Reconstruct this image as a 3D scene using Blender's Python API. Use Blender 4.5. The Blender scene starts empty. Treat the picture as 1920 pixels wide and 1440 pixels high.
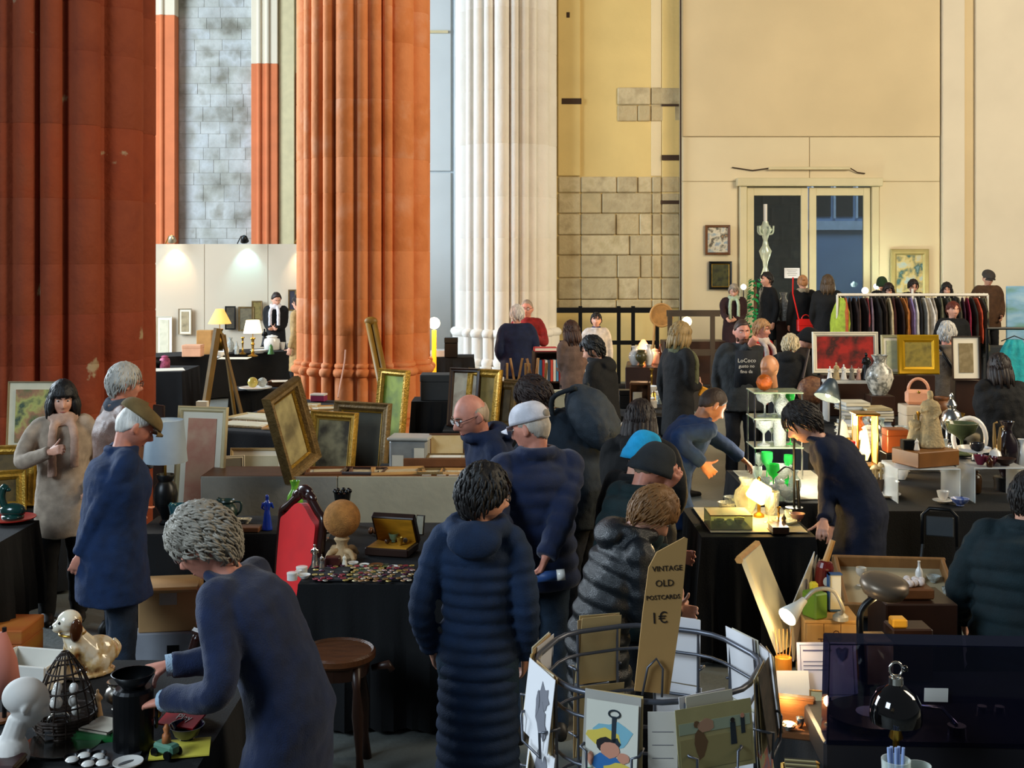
import bpy, math, random
from mathutils import Vector, Matrix, Euler, noise as mnoise
SC = bpy.context.scene
COL = SC.collection
R = math.radians
# ---------------------------------------------------------------- camera, world, light, exposure
F, CH, HY = 2200.0, 2.5, 480.0            # focal length in px, eye height, horizon row of the 1920x1440 frame
cam_d = bpy.data.cameras.new('camera'); cam = bpy.data.objects.new('camera', cam_d); COL.objects.link(cam)
cam.location = (0, 0, CH); cam.rotation_euler = (R(90), 0, 0)
cam_d.sensor_width = 36.0; cam_d.lens = 36.0 * F / 1920.0
cam_d.shift_y = -(720 - HY) / 1920.0
cam_d.clip_start = 0.05; cam_d.clip_end = 200
SC.camera = cam
SC.view_settings.view_transform = 'Standard'; SC.view_settings.look = 'None'
SC.view_settings.gamma = 1.0; SC.view_settings.use_curve_mapping = False
SC.view_settings.exposure = 0.0
wd = bpy.data.worlds.new('world'); SC.world = wd; wd.use_nodes = True
bg = wd.node_tree.nodes['Background']; bg.inputs[0].default_value = (0.86, 0.93, 1.0, 1); bg.inputs[1].default_value = 0.09
def area(name, loc, target, sx, sy, col, power):
    d = bpy.data.lights.new(name, 'AREA'); d.shape = 'RECTANGLE'; d.size = sx; d.size_y = sy
    d.color = col; d.energy = power
    o = bpy.data.objects.new(name, d); COL.objects.link(o); o.location = loc
    o.rotation_euler = (Vector(target) - Vector(loc)).to_track_quat('-Z', 'Y').to_euler()
    return o
area('aisle_window_light', (-15.5, 16.5, 6.5), (0, 18.0, 2.5), 8, 8, (0.76, 0.89, 1.0), 4600)
area('nave_warm_fill', (13.5, 7.0, 9.0), (3.0, 23.0, 3.5), 8, 7, (1.0, 0.84, 0.60), 2700)  # unseen warm fill from the right, no window modelled
area('west_cool_fill', (-7.8, -1.6, 6.8), (0.2, 4.6, 1.0), 4, 4, (0.70, 0.86, 1.0), 960)  # unseen cool light added from behind the camera, no window modelled
area('street_daylight', (9.5, 28.0, 9.0), (9.6, 33, 3.6), 4, 4, (0.62, 0.80, 1.0), 520)
def bulb(name, loc, power, col=(1, .72, .38), r=.03, parent=None):
    d = bpy.data.lights.new(name, 'POINT'); d.energy = power; d.color = col; d.shadow_soft_size = r
    o = bpy.data.objects.new(name, d); COL.objects.link(o); o.location = loc
    if parent: o.parent = parent
    return o
def spot(name, loc, target, power, col, ang=70, blend=.6):
    d = bpy.data.lights.new(name, 'SPOT'); d.energy = power; d.color = col; d.spot_size = R(ang); d.spot_blend = blend; d.shadow_soft_size = .03
    o = bpy.data.objects.new(name, d); COL.objects.link(o); o.location = loc
    o.rotation_euler = (Vector(target) - Vector(loc)).to_track_quat('-Z', 'Y').to_euler()
    return o
# ---------------------------------------------------------------- helpers
def W(px, py, Y): return Vector(((px - 960) / F * Y, Y, CH - (py - HY) / F * Y))
def WX(px, Y): return (px - 960) / F * Y
def WZ(py, Y): return CH - (py - HY) / F * Y
def lin(c): return c / 12.92 if c <= .04045 else ((c + .055) / 1.055) ** 2.4
def hexc(h):
    if not isinstance(h, str): return tuple(h)[:3]
    h = h.lstrip('#'); return tuple(lin(int(h[i:i + 2], 16) / 255) for i in (0, 2, 4))
MATS = {}
def _set(b, k, v):
    if k in b.inputs: b.inputs[k].default_value = v
def M(key, col=None, rough=.6, metal=0, var=.12, scale=6, bump=0, bscale=None, emit=0, ecol=None, trans=0, coat=0, alpha=1, ior=1.45, sheen=0, cols=None, stretch=None, contrast=.25, detail=4, world=False):
    """procedural material: colour with noise variation (or a ramp of colours), optional relief"""
    if key in MATS: return MATS[key]
    m = bpy.data.materials.new(key); m.use_nodes = True; nt = m.node_tree; N = nt.nodes; L = nt.links
    b = N['Principled BSDF']; c = hexc(col) if col else (.5, .5, .5)
    tc = N.new('ShaderNodeTexCoord'); mp = N.new('ShaderNodeMapping'); L.new(N.new('ShaderNodeNewGeometry').outputs['Position'] if world else tc.outputs['Object'], mp.inputs[0])
    if stretch: mp.inputs['Scale'].default_value = stretch
    nz = N.new('ShaderNodeTexNoise'); nz.inputs['Scale'].default_value = scale; nz.inputs['Detail'].default_value = detail
    L.new(mp.outputs[0], nz.inputs['Vector'])
    rp = N.new('ShaderNodeValToRGB'); L.new(nz.outputs['Fac'], rp.inputs[0])
    if cols:
        n = len(cols); e = rp.color_ramp.elements
        while len(e) < n: e.new(.5)
        for i, q in enumerate(cols):
            e[i].position = .5 + contrast * (2 * i / max(1, n - 1) - 1); e[i].color = hexc(q) + (1,)
    else:
        e = rp.color_ramp.elements; e[0].position = .5 - contrast; e[1].position = .5 + contrast
        e[0].color = tuple(max(0, x * (1 - var)) for x in c) + (1,); e[1].color = tuple(min(1, x * (1 + var)) for x in c) + (1,)
    L.new(rp.outputs[0], b.inputs['Base Color'])
    _set(b, 'Roughness', rough); _set(b, 'Metallic', metal); _set(b, 'IOR', ior); _set(b, 'Transmission Weight', trans)
    _set(b, 'Coat Weight', coat); _set(b, 'Sheen Weight', sheen); _set(b, 'Alpha', alpha)
    if emit:
        _set(b, 'Emission Color', (hexc(ecol) if ecol else c) + (1,)); _set(b, 'Emission Strength', emit)
    if bump:
        bz = N.new('ShaderNodeTexNoise'); bz.inputs['Scale'].default_value = bscale or scale * 4; bz.inputs['Detail'].default_value = 5
        L.new(mp.outputs[0], bz.inputs['Vector']); bp = N.new('ShaderNodeBump'); bp.inputs['Strength'].default_value = min(1, bump); bp.inputs['Distance'].default_value = .02
        L.new(bz.outputs['Fac'], bp.inputs['Height']); L.new(bp.outputs[0], b.inputs['Normal'])
    MATS[key] = m; return m
def glass(key, col='#ffffff', rough=.03, alpha=.28, pcol=None):
    """thin clear ware: a mix of transparency and gloss"""
    if key in MATS: return MATS[key]
    m = bpy.data.materials.new(key); m.use_nodes = True; nt = m.node_tree; N = nt.nodes; L = nt.links
    for n in list(N):
        if n.type != 'OUTPUT_MATERIAL': N.remove(n)
    out = [n for n in N if n.type == 'OUTPUT_MATERIAL'][0]
    t = N.new('ShaderNodeBsdfTransparent'); t.inputs[0].default_value = hexc(col) + (1,)
    p = N.new('ShaderNodeBsdfPrincipled'); p.inputs['Base Color'].default_value = hexc(pcol or col) + (1,); p.inputs['Roughness'].default_value = rough; _set(p, 'Specular IOR Level', 1.0)
    lw = N.new('ShaderNodeLayerWeight'); lw.inputs[0].default_value = .35
    mr = N.new('ShaderNodeMapRange'); mr.inputs['To Min'].default_value = alpha; mr.inputs['To Max'].default_value = min(1, alpha + .6); L.new(lw.outputs['Facing'], mr.inputs[0])
    mx = N.new('ShaderNodeMixShader'); L.new(mr.outputs[0], mx.inputs[0]); L.new(t.outputs[0], mx.inputs[1]); L.new(p.outputs[0], mx.inputs[2]); L.new(mx.outputs[0], out.inputs[0])
    MATS[key] = m; return m
class MB:
    """collects shapes, becomes ONE mesh object"""
    def __init__(s): s.v = []; s.f = []; s.mi = []
    def add(s, vs, fs, mi=0):
        o = len(s.v); s.v += [tuple(v) for v in vs]; s.f += [tuple(i + o for i in f) for f in fs]; s.mi += [mi] * len(fs); return s
    def box(s, c, d, rot=None, mi=0, taper=1.0):
        c = Vector(c); hx, hy, hz = d[0] / 2, d[1] / 2, d[2] / 2; vs = []
        for z in (-hz, hz):
            t = taper if z > 0 else 1
            for x, y in ((-hx, -hy), (hx, -hy), (hx, hy), (-hx, hy)):
                p = Vector((x * t, y * t, z)); vs.append(c + (rot @ p if rot else p))
        return s.add(vs, [(3, 2, 1, 0), (4, 5, 6, 7), (0, 1, 5, 4), (1, 2, 6, 5), (2, 3, 7, 6), (3, 0, 4, 7)], mi)
    def bbox(s, c, d, b=.01, rot=None, mi=0):
        """box with chamfered edges"""
        c = Vector(c); h = [x / 2 for x in d]; b = min(b, min(h) * .9); vs = []; ix = {}
        for sx in (-1, 1):
            for sy in (-1, 1):
                for sz in (-1, 1):
                    for a in range(3):
                        p = [sx * h[0], sy * h[1], sz * h[2]]
                        for q in range(3):
                            if q != a: p[q] -= (sx, sy, sz)[q] * b
                        ix[(sx, sy, sz, a)] = len(vs); p = Vector(p); vs.append(c + (rot @ p if rot else p))
        fs = []
        for a in range(3):
            u, w = [(1, 2), (2, 0), (0, 1)][a]
            for sg in (-1, 1):
                q = []
                for su, sw in ((-1, -1), (1, -1), (1, 1), (-1, 1)):
                    t = [0, 0, 0]; t[a] = sg; t[u] = su; t[w] = sw; q.append(ix[(t[0], t[1], t[2], a)])
                fs.append(q if sg > 0 else q[::-1])
        for a in range(3):
            u, w = [(1, 2), (2, 0), (0, 1)][a]
            for su in (-1, 1):
                for sw in (-1, 1):
                    q = []
                    for sa, ax in ((-1, u), (1, u), (1, w), (-1, w)):
                        t = [0, 0, 0]; t[a] = sa; t[u] = su; t[w] = sw; q.append(ix[(t[0], t[1], t[2], ax)])
                    fs.append(q if su * sw > 0 else q[::-1])
        for sx in (-1, 1):
            for sy in (-1, 1):
                for sz in (-1, 1):
                    q = [ix[(sx, sy, sz, a)] for a in range(3)]; fs.append(q if sx * sy * sz > 0 else q[::-1])
        return s.add(vs, fs, mi)
    def loft(s, rings, cap=True, mi=0, closed=False):
        n = len(rings[0]); vs = [p for r in rings for p in r]; fs = []
        m = len(rings)
        for i in range(m if closed else m - 1):
            for j in range(n):
                a = i * n + j; b = i * n + (j + 1) % n; k = ((i + 1) % m) * n
                fs.append((a, b, k + (j + 1) % n, k + j))
        if cap and not closed: fs.append(tuple(range(n))[::-1]); fs.append(tuple((m - 1) * n + j for j in range(n)))
        return s.add(vs, fs, mi)
    def lathe(s, prof, n=16, c=(0, 0, 0), mi=0, cap=True, rot=None, sx=1, sy=1):
        c = Vector(c); rings = []
        for r, z in prof:
            rg = []
            for j in range(n):
                a = 2 * math.pi * j / n; p = Vector((max(r, 1e-4) * math.cos(a) * sx, max(r, 1e-4) * math.sin(a) * sy, z)); rg.append(c + (rot @ p if rot else p))
            rings.append(rg)
        return s.loft(rings, cap, mi)
    def tube(s, pts, rad, n=8, cap=True, mi=0, closed=False):
        pts = [Vector(p) for p in pts]; m = len(pts)
        if not isinstance(rad, (list, tuple)): rad = [rad] * m
        t0 = (pts[1] - pts[0]).normalized(); up = Vector((0, 0, 1)) if abs(t0.z) < .9 else Vector((1, 0, 0)); u = t0.cross(up).normalized(); rings = []
        for i in range(m):
            a = pts[(i - 1) % m] if (closed or i > 0) else pts[i]; b = pts[(i + 1) % m] if (closed or i < m - 1) else pts[i]
            t = (b - a).normalized(); u = (u - t * u.dot(t)).normalized(); w = t.cross(u)
            rings.append([pts[i] + (u * math.cos(2 * math.pi * j / n) + w * math.sin(2 * math.pi * j / n)) * rad[i] for j in range(n)])
        return s.loft(rings, cap, mi, closed)
    def ell(s, c, r, rot=None, nu=18, nv=12, mi=0):
        c = Vector(c); rings = []
        for i in range(nv + 1):
            ph = -math.pi / 2 + math.pi * (.03 + .94 * i / nv); rg = []
            for j in range(nu):
                a = 2 * math.pi * j / nu; p = Vector((r[0] * math.cos(ph) * math.cos(a), r[1] * math.cos(ph) * math.sin(a), r[2] * math.sin(ph))); rg.append(c + (rot @ p if rot else p))
            rings.append(rg)
        return s.loft(rings, True, mi)
    def prism(s, outline, o, u, v, depth, mi=0):
        """outline in (u,v) from o, thickness depth along u x v, centred"""
        o = Vector(o); u = Vector(u).normalized(); v = Vector(v).normalized(); w = u.cross(v) * depth
        a = [o + u * x + v * y for x, y in outline]; n = len(a)
        return s.add([p - w * .5 for p in a] + [p + w * .5 for p in a], [tuple(range(n))[::-1], tuple(range(n, 2 * n))] + [(i, (i + 1) % n, n + (i + 1) % n, n + i) for i in range(n)], mi)
    def mesh(s, name, smooth=True):
        me = bpy.data.meshes.new(name); me.from_pydata(s.v, [], s.f)
        if smooth: me.polygons.foreach_set('use_smooth', [True] * len(me.polygons))
        return me
def link(name, me, mat=None, parent=None, loc=None, rz=0):
    o = bpy.data.objects.new(name, me); COL.objects.link(o)
    if mat and me and not me.materials:
        for q in (mat if isinstance(mat, (list, tuple)) else [mat]): me.materials.append(q)
    if parent: o.parent = parent
    if loc is not None: o.location = loc
    if rz: o.rotation_euler = (0, 0, rz)
    return o
def obj(name, mb, mat, parent=None, loc=None, rz=0, smooth=False):
    me = mb.mesh(name, smooth)
    if any(mb.mi): 
        o = link(name, me, mat, parent, loc, rz); me.polygons.foreach_set('material_index', mb.mi); return o
    return link(name, me, mat, parent, loc, rz)
def smoothed(o, ang=40):
    me = o.data; me.polygons.foreach_set('use_smooth', [True] * len(me.polygons)); 
    try: me.set_sharp_from_angle(angle=R(ang))
    except Exception: pass
    return o
def tag(o, label, cat, group=None, kind=None):
    if label: o['label'] = label
    if cat: o['category'] = cat
    if group: o['group'] = group
    if kind: o['kind'] = kind
    return o
def thing(name, label, cat, loc=(0, 0, 0), rz=0, group=None):
    o = bpy.data.objects.new(name, None); o.empty_display_size = .05; COL.objects.link(o); o.location = loc; o.rotation_euler = (0, 0, rz)
    return tag(o, label, cat, group)
def struct(name, mb, mat, label=None, parent=None, smooth=False):
    o = obj(name, mb, mat, parent, smooth=smooth); o['kind'] = 'structure'
    if label: o['label'] = label
    return o
def text_mesh(s, size):
    cu = bpy.data.curves.new('txt', 'FONT'); cu.body = s; cu.size = size; cu.extrude = .0004; cu.align_x = 'CENTER'; cu.align_y = 'CENTER'; cu.resolution_u = 2
    o = bpy.data.objects.new('txt', cu); COL.objects.link(o); dg = bpy.context.evaluated_depsgraph_get(); me = bpy.data.meshes.new_from_object(o.evaluated_get(dg)); bpy.data.objects.remove(o); me.name = 'lettering'; return me
def lettering(s, size, mat, parent, loc, rot):
    o = link('lettering', text_mesh(s, size), None, parent); o.data.materials.clear(); o.data.materials.append(mat); o.location = loc; o.rotation_euler = rot; return o
rnd = random.Random(7)
# ---------------------------------------------------------------- the setting
m_floor = M('concrete', '#6c706c', .55, var=.25, scale=1.3, bump=.25, bscale=30)
struct('floor', MB().box((0, 14, -.05), (44, 40, .1)), m_floor, 'worn grey concrete floor')
m_plat = M('platform_board', '#2a2622', .7)
pl = struct('platform_floor', MB().box((9.9, 20.95, .2), (14.2, 4.1, .4)), m_plat, 'dark raised platform in front of the glazed door')
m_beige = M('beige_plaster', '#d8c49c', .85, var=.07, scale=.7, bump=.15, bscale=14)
m_beige2 = M('pale_beige_board', '#dccca8', .8, var=.05, scale=.9)
m_yel = M('yellow_plaster', '#d3b777', .88, var=.09, scale=.9, bump=.2, bscale=10)
m_cream = M('cream_paint', '#ded3bc', .8, var=.05, scale=1.2)
m_joint = M('dark_brown_slot_shade', '#3c2a1c', .9)  # dark brown of pipe and cables, also imitates shade in the beam slots
Yr = 23.0; s = F / Yr
XL, XD0, XD1, XT, XP, XQ = [WX(x, Yr) for x in (1278, 1385, 1645, 1762, 1805, 1826)]
zD, zS = WZ(345, Yr), WZ(257, Yr)
wr = struct('wall_back_right', MB().box(((XL + XD0) / 2, Yr + .15, 4.6), (XD0 - XL, .3, 9.2)).box(((XD1 + 17) / 2, Yr + .15, 4.6), (17 - XD1, .3, 9.2)).box(((XD0 + XD1) / 2, Yr + .15, (9.2 + zD) / 2), (XD1 - XD0, .3, 9.2 - zD)), m_beige2, 'pale beige board wall around the glazed double door')
def panel(x0, x1, z0, z1, t, mat, par=wr, Y=Yr, name='panel'):
    return obj(name, MB().bbox(((x0 + x1) / 2, Y - t / 2, (z0 + z1) / 2), (x1 - x0, t, z1 - z0), .012), mat, par)
panel(XL + .01, XT - .01, zS + .008, 9.2, .05, m_beige)
xm = WX(1517, Yr)
panel(XL + .01, xm - .004, zD + .05, zS - .006, .035, m_beige2); panel(xm + .004, XT - .01, zD + .05, zS - .006, .035, m_beige2)
panel(XL + .01, XD0 - .02, .4, zD + .044, .035, m_beige2); panel(XD1 + .02, XT - .01, .4, zD + .044, .035, m_beige2)
panel(XT + .015, XP, 0, 9.2, .12, m_cream, name='pilaster_strip'); panel(XQ, 17, 0, 9.2, .10, m_cream, name='board')
panel(XP, XQ, 0, 9.2, .02, m_beige, name='recess_strip')  # shade of the recess is put into the strip's darker beige
# pipe with bracket along the seam
sm = MB().tube([(XL - .03, Yr - .07, .4), (XL - .03, Yr - .07, 9.0)], .018, 6); struct('trim_1', sm, m_joint, 'thin rusty pipe running up the wall seam')
# glazed double door
m_frame = M('cream_frame', '#cfc39c', .55, var=.06, scale=3)
m_pane = glass('door_glass', '#c9d2d6', .02, .03)
dr = struct('door_1', MB().bbox((XD0 + .07, Yr - .05, (zD + .4) / 2), (.14, .14, zD - .4), .01).bbox((XD1 - .07, Yr - .05, (zD + .4) / 2), (.14, .14, zD - .4), .01).bbox(((XD0 + XD1) / 2, Yr - .08, zD + .03), (XD1 - XD0 + .12, .2, .16), .012), m_frame, 'cream framed double door with two tall glass panes')
xc = (XD0 + XD1) / 2
for a, b in ((XD0 + .15, xc - .012), (xc + .012, XD1 - .15)):
    lf = MB(); z0, z1 = .42, zD - .07
    for x in (a + .07, b - .07): lf.bbox((x, Yr - .02, (z0 + z1) / 2), (.14, .07, z1 - z0), .01)
    for z, hh in ((z1 - .08, .16), (z0 + .2, .4)): lf.bbox(((a + b) / 2, Yr - .02, z), (b - a - .26, .066, hh), .01)
    d = obj('door_leaf', lf, m_frame, dr)
    obj('pane', MB().box(((a + b) / 2, Yr - .02, (z0 + z1) / 2 + .1), (b - a - .24, .012, z1 - z0 - .5)), m_pane, d)
hb = MB().tube([(b - .8, Yr - .09, 1.35), (b - .8, Yr - .09, 1.6)], .015, 6)
lt = thing('fluorescent_lamp', 'unlit fluorescent strip lamp on the wall above the glazed door', 'lamp', (xc, Yr - .1, zD + .3))
obj('housing', MB().bbox((0, 0, 0), (1.6, .06, .06), .015), m_frame, lt); obj('cable', MB().tube([(-.8, 0, 0), (-1.1, .03, -.04), (-1.5, .04, .02)], .012, 5), m_joint, lt)
obj('cable', MB().tube([(.8, 0, 0), (.95, .03, -.08), (1.1, .04, -.1)], .012, 5), m_joint, lt)
nt_ = tag(obj('paper_notice', MB().box((0, 0, 0), (.30, .004, .2)), M('notice_paper', '#e6e6ea', .7)), 'white paper notice taped to the left door pane', 'notice'); nt_.location = W(1485, 512, Yr - .06)
for i in range(4): obj('print', MB().box((0, -.003, .06 - i * .035), (.2 - .04 * (i % 2), .002, .008)), M('ink_grey', '#77777c', .8), nt_)
# outside the door: dark stone wall added as the left pane's reflection and a pale house front across the street
m_out = M('reflection_stone', cols=['#1c1a17', '#4a3d2c', '#2a2721', '#6a5b44'], rough=.9, scale=2.2, bump=.4)
yw = struct('wall_pane_reflection', MB().box((4.4, 26.2, 2.2), (4.3, .3, 5.6)), m_out, 'dark stone wall added behind the left door pane as its reflection')
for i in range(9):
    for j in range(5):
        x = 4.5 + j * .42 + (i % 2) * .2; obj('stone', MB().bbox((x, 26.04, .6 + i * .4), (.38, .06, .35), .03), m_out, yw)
m_house = M('house_front', '#8fa6c6', .8, var=.1, scale=1); m_hwin = M('house_window', '#20262e', .2); m_hfr = M('house_window_frame', '#d8e2ee', .6)
hs = thing('house', 'pale blue house front seen through the right door pane', 'building', (9.6, 33, 0))
obj('wall', MB().box((0, 0, 3.4), (3.6, .4, 6.8)), m_house, hs)
for i in range(3):
    w_ = obj('window', MB().box((-.95 + i * .62, -.22, 4.35), (.5, .06, 1.5)), m_hwin, hs)
    obj('window_frame', MB().box((-1.22 + i * .62, -.24, 4.35), (.06, .1, 1.6)), m_hfr, w_)
obj('cornice', MB().box((0, -.25, 3.35), (3.6, .2, .25)), m_hfr, hs); obj('cornice', MB().box((0, -.25, 5.3), (3.6, .2, .16)), m_hfr, hs)
struct('ground_street', MB().box((8, 31, -.06), (20, 12, .1)), m_plat, 'dark street ground outside the door')
struct('wall_street', MB().box((6.0, 35, 4), (30, .3, 9)), M('street_wall', '#1d2128', .9), 'dark building line across the street')
# yellow plaster bay with the stone patch
Ys = 23.35; q = F / Ys
X0, X1 = WX(1040, Ys), XL
wy = struct('wall_back_centre', MB().box(((X0 + X1) / 2, Ys + .15, 4.6), (X1 - X0, .3, 9.2)), m_yel, 'yellow plastered wall bay with bare stone courses below')
def pan2(a, b, y0, y1, t, mat, name): return panel(WX(a, Ys), WX(b, Ys), WZ(y1, Ys), WZ(y0, Ys), t, mat, wy, Ys, name)
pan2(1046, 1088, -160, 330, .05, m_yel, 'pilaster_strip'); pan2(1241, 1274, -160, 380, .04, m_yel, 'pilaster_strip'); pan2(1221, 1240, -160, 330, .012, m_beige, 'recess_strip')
m_st = [M('bare_stone_%d' % i, cols=c, rough=.92, scale=3.5, bump=.55, bscale=22) for i, c in enumerate((['#a08a62', '#b8a47c', '#ab9a74'], ['#978564', '#b3a27e', '#a39270'], ['#a8966e', '#c2b08a', '#9a8866']))]
m_mort = M('mortar', '#978662', .95, bump=.4)
def stones(x0, x1, y0, y1, seed, par=wy, Y=Ys, rowh=(24, 44), colw=(38, 100), cuts=(), mats=m_st, t=.05, gap=.006):
    rg = random.Random(seed); y = y0
    while y < y1 - 6:
        hgt = min(rg.uniform(*rowh), y1 - y); hgt = y1 - y if y1 - y - hgt < 12 else hgt; x = x0
        while x < x1 - 4:
            wd_ = rg.uniform(*colw); e = min(x + wd_, x1)
            for c in cuts:
                if x < c - 1 and e > c - 14: e = c; break
            if x1 - e < 10: e = x1
            a, b = WX(x, Y) + gap, WX(e, Y) - gap; tt = t * rg.uniform(.7, 1.25)
            obj('stone', MB().bbox(((a + b) / 2, Y - tt / 2, (WZ(y, Y) + WZ(y + hgt, Y)) / 2), (b - a, tt, hgt / F * Y - 2 * gap), min(.02, t * .6)), rg.choice(mats), par)
            x = e
        y += hgt
stones(1046, 1274, 331, 578, 3, cuts=(1089, 1222, 1240), rowh=(26, 46)); stones(1157, 1276, 164, 228, 5, cuts=(1220,), rowh=(22, 40), colw=(30, 64))
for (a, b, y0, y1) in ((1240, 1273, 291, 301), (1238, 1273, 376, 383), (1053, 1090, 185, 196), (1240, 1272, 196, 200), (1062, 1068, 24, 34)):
    obj('beam_slot', MB().box(((WX(a, Ys) + WX(b, Ys)) / 2, Ys - .052, (WZ(y0, Ys) + WZ(y1, Ys)) / 2), (WX(b, Ys) - WX(a, Ys), .012, WZ(y0, Ys) - WZ(y1, Ys))), m_joint, wy)  # dark slabs stand in for the shade inside the slots
struct('trim_2', MB().box((WX(1036, Ys) - .02, Ys - .1, 4.6), (.12, .35, 9.2)), M('grey_return', '#b9b9b4', .8), 'grey edge of the wall bay beside the white pillar')
# wall seen between the orange and the white pillar
Yc = 26.0
m_wb = M('white_board', '#c9d2d6', .8, var=.05, scale=1.2)
wc = struct('wall_aisle', MB().box((-.9, Yc + .1, 4.8), (3.9, .2, 9.6)), M('white_wall_back', '#b8c4cb', .85, var=.06), 'white boarded aisle wall between the two pillars')
for (a, b, z0, z1) in ((WX(790, Yc), WX(846, Yc), WZ(321, Yc), 9.6), (WX(790, Yc), WX(846, Yc), 0, WZ(324, Yc)), (WX(851, Yc), WX(1010, Yc), 0, 9.6)): panel(a, b, z0, z1, .05, m_wb, wc, Yc)
obj('batten', MB().box((WX(822, Yc), Yc - .08, WZ(61, Yc)), (.44, .05, .06)), m_frame, wc)
# left background: grey stone field between painted pilasters
Yb = 27.0
m_grey = [M('painted_masonry_%d' % i, cols=c, rough=.9, scale=1.6, bump=.7, bscale=9, world=True, contrast=.2, detail=8) for i, c in enumerate((['#77756a', '#a2a49c', '#b9bcb8', '#8f8f86'], ['#716f63', '#a0a29c', '#b8bdbe', '#8c8c84'], ['#7c7a6e', '#a8aaa6', '#bcc0be', '#918f84']))]
wl = struct('wall_back_left', MB().box((-7.6, Yb + .15, 4.9), (8.6, .3, 9.8)), M('grey_mortar', '#97968d', .95, bump=.4), 'grey roughly painted masonry wall between orange pilasters')
stones(336, 476, -60, 470, 11, wl, Yb, (16, 34), (26, 60), mats=m_grey, t=.008, gap=.003)
m_or = M('orange_paint', '#cf7446', .75, var=.10, scale=2.5, bump=.12); m_or2 = M('ochre_paint', '#a8571f', .8, var=.12, scale=2)
def pil(a, b, ysplit, t, low, up):
    x0, x1 = WX(a, Yb), WX(b, Yb); zs = WZ(ysplit, Yb)
    panel(x0, x1, 0, zs, t, low, wl, Yb, 'pilaster_base'); panel(x0, x1, zs, 9.8, t, up, wl, Yb, 'pilaster_shaft')
    for k in (.3, .62): 
        for (z0, z1, mm) in ((0, zs, low), (zs, 9.8, up)): obj('moulding', MB().tube([(x0 + (x1 - x0) * k, Yb - t, z0), (x0 + (x1 - x0) * k, Yb - t, z1)], .055, 10), mm, wl)
pil(270, 335, 33, .3, m_or, m_cream); pil(476, 525, 123, .28, m_or, m_cream); pil(556, 600, 138, .12, m_or2, m_cream)
panel(WX(526, Yb), WX(555, Yb), 0, 9.8, .2, M('cream_shaft', '#cbbf97', .8, var=.08), wl, Yb, 'pilaster_shaft')
# white exhibition partition
Yp = 23.5
m_part = M('partition_white', '#bdb09c', .85, var=.03, scale=.8)
pt = struct('wall_partition', MB().box((-7.3, Yp + .03, 1.37), (7.6, .04, 2.74)), m_part, 'white exhibition partition of the far left stand')
zt = WZ(457, Yp)
for i in range(6): obj('panel', MB().bbox((-10.6 + i * 1.27, Yp, 1.37), (1.262, .025, 2.735), .004), m_part, pt)
# ---------------------------------------------------------------- piers
def pier(name, label, px, Y, rad, shafts, mats, courses, base=None, rot=0, top=9.6, seed=1, rings=()):
    root = thing(name, label, None, (WX(px, Y), Y, 0)); root['kind'] = 'structure'
    n = 260
    def prof(k=1.0, grow=0):
        out = []
        for j in range(n):
            a = -math.pi / 2 + 2 * math.pi * j / n; best = rad * .87
            for (a0, a1) in shafts:
                mid = R((a0 + a1) / 2 - 90 + rot); hw = R((a1 - a0) / 2); r = rad * math.sin(hw) * .93; d = rad - r * .9
                t = a - mid; t = math.atan2(math.sin(t), math.cos(t))
                disc = r * r - (d * math.sin(t)) ** 2
                if disc > 0 and math.cos(t) > 0: best = max(best, d * math.cos(t) + math.sqrt(disc))
            out.append((math.cos(a) * (best * k + grow), math.sin(a) * (best * k + grow)))
        return out
    rg = random.Random(seed); z = base or 0; cache = {}
    while z < top:
        hgt = courses[rg.randrange(len(courses))]
        if hgt not in cache:
            P = prof(); P2 = prof(1, -.004); mb = MB()
            mb.loft([[(x, y, 0) for x, y in P2], [(x, y, .012) for x, y in P], [(x, y, hgt - .012) for x, y in P], [(x, y, hgt) for x, y in P2]])
            cache[hgt] = mb.mesh('stone_course', True); cache[hgt].set_sharp_from_angle(angle=R(35))
        me = cache[hgt]
        o = link('stone_course', me.copy() if seed and False else me, None, root, (0, 0, z)); 
        mt = mats[rg.randrange(len(mats))]
        if not me.materials: me.materials.append(mt)
        o.material_slots[0].link = 'OBJECT'; o.material_slots[0].material = mt
        k = rg.uniform(.998, 1.002); o.scale = (k, k, 1); z += hgt
    for (z0, z1, grow, kind) in rings:
        if kind == 't':
            mb = MB(); rr = []
            for i in range(7):
                a = math.pi * i / 6; rr.append([(x, y, z0 + (z1 - z0) * (1 - math.cos(a)) / 2) for x, y in prof(1, grow * math.sin(a) - .01)])
            mb.loft(rr); o = smoothed(obj('moulding', mb, mats[0], root), 50)
        else:
            P = prof(1, grow); o = smoothed(obj('base_course', MB().loft([[(x, y, z0) for x, y in P], [(x, y, z1) for x, y in P]]), mats[kind if isinstance(kind, int) else 0], root), 35)
    return root
SH = [(-90, -60), (-59, -48), (-47, -33), (-32, -21), (-20, -1), (0, 10), (11, 23), (24, 33), (34, 60), (61, 90), (92, 120), (122, 150), (152, 180), (182, 210), (212, 240), (242, 268)]
def pierm(key, cols, wear=None): return M(key, cols=cols, rough=.8, scale=3.0, bump=.35, bscale=16, contrast=.32, world=True)
m_p2 = [pierm('orange_sandstone_%d' % i, c) for i, c in enumerate((['#c26a30', '#d47e46', '#de9a72'], ['#c87038', '#da8650', '#d07e4a'], ['#ba6a34', '#d48048', '#e0a480']))]
p2 = pier('pillar', 'orange painted bundled stone pillar with moulded base', 683, 15.9, .885, SH, m_p2, (.46, .62, .75), base=1.02, seed=2,
     rings=[(.93, 1.06, .09, 't'), (1.04, 1.12, .05, 't'), (.42, .95, .035, 0), (.36, .46, .09, 't'), (.26, .40, .12, 't')])
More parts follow.
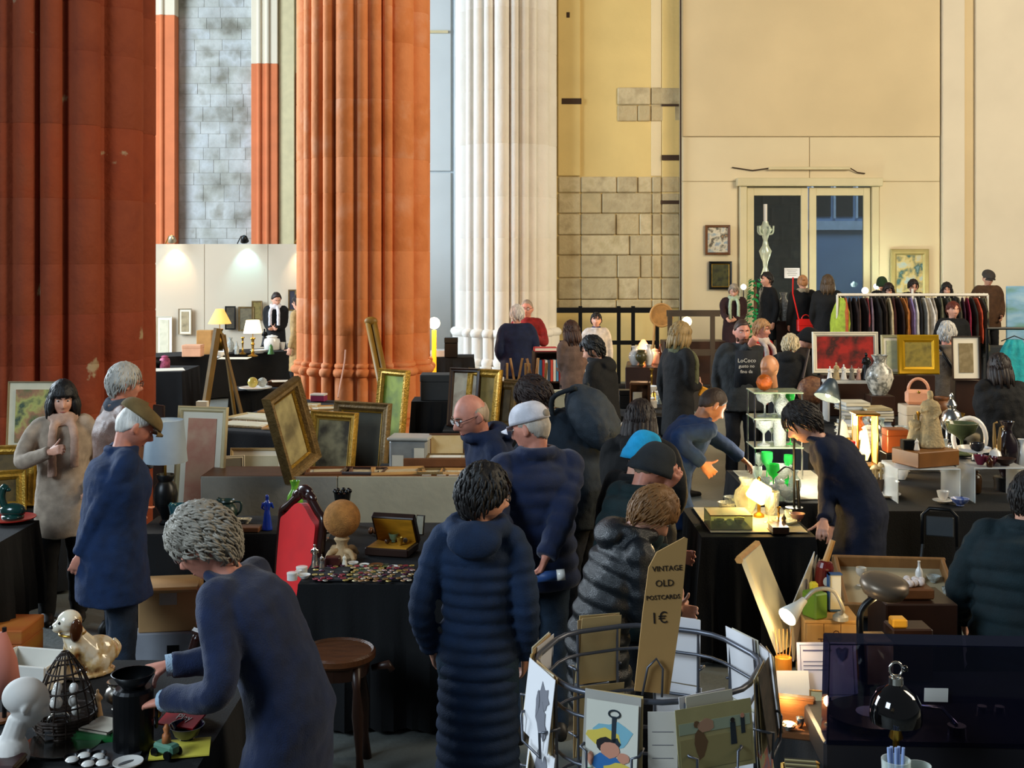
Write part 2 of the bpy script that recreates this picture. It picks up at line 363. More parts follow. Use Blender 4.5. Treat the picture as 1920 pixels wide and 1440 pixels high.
obj('plinth', MB().lathe([(1.12, 0), (1.12, .22), (1.05, .30), (.98, .33)], 12, rot=Matrix.Rotation(R(15), 3, 'Z')), m_p2[2], p2)
m_p3 = [pierm('white_limestone_%d' % i, c) for i, c in enumerate((['#dedad0', '#e8e4dc'], ['#d8d2c6', '#e6e1d6']))]
p3 = pier('pillar', 'white painted bundled stone pillar with moulded base', 948, 20.6, .88, SH, m_p3, (.7, .9), base=1.2, rot=6, seed=4,
     rings=[(1.1, 1.26, .10, 't'), (.74, 1.14, .05, 0), (.6, .78, .12, 't'), (.3, .64, .16, 0), (.0, .3, .24, 0)])
SH1 = [(-90, -62), (-60, -38), (-35, -16), (-12, -4), (-3, 11), (13, 26), (30, 50), (55, 90), (92, 120), (124, 150), (152, 180), (184, 210), (214, 240), (244, 268)]
def wornmat(key, cols):
    m = M(key, cols=cols, rough=.82, scale=3.2, bump=.4, bscale=18, contrast=.35, world=True)
    nt = m.node_tree; N = nt.nodes; L = nt.links; b = N['Principled BSDF']; src = b.inputs['Base Color'].links[0].from_socket
    mp = [n for n in N if n.type == 'MAPPING'][0]; nz = N.new('ShaderNodeTexNoise'); nz.inputs['Scale'].default_value = 2.6; nz.inputs['Detail'].default_value = 6; L.new(mp.outputs[0], nz.inputs['Vector'])
    rp = N.new('ShaderNodeValToRGB'); rp.color_ramp.elements[0].position = .66; rp.color_ramp.elements[1].position = .69; L.new(nz.outputs['Fac'], rp.inputs[0])
    mx = N.new('ShaderNodeMixRGB'); mx.inputs[2].default_value = hexc('#a08a6a') + (1,); L.new(rp.outputs[0], mx.inputs[0]); L.new(src, mx.inputs[1]); L.new(mx.outputs[0], b.inputs['Base Color']); return m
m_p1 = [wornmat('brown_red_sandstone_%d' % i, c) for i, c in enumerate((['#762b0c', '#8b3814', '#843e1e'], ['#6a280c', '#843414', '#904424'], ['#7c320c', '#863a1a', '#742c12']))]
p1 = pier('pillar', 'dark brown-red bundled stone pillar with worn paint at the left', 102, 10.5, .85, SH1, m_p1, (.42, .62, .33, .55), base=0, seed=9, top=5.4)
# ---------------------------------------------------------------- people
DEBUG = False
PEND = []          # meshes whose modifiers are baked in one pass at the end
TEX = {}
def tex(sc):
    if sc not in TEX:
        t = bpy.data.textures.new('folds_%d' % int(sc * 1000), 'CLOUDS'); t.noise_scale = sc; t.noise_depth = 2; TEX[sc] = t
    return TEX[sc]
def fuse(o, voxel, smooth=3, deci=1.0, fold=0, fsc=.12):
    m = o.modifiers.new('r', 'REMESH'); m.mode = 'VOXEL'; m.voxel_size = voxel; m.use_smooth_shade = True
    if smooth: m = o.modifiers.new('s', 'SMOOTH'); m.iterations = smooth; m.factor = .5
    if fold: m = o.modifiers.new('d', 'DISPLACE'); m.texture = tex(fsc); m.strength = fold; m.mid_level = .5; m.texture_coords = 'LOCAL'
    if deci < 1: m = o.modifiers.new('c', 'DECIMATE'); m.ratio = deci
    PEND.append(o)
def bake_all():
    dg = bpy.context.evaluated_depsgraph_get()
    new = [(o, bpy.data.meshes.new_from_object(o.evaluated_get(dg))) for o in PEND]
    for o, me in new:
        old = o.data; me.name = old.name; o.modifiers.clear(); o.data = me
        if not me.materials:
            for q in old.materials: me.materials.append(q)
        me.polygons.foreach_set('use_smooth', [True] * len(me.polygons))
    PEND.clear()
def RX(a): return Matrix.Rotation(R(a), 3, 'X')
def RY(a): return Matrix.Rotation(R(a), 3, 'Y')
def RZ(a): return Matrix.Rotation(R(a), 3, 'Z')
def ss(a, b, x):
    t = min(1, max(0, (x - a) / (b - a))); return t * t * (3 - 2 * t)
def g(x, w): return math.exp(-(x / w) ** 2)
def headpt(d, face=True, male=1):
    x, y, z = d.x * .077, d.y * .098, d.z * .120
    if d.z > 0: y = y - .004 * d.z
    if d.z < 0:
        t = (-d.z) ** 1.25; x *= 1 - (.40 - .06 * male) * t
        if d.y < 0: y *= 1 - .42 * t
        else: y += .010 * t
    if face and d.y > 0:
        f = ss(0, .35, d.y); ax = abs(x)
        nz = ss(.026, -.026, z) * (1 - ss(-.028, -.043, z))
        y += f * (.027 * g(x, .0125) * nz + .004 * g(x, .03) * nz - .0125 * g(ax - .031, .016) * g(z - .014, .013) + .005 * g(z - .036, .011) * g(x, .055)
             + .004 * g(ax - .043, .018) * g(z + .026, .02) - .004 * g(ax - .035, .015) * g(z + .062, .02) + .007 * g(x, .022) * g(z + .060, .008) - .006 * g(x, .022) * g(z + .0655, .0035) + .006 * g(x, .018) * g(z + .072, .007) + .009 * g(x, .024) * g(z + .100, .016))
    return Vector((x, y, z))
def headmesh(mb, c, Rm, k, male=1, nu=56, nv=44):
    rings = []
    for i in range(nv + 1):
        ph = -math.pi / 2 + math.pi * (.015 + .97 * i / nv)
        rings.append([c + Rm @ (headpt(Vector((math.cos(ph) * math.sin(2 * math.pi * j / nu), math.cos(ph) * math.cos(2 * math.pi * j / nu), math.sin(ph))), True, male) * k) for j in range(nu)])
    rings = [r[::-1] for r in rings]
    mb.loft(rings)
    for sx in (-1, 1):
        mb.ell(c + Rm @ (Vector((sx * .080, -.012, .000)) * k), (.010 * k, .019 * k, .032 * k), Rm @ RZ(sx * 22) @ RX(-12), 10, 7)
        mb.ell(c + Rm @ (Vector((sx * .078, -.006, -.022)) * k), (.008 * k, .010 * k, .013 * k), Rm, 8, 6)
def hairthr(az, style):
    T = {'short': ((0, .66), (35, .60), (62, .30), (84, .02), (98, -.08), (125, -.42), (180, -.60)),
         'fringe': ((0, .30), (40, .26), (60, -.05), (84, -.25), (100, -.40), (125, -.62), (180, -.72)),
         'long': ((0, .62), (30, .52), (50, .0), (75, -.45), (100, -.7), (125, -.8), (180, -.85)),
         'bald': ((0, 2), (78, 2), (86, .25), (100, -.15), (125, -.45), (180, -.60))}[style]
    for (a, x), (b, y) in zip(T, T[1:]):
        if az <= b: return x + (y - x) * (az - a) / (b - a)
    return T[-1][1]
def hairshell(mb, c, Rm, k, style, th=.012, tuft=.006, seed=0, top=9, nu=48, nv=36):
    rings = []; off = Vector((seed * 3.1, seed * 1.7, 0))
    for i in range(nv + 1):
        ph = -math.pi / 2 + math.pi * (.015 + .97 * i / nv); rg = []
        for j in range(nu):
            a = 2 * math.pi * j / nu; d = Vector((math.cos(ph) * math.sin(a), math.cos(ph) * math.cos(a), math.sin(ph)))
            az = math.degrees(math.acos(max(-1, min(1, d.y / max(1e-4, math.hypot(d.x, d.y)))))); thr = hairthr(az, style) + .05 * mnoise.noise(d * 6 + off)
            m = ss(thr - .05, thr + .06, d.z)
            if style == 'bald': m *= 1 - ss(.30, .42, d.z + .08 * mnoise.noise(d * 5 + off))
            p = headpt(d, False); t = th * (1 + .25 * d.z) + tuft * (mnoise.noise(d * 7 + off) + .6 * mnoise.noise(d * 15 + off))
            rg.append(c + Rm @ ((p + d * (t * m - .022 * (1 - m))) * k))
        rings.append(rg[::-1])
    mb.loft(rings)
def locks(mb, c, Rm, k, style, n, ln=.06, r=.006, lift=.012, seed=1, curl=0, top=9):
    rg = random.Random(seed); done = 0
    while done < n:
        z = rg.uniform(-.85, 1); a = rg.uniform(0, 2 * math.pi); q = math.sqrt(1 - z * z); d = Vector((q * math.sin(a), q * math.cos(a), z))
        az = math.degrees(math.acos(max(-1, min(1, d.y / max(1e-4, q)))))
        if d.z < hairthr(az, style) + .04: continue
        if style == 'bald' and d.z > .28: continue
        if style == 'fringe' and d.y > .35 and d.z < .72: continue
        done += 1; flow = Vector((d.x * .9 + rg.uniform(-.35, .35), d.y * .9 - .25 + rg.uniform(-.3, .3), -.9)); flow = flow - d * flow.dot(d)
        if flow.length < .05: flow = Vector((rg.uniform(-1, 1), -.6, 0))
        flow.normalize(); sd = d.cross(flow); pts = []; L_ = ln * rg.uniform(.6, 1.2); ph = rg.uniform(0, 6)
        for i in range(6):
            t = i / 5; e = (d + flow * (L_ * t / .1)).normalized(); b = headpt(e, False)
            off = e * (lift * (1 + .4 * math.sin(math.pi * t))) + sd * (curl * math.sin(ph + t * 5)) + e * (curl * .8 * math.cos(ph + t * 5))
            pts.append(c + Rm @ ((b + off) * k))
        mb.tube(pts, [r * k * x for x in (.5, 1, 1, .9, .7, .25)], 5)
def hand(mb, w, d, nrm, k, side, curl=35, spread=5, thumb=30):
    """palm + five fingers from wrist w along d; nrm is the palm's facing; side +1 right hand"""
    d = d.normalized(); nrm = (nrm - d * nrm.dot(d)).normalized(); u = d.cross(nrm) * side; k = k * 1.02    # u towards thumb
    rings = []
    for t, hw, ht in ((-.02, .024, .019), (.01, .030, .019), (.05, .041, .016), (.085, .042, .013), (.094, .038, .009)):
        c = w + d * (t * k); rings.append([c + u * (math.cos(a) * hw * k) + nrm * (math.sin(a) * ht * k) for a in [2 * math.pi * j / 10 for j in range(10)]])
    mb.loft(rings)
    for i, (o, L_, r) in enumerate(((.032, .072, .0088), (.011, .082, .009), (-.011, .076, .0087), (-.031, .060, .0078))):
        p = w + d * (.085 * k) + u * (o * k); a = math.radians(spread) * (1.5 - i); dd = (d * math.cos(a) + u * math.sin(a)); ax = dd.cross(nrm)
        pts = [p - dd * .02 * k, p]; cur = dd
        for j, f in enumerate((.44, .31, .25)):
            cur = Matrix.Rotation(R(curl * (.7, 1.1, .8)[j]), 3, ax) @ cur; p = p + cur * (L_ * f * k); pts.append(p)
        mb.tube(pts, [r * k, r * k, r * .98 * k, r * .93 * k, r * .75 * k], 7)
    p = w + d * (.018 * k) + u * (.024 * k); cur = (d * math.cos(R(thumb + 12)) + u * math.sin(R(thumb + 12)) + nrm * .25).normalized(); pts = [p - cur * .01 * k, p]
    for j, f in enumerate((.042, .034, .027)):
        p = p + cur * (f * k); pts.append(p); cur = Matrix.Rotation(R(-curl * .5 * side), 3, nrm) @ cur; cur = (cur + nrm * .12 * curl / 35).normalized()
    mb.tube(pts, [.012 * k, .012 * k, .0108 * k, .0098 * k, .008 * k], 7)
def ik(s, t, a, b, pole):
    v = t - s; L_ = min(v.length, (a + b) * .995); v = v.normalized(); x = (a * a - b * b + L_ * L_) / (2 * L_); h2 = math.sqrt(max(0, a * a - x * x))
    p = pole - v * pole.dot(v); p = p.normalized() if p.length > 1e-4 else Vector((0, -1, 0)); return s + v * x + p * h2, s + v * L_
def curve(pts, n):
    """smooth polyline through pts"""
    pts = [Vector(p) for p in pts]; out = []; P = [pts[0] * 2 - pts[1]] + pts + [pts[-1] * 2 - pts[-2]]
    for i in range(1, len(P) - 2):
        m = n if i < len(P) - 3 else n + 1
        for j in range(m):
            t = j / n; out.append(.5 * ((2 * P[i]) + (P[i + 1] - P[i - 1]) * t + (2 * P[i - 1] - 5 * P[i] + 4 * P[i + 1] - P[i + 2]) * t * t + (3 * P[i] - P[i - 1] - 3 * P[i + 1] + P[i + 2]) * t ** 3))
    return out
SKIN = {}
def skin(tone):
    if tone not in SKIN: SKIN[tone] = M('skin_' + tone, {'fair': '#d39a80', 'pink': '#cf8a74', 'tan': '#b97c58', 'pale': '#dcae96'}[tone], .5, var=.16, scale=22, bump=.04, bscale=120)
    return SKIN[tone]
def cloth(hexv, rough=.85, sheen=.0, fine=160, key=None):
    return M(key or 'cloth_%s_%d' % (hexv, int(rough * 100)), tuple(x * (.85 if sum(hexc(hexv)) > .25 else .58 if sum(hexc(hexv)) > .022 else .32) for x in hexc(hexv)), rough, var=.3, scale=14, bump=.3, bscale=fine, sheen=sheen)
def person(label, hpx, Y, rz, lean=0, side=0, head=(0, 0, 0), armL=None, armR=None, coat=('#151a24', .60), legs='#141824', hair=('short', '#2a211b'), tone='fair',
           quilt=0, girth=1.0, z0=0, detail=1, palmL=None, palmR=None, curl=35, poleL=None, poleR=None, stance=.11, step=0, male=1, glasses=None, hat=None, scarf=None, collar=True, hood=None, beard=None, rough=.85, fold=.022, cuff=None, shoes='#15120f', neckf=0, sit=False, group=None, shirt=None, sheen=0.0, hairn=0, legw=1.0, seed=None):
    def skel(k):
        hip = V((0, -.20 * math.sin(R(lean)) * k, .93 * k)); waist = hip + dr(lean * .5) * (.16 * k); chest = waist + dr(lean * .85) * (.22 * k); neck = chest + dr(lean * 1.05) * (.165 * k)
        nd = dr(lean * .75 + head[0] * .35 + neckf); hc = neck + nd * (.075 * k) + Rh @ V((0, .012 * k, .075 * k)); return hip, waist, chest, neck, nd, hc
    V = Vector
    def dr(a): return V((math.sin(R(side)) * math.cos(R(a)), math.sin(R(a)), math.cos(R(a)) * math.cos(R(side))))
    Rh = RZ(head[1]) @ RX(-head[0]) @ RY(head[2])
    q = skel(1)[5]; wo = RZ(rz) @ q; k = 1
    hat_h = .02 if hat else .012
    for _ in range(4): k = (WZ(hpx[1], Y + wo.y * k) - z0) / (q.z + .125 + hat_h)
    px = (WX(hpx[0], Y + wo.y * k) - wo.x * k); h = 1.72 * k
    if DEBUG: print('PERSON %-50s h=%.2f root=(%.2f,%.2f)' % (label[:50], h, px, Y))
    near = Y < 9; seed = seed if seed is not None else int(hpx[0] * 7 + Y * 13) % 97
    root = thing('person', label, 'person', (px, Y, z0), R(rz), group)
    vb = .0065 if Y < 9 else (.010 if Y < 15 else .013); vc = .0105 if Y < 9 else (.014 if Y < 15 else .018)
    hip, waist, chest, neck, nd, hc = skel(k); up = dr(lean); hk = k * 1.06; inv = RZ(-rz)
    def loc(t):
        if t and t[0] == 'px': p = W(t[1], t[2], t[3]); return inv @ (p - V((px, Y, z0)))
        return t
    armL, armR = loc(armL), loc(armR)
    shl = neck - up * (.045 * k)
    SL, SR_ = shl + V((-.170 * k * girth ** .4, 0, -.012 * k)), shl + V((.170 * k * girth ** .4, 0, -.012 * k))
    ds = {'down': (.235, .03, -.52), 'back': (.05, -.17, -.40), 'pocket': (.19, .13, -.44), 'belly': (.02, .24, -.32), 'fwd': (.14, .42, -.30), 'chin': (.04, .155, .07)}
    E = {}
    for nm, S, tg, pole, sg in (('L', SL, armL, poleL, -1), ('R', SR_, armR, poleR, 1)):
        tg = tg or 'down'
        if isinstance(tg, str): q = ds[tg]; T = V((sg * (q[0] + (.03 * (girth - 1) if tg == 'down' else 0)) * k, S.y + q[1] * k, S.z + q[2] * k))
        else: T = V(tg)
        pole = V(pole) if pole else V((sg * .5, -.8, -.5))
        e, w = ik(S, T, .285 * k, .255 * k, pole); E[nm] = (S, e, w)
    # body: one continuous surface from head to ankles
    mb = MB(); headmesh(mb, hc, Rh, hk, male, *((56, 44) if near else (36, 28)))
    mb.tube([hc + Rh @ V((0, -.025 * k, -.05 * k)), (neck + hc + Rh @ V((0, -.02 * k, -.07 * k))) / 2, neck, neck - up * .06 * k], [.054 * k, .053 * k, .058 * k, .075 * k], 12)
    mb.tube([neck - up * .05 * k, chest, waist, hip], [.08 * k, .105 * k, .10 * k, .11 * k], 12)
    for S, e, w in E.values():
        mb.tube([shl, S, e, w], [.055 * k, .042 * k, .037 * k, .027 * k], 8)
    for nm, sg, pn in (('L', -1, palmL), ('R', 1, palmR)):
        S, e, w = E[nm]; fd = (w - e).normalized(); pn = V(pn) if pn else V((-sg, .2, 0)); hd = fd
        if abs(fd.dot(pn.normalized())) > .93: pn = V((0, 0, -1))
        hand(mb, w + fd * .005, hd, pn, k * (1.0 if male else .93), sg * 1, curl)
    feet = {}
    for sg in (-1, 1):
        f = V((sg * stance * k, step * sg * k, .07 * k)); hp = hip + V((sg * .09 * k, 0, -.02 * k)); kn = (hp + f) / 2 + V((0, .035 * k, .02 * k))
        if sit: kn = hip + V((sg * .12, .42, .02)); f = V((sg * .12, kn.y, .07))
        feet[sg] = (hp, kn, f); mb.tube([hip, hp, kn, f], [.08 * k, .075 * k, .05 * k, .036 * k], 8)
        mb.ell(f + V((0, .05, -.035)), (.03 * k, .08 * k, .02 * k), None, 8, 6)
    b = obj('body', mb, skin(tone), root); fuse(b, vb, 1, .45 if near else .7)
    # eyes, brows, lips
    if detail:
        for sx in (-1, 1):
            e = obj('eye', MB().ell(hc + Rh @ (V((sx * .031, .0765, .013)) * hk), (.0122 * hk, .0105 * hk, .0062 * hk), Rh, 10, 8), M('eye_white', '#d8d2ca', .25), root, smooth=True)
            if near: obj('iris', MB().ell(hc + Rh @ (V((sx * .031, .0855, .0125)) * hk), (.0055 * hk, .0035 * hk, .0055 * hk), Rh, 8, 6), M('iris_dark', '#241a14', .2), e, smooth=True)
        bc = {'bald': '#8a7565'}.get(hair[0] if hair else 'bald', hair[1] if hair else '#6a5a4c'); 
        for sx in (-1, 1): obj('eyebrow', MB().tube([hc + Rh @ (V((sx * .014, .0985, .031)) * hk), hc + Rh @ (V((sx * .031, .0955, .037)) * hk), hc + Rh @ (V((sx * .05, .0805, .031)) * hk)], [.0035 * hk, .0042 * hk, .0018 * hk], 6), cloth(bc, .9, fine=300), root, smooth=True)
        obj('lips', MB().tube([hc + Rh @ (V((x, .0905 - abs(x) * .42, -.0655)) * hk) for x in (-.02, -.01, 0, .01, .02)], [.002 * hk, .0045 * hk, .0055 * hk, .0045 * hk, .002 * hk], 6), M('lip', '#a85a50', .45), root, smooth=True)
    # coat or jacket
    col, hem = coat[0], coat[1] * k; ct = cloth(col, rough, sheen=sheen, fine=220 if near else 90)
    path = []; g_ = girth
    if hem < hip.z - .05: path += [(V((0, hip.y * .55, hem)), (.195 + .02 * (hip.z - hem)) * g_, (.15 + .03 * (hip.z - hem)) * g_, 0)]
    path += [(hip, .188 * g_, .142 * g_, lean * .3), (waist, .172 * g_, .132 * g_, lean * .6), (chest, .196 * g_, .138 * g_, lean * .95), (chest + (neck - chest) * .5, .19 * g_ ** .6, .122 * g_, lean * 1.05), (neck - up * .028 * k, .125 * g_ ** .3, .092 * g_ ** .5, lean * 1.05), (neck + up * .008 * k, .075, .075, lean)]
    st = []; N_ = 6
    for (c0, a0, b0, l0), (c1, a1, b1, l1) in zip(path, path[1:]):
        m = max(2, int((c1 - c0).length / .012))
        for i in range(m): t = i / m; tt = ss(0, 1, t) * .5 + t * .5; st.append((c0.lerp(c1, t), a0 + (a1 - a0) * tt, b0 + (b1 - b0) * tt, l0 + (l1 - l0) * t))
    st.append(path[-1]); rings = []; dist = 0; pc = st[0][0]
    for c, a, bb, l in st:
        dist += (c - pc).length; pc = c; bu = .024 * (abs(math.sin(math.pi * dist / quilt)) ** .6 - .6) if quilt and c.z < neck.z - .03 else 0
        rings.append([c + V(((a * k + bu) * math.cos(q), 0, 0)) + RX(-l) @ V((0, (bb * k + bu) * math.sin(q), 0)) for q in [2 * math.pi * j / 28 for j in range(28)]])
    mb = MB(); mb.loft(rings)
    for S, e, w in E.values():
        cv = curve([shl + (S - shl) * .35, S, e, w], 12 if near else 7); m = len(cv); rr = []; dist = 0
        for i, p in enumerate(cv):
            dist += (p - cv[i - 1]).length if i else 0; t = i / (m - 1); r = (.072 + (.060 - .072) * min(1, t * 1.6) if t < .6 else .060 - (t - .6) / .4 * .012) * k * (g_ ** .5 if g_ < 1.2 else 1.08)
            if quilt: r += .018 * (abs(math.sin(math.pi * dist / quilt)) ** .6 - .5)
            rr.append(r)
        mb.tube(cv, rr, 12)
    if collar and not quilt: mb.tube([neck + V((math.cos(a) * .078 * k, math.sin(a) * .075 * k, .012 * k)) for a in [2 * math.pi * j / 14 for j in range(14)]], .024 * k, 8, closed=True)
    elif collar: mb.tube([neck + V((math.cos(a) * .085 * k, math.sin(a) * .08 * k, .025 * k)) for a in [2 * math.pi * j / 14 for j in range(14)]], .034 * k, 8, closed=True)
    if hood:
        if hood == 'down':
            hb = neck + RX(-lean) @ V((0, -.115 * k, -.015 * k)); mb.ell(hb, (.125 * k, .055 * k, .085 * k), RX(-lean - 25), 14, 10); mb.tube([neck + RX(-lean) @ V((math.cos(a) * .115 * k, math.sin(a) * .105 * k - .02 * k, .03 * k + .02 * k * math.sin(a))) for a in [2 * math.pi * j / 14 for j in range(14)]], .036 * k, 8, closed=True)
    cob = obj('coat' if coat[1] < .75 else 'jacket', mb, ct, root); fuse(cob, vc, 1 if quilt else 4, 1, fold * (.5 if quilt else 1), .11)
    if cuff:
        for S, e, w in E.values():
            fd = (w - e).normalized(); obj('shirt_cuff', MB().tube([w - fd * .03 * k, w + fd * .022 * k], .040 * k, 14, cap=False), cloth(cuff, .8), root, smooth=True)
    if shirt:
        obj('shirt_collar', MB().tube([neck + V((math.cos(a) * .066 * k, math.sin(a) * .064 * k, .034 * k)) for a in [2 * math.pi * j / 14 for j in range(14)]], .014 * k, 6, closed=True), cloth(shirt, .8), root, smooth=True)
    if legs:
        mb = MB(); mb.ell(hip, (.158 * k, .112 * k, .13 * k), None, 14, 8)
        for hp, kn, f in feet.values(): mb.tube(curve([hp, kn, f + V((0, 0, -.035))], 8), [k * legw * x for x in [.096 - .0022 * i for i in range(17)]], 12)
        t = obj('trousers', mb, cloth(legs, .9, fine=180), root); fuse(t, .014 if near else .02, 3, 1, .025, .09)
        for hp, kn, f in feet.values():
            s_ = MB(); rr = []
            for y, hw, z in ((-.09, .03, .05), (-.06, .042, .09), (.0, .044, .1), (.06, .046, .075), (.13, .047, .055), (.18, .036, .045), (.2, .015, .03)):
                rr.append([f + V((math.cos(a) * hw * k, y * k, (max(-.07, -.07 + (math.sin(a) * .5 + .5) * z)) * k)) for a in [2 * math.pi * j / 12 for j in range(12)]])
            s_.loft(rr); obj('shoe', s_, M('shoe_' + shoes, shoes, .5), root, smooth=True)
    # hair
    if hair:
        sty, hcol = hair[0], hair[1]; hm = M('hair_' + hcol, hcol, .55, var=.35, scale=30, stretch=(1, 1, .35), bump=.25, bscale=90); mb = MB()
        base = {'short': 'short', 'bald': 'bald', 'curly': 'short', 'bob': 'fringe', 'long': 'long', 'bun': 'short', 'crop': 'short', 'fringe': 'fringe', 'mop': 'short'}[sty]
        th, tu = {'short': (.014, .005), 'crop': (.007, .002), 'bald': (.006, .002), 'curly': (.030, .016), 'bob': (.020, .005), 'long': (.022, .007), 'bun': (.014, .004), 'fringe': (.02, .007), 'mop': (.024, .010)}[sty]
        hairshell(mb, hc, Rh, hk, base, th, tu, seed, nu=48 if near else 32, nv=36 if near else 24)
        if sty in ('bob', 'long'):
            ln = .12 if sty == 'bob' else .18
            RT = Rh if abs(head[0]) < 30 else RZ(head[1]) @ RX(-head[0] * .5)
            for q in range(15):
                a = R(55 + q * 250 / 14); p = V((math.sin(a), math.cos(a), 0)); pts = []
                for t in (0, .3, .6, 1): pts.append(hc + RT @ (V((p.x * (.084 + .022 * t), p.y * (.088 + .012 * t) - .012 * t, .02 - t * (ln + .04 * (q % 2))) ) * hk))
                mb.tube(pts, [.020 * hk, .027 * hk, .026 * hk, .009 * hk], 7)
        if sty == 'bun': mb.ell(hc + Rh @ (V((0, -.11, .055)) * hk), (.038 * hk, .034 * hk, .038 * hk), Rh, 10, 8)
        n = hairn or {'curly': 750, 'mop': 300, 'short': 200, 'bob': 160, 'long': 170, 'fringe': 240}.get(sty, 0)
        if n and near: locks(mb, hc, Rh, hk, base, n, {'curly': .055, 'mop': .07, 'bob': .09, 'long': .1}.get(sty, .055), {'curly': .0046, 'mop': .0058}.get(sty, .0042), th * .8, seed, {'curly': .012, 'mop': .006}.get(sty, .002))
        elif n: locks(mb, hc, Rh, hk, base, n // 3, .07, .009, th * .8, seed, .008 if sty in ('curly', 'mop') else .002)
        obj('hair', mb, hm, root, smooth=True)
    if beard:
        mb = MB(); mb.ell(hc + Rh @ (V((0, .066, -.086)) * hk), (.046 * hk, .036 * hk, .034 * hk), Rh, 12, 8); mb.tube([hc + Rh @ (V((x, .099 - abs(x) * .4, -.05 - abs(x) * .3)) * hk) for x in (-.032, -.015, 0, .015, .032)], [.004, .007, .007, .007, .004], 6)
        for sx in (-1, 1): mb.ell(hc + Rh @ (V((sx * .052, .03, -.066)) * hk), (.012 * hk, .03 * hk, .03 * hk), Rh, 8, 6)
        obj('beard', mb, M('beard_' + beard, beard, .8, var=.3, scale=60, bump=.3), root, smooth=True)
    if glasses:
        mb = MB()
        for sx in (-1, 1):
            mb.tube([hc + Rh @ (V((sx * .032 + .021 * math.cos(a), .106 - .008 * abs(math.cos(a)), .010 + .0155 * math.sin(a))) * hk) for a in [2 * math.pi * j / 14 for j in range(14)]], .0022 * hk, 6, closed=True)
            mb.tube([hc + Rh @ (V((sx * .053, .098, .014)) * hk), hc + Rh @ (V((sx * .078, .06, .016)) * hk), hc + Rh @ (V((sx * .084, -.01, .012)) * hk)], .0022 * hk, 6)
        mb.tube([hc + Rh @ (V((-.011, .108, .012)) * hk), hc + Rh @ (V((.011, .108, .012)) * hk)], .0022 * hk, 6)
        gl = obj('glasses', mb, M('frame_' + glasses, glasses, .35), root, smooth=True)
        for sx in (-1, 1): obj('lens', MB().lathe([(.02 * hk, -.0005), (.02 * hk, .0005)], 14, hc + Rh @ (V((sx * .032, .104, .010)) * hk), rot=Rh @ RX(90), sy=.75), glass('lens_glass', '#ffffff', .02, .08), gl)
    if hat:
        kind, hcol = hat[0], hat[1]; hm = cloth(hcol, .9, fine=260); mb = MB()
        def H(x, y, z): return hc + Rh @ (V((x, y, z)) * hk)
        if kind == 'beanie':
            n = 60; rr = []
            for i in range(13):
                t = i / 12; z = -.026 + .172 * math.sin(t * math.pi / 2); q = math.cos(t * math.pi / 2) ** .62 + .02; cuff = .007 if t < .22 else 0
                rr.append([H((.096 + cuff + .002 * (j % 2)) * q * math.cos(2 * math.pi * j / n), (.116 + cuff + .002 * (j % 2)) * q * math.sin(2 * math.pi * j / n) - .004, z + .035 * math.sin(2 * math.pi * j / n) * (1 - t)) for j in range(n)])
            mb.loft(rr); obj('beanie', mb, hm, root, smooth=True)
        if kind == 'cap':
            rr = []
            for i in range(10):
                t = i / 9; q = math.cos(t * math.pi / 2) ** .7 + .02; rr.append([H(.089 * q * math.cos(a), .108 * q * math.sin(a) - .002, .035 + .1 * math.sin(t * math.pi / 2)) for a in [2 * math.pi * j / 28 for j in range(28)]])
            mb.loft(rr); o = obj('baseball_cap', mb, hm, root, smooth=True)
            vz = [[H(x, .095 + (1 - (x / .075) ** 2) * .075 * t, .036 - .014 * t - .02 * (x / .075) ** 2 * t) for x in [-.075 + .015 * i for i in range(11)]] for t in (0, .33, .66, 1)]
            rr = [a + [p - Rh @ V((0, 0, .005 * hk)) for p in a[::-1]] for a in vz]; obj('visor', MB().loft(rr), hm, o, smooth=True)
            obj('strap_opening', MB().ell(H(0, -.103, .055), (.032 * hk, .012 * hk, .022 * hk), Rh, 12, 8), M('strap_hair', '#8d8478', .8), o, smooth=True)
        if kind == 'flat':
            rr = []
            for i in range(12):
                t = i / 11; q = math.cos(t * math.pi / 2) ** .55 + .02; rr.append([H(.101 * q * math.cos(a), .128 * q * math.sin(a) + .008, .054 + .075 * math.sin(t * math.pi / 2) - .022 * math.sin(a) * (1 - .3 * t)) for a in [2 * math.pi * j / 32 for j in range(32)]])
            mb.loft(rr); o = obj('flat_cap', mb, hm, root, smooth=True)
            vz = [[H(x, .105 + (1 - (x / .08) ** 2) * .055 * t, .046 - .020 * t - .016 * (x / .08) ** 2) for x in [-.08 + .016 * i for i in range(11)]] for t in (0, .5, 1)]
            rr = [a + [p - Rh @ V((0, 0, .008 * hk)) for p in a[::-1]] for a in vz]; obj('brim', MB().loft(rr), hm, o, smooth=True)
    if scarf:
        mb = MB(); sm_ = cloth(scarf, .95, fine=140)
        for q, (rr_, zz) in enumerate(((.085, -.012), (.092, .012), (.084, .034))):
            mb.tube([neck + nd * (zz * k) + V((math.cos(a) * rr_ * k, math.sin(a) * rr_ * .95 * k + .01, .008 * math.sin(3 * a + q))) for a in [2 * math.pi * j / 20 for j in range(20)]], .026 * k, 8, closed=True)
        for sx, ln in ((-1, .34), (1, .44)): mb.tube(curve([neck + V((sx * .05 * k, .08 * k, .0)), chest + V((sx * .075 * k, .165 * k * girth, .06 * k)), waist + V((sx * .075 * k, .16 * k * girth, .25 - ln * .6))], 5), .032 * k, 8)
        o = obj('scarf', mb, sm_, root); fuse(o, .012, 2, 1, .012, .04)
    return root, dict(E=E, neck=neck, chest=chest, hip=hip, waist=waist, hc=hc, Rh=Rh, k=k, up=up)
NAVY, BLK = '#12213c', '#0b0b0e'
P = {}
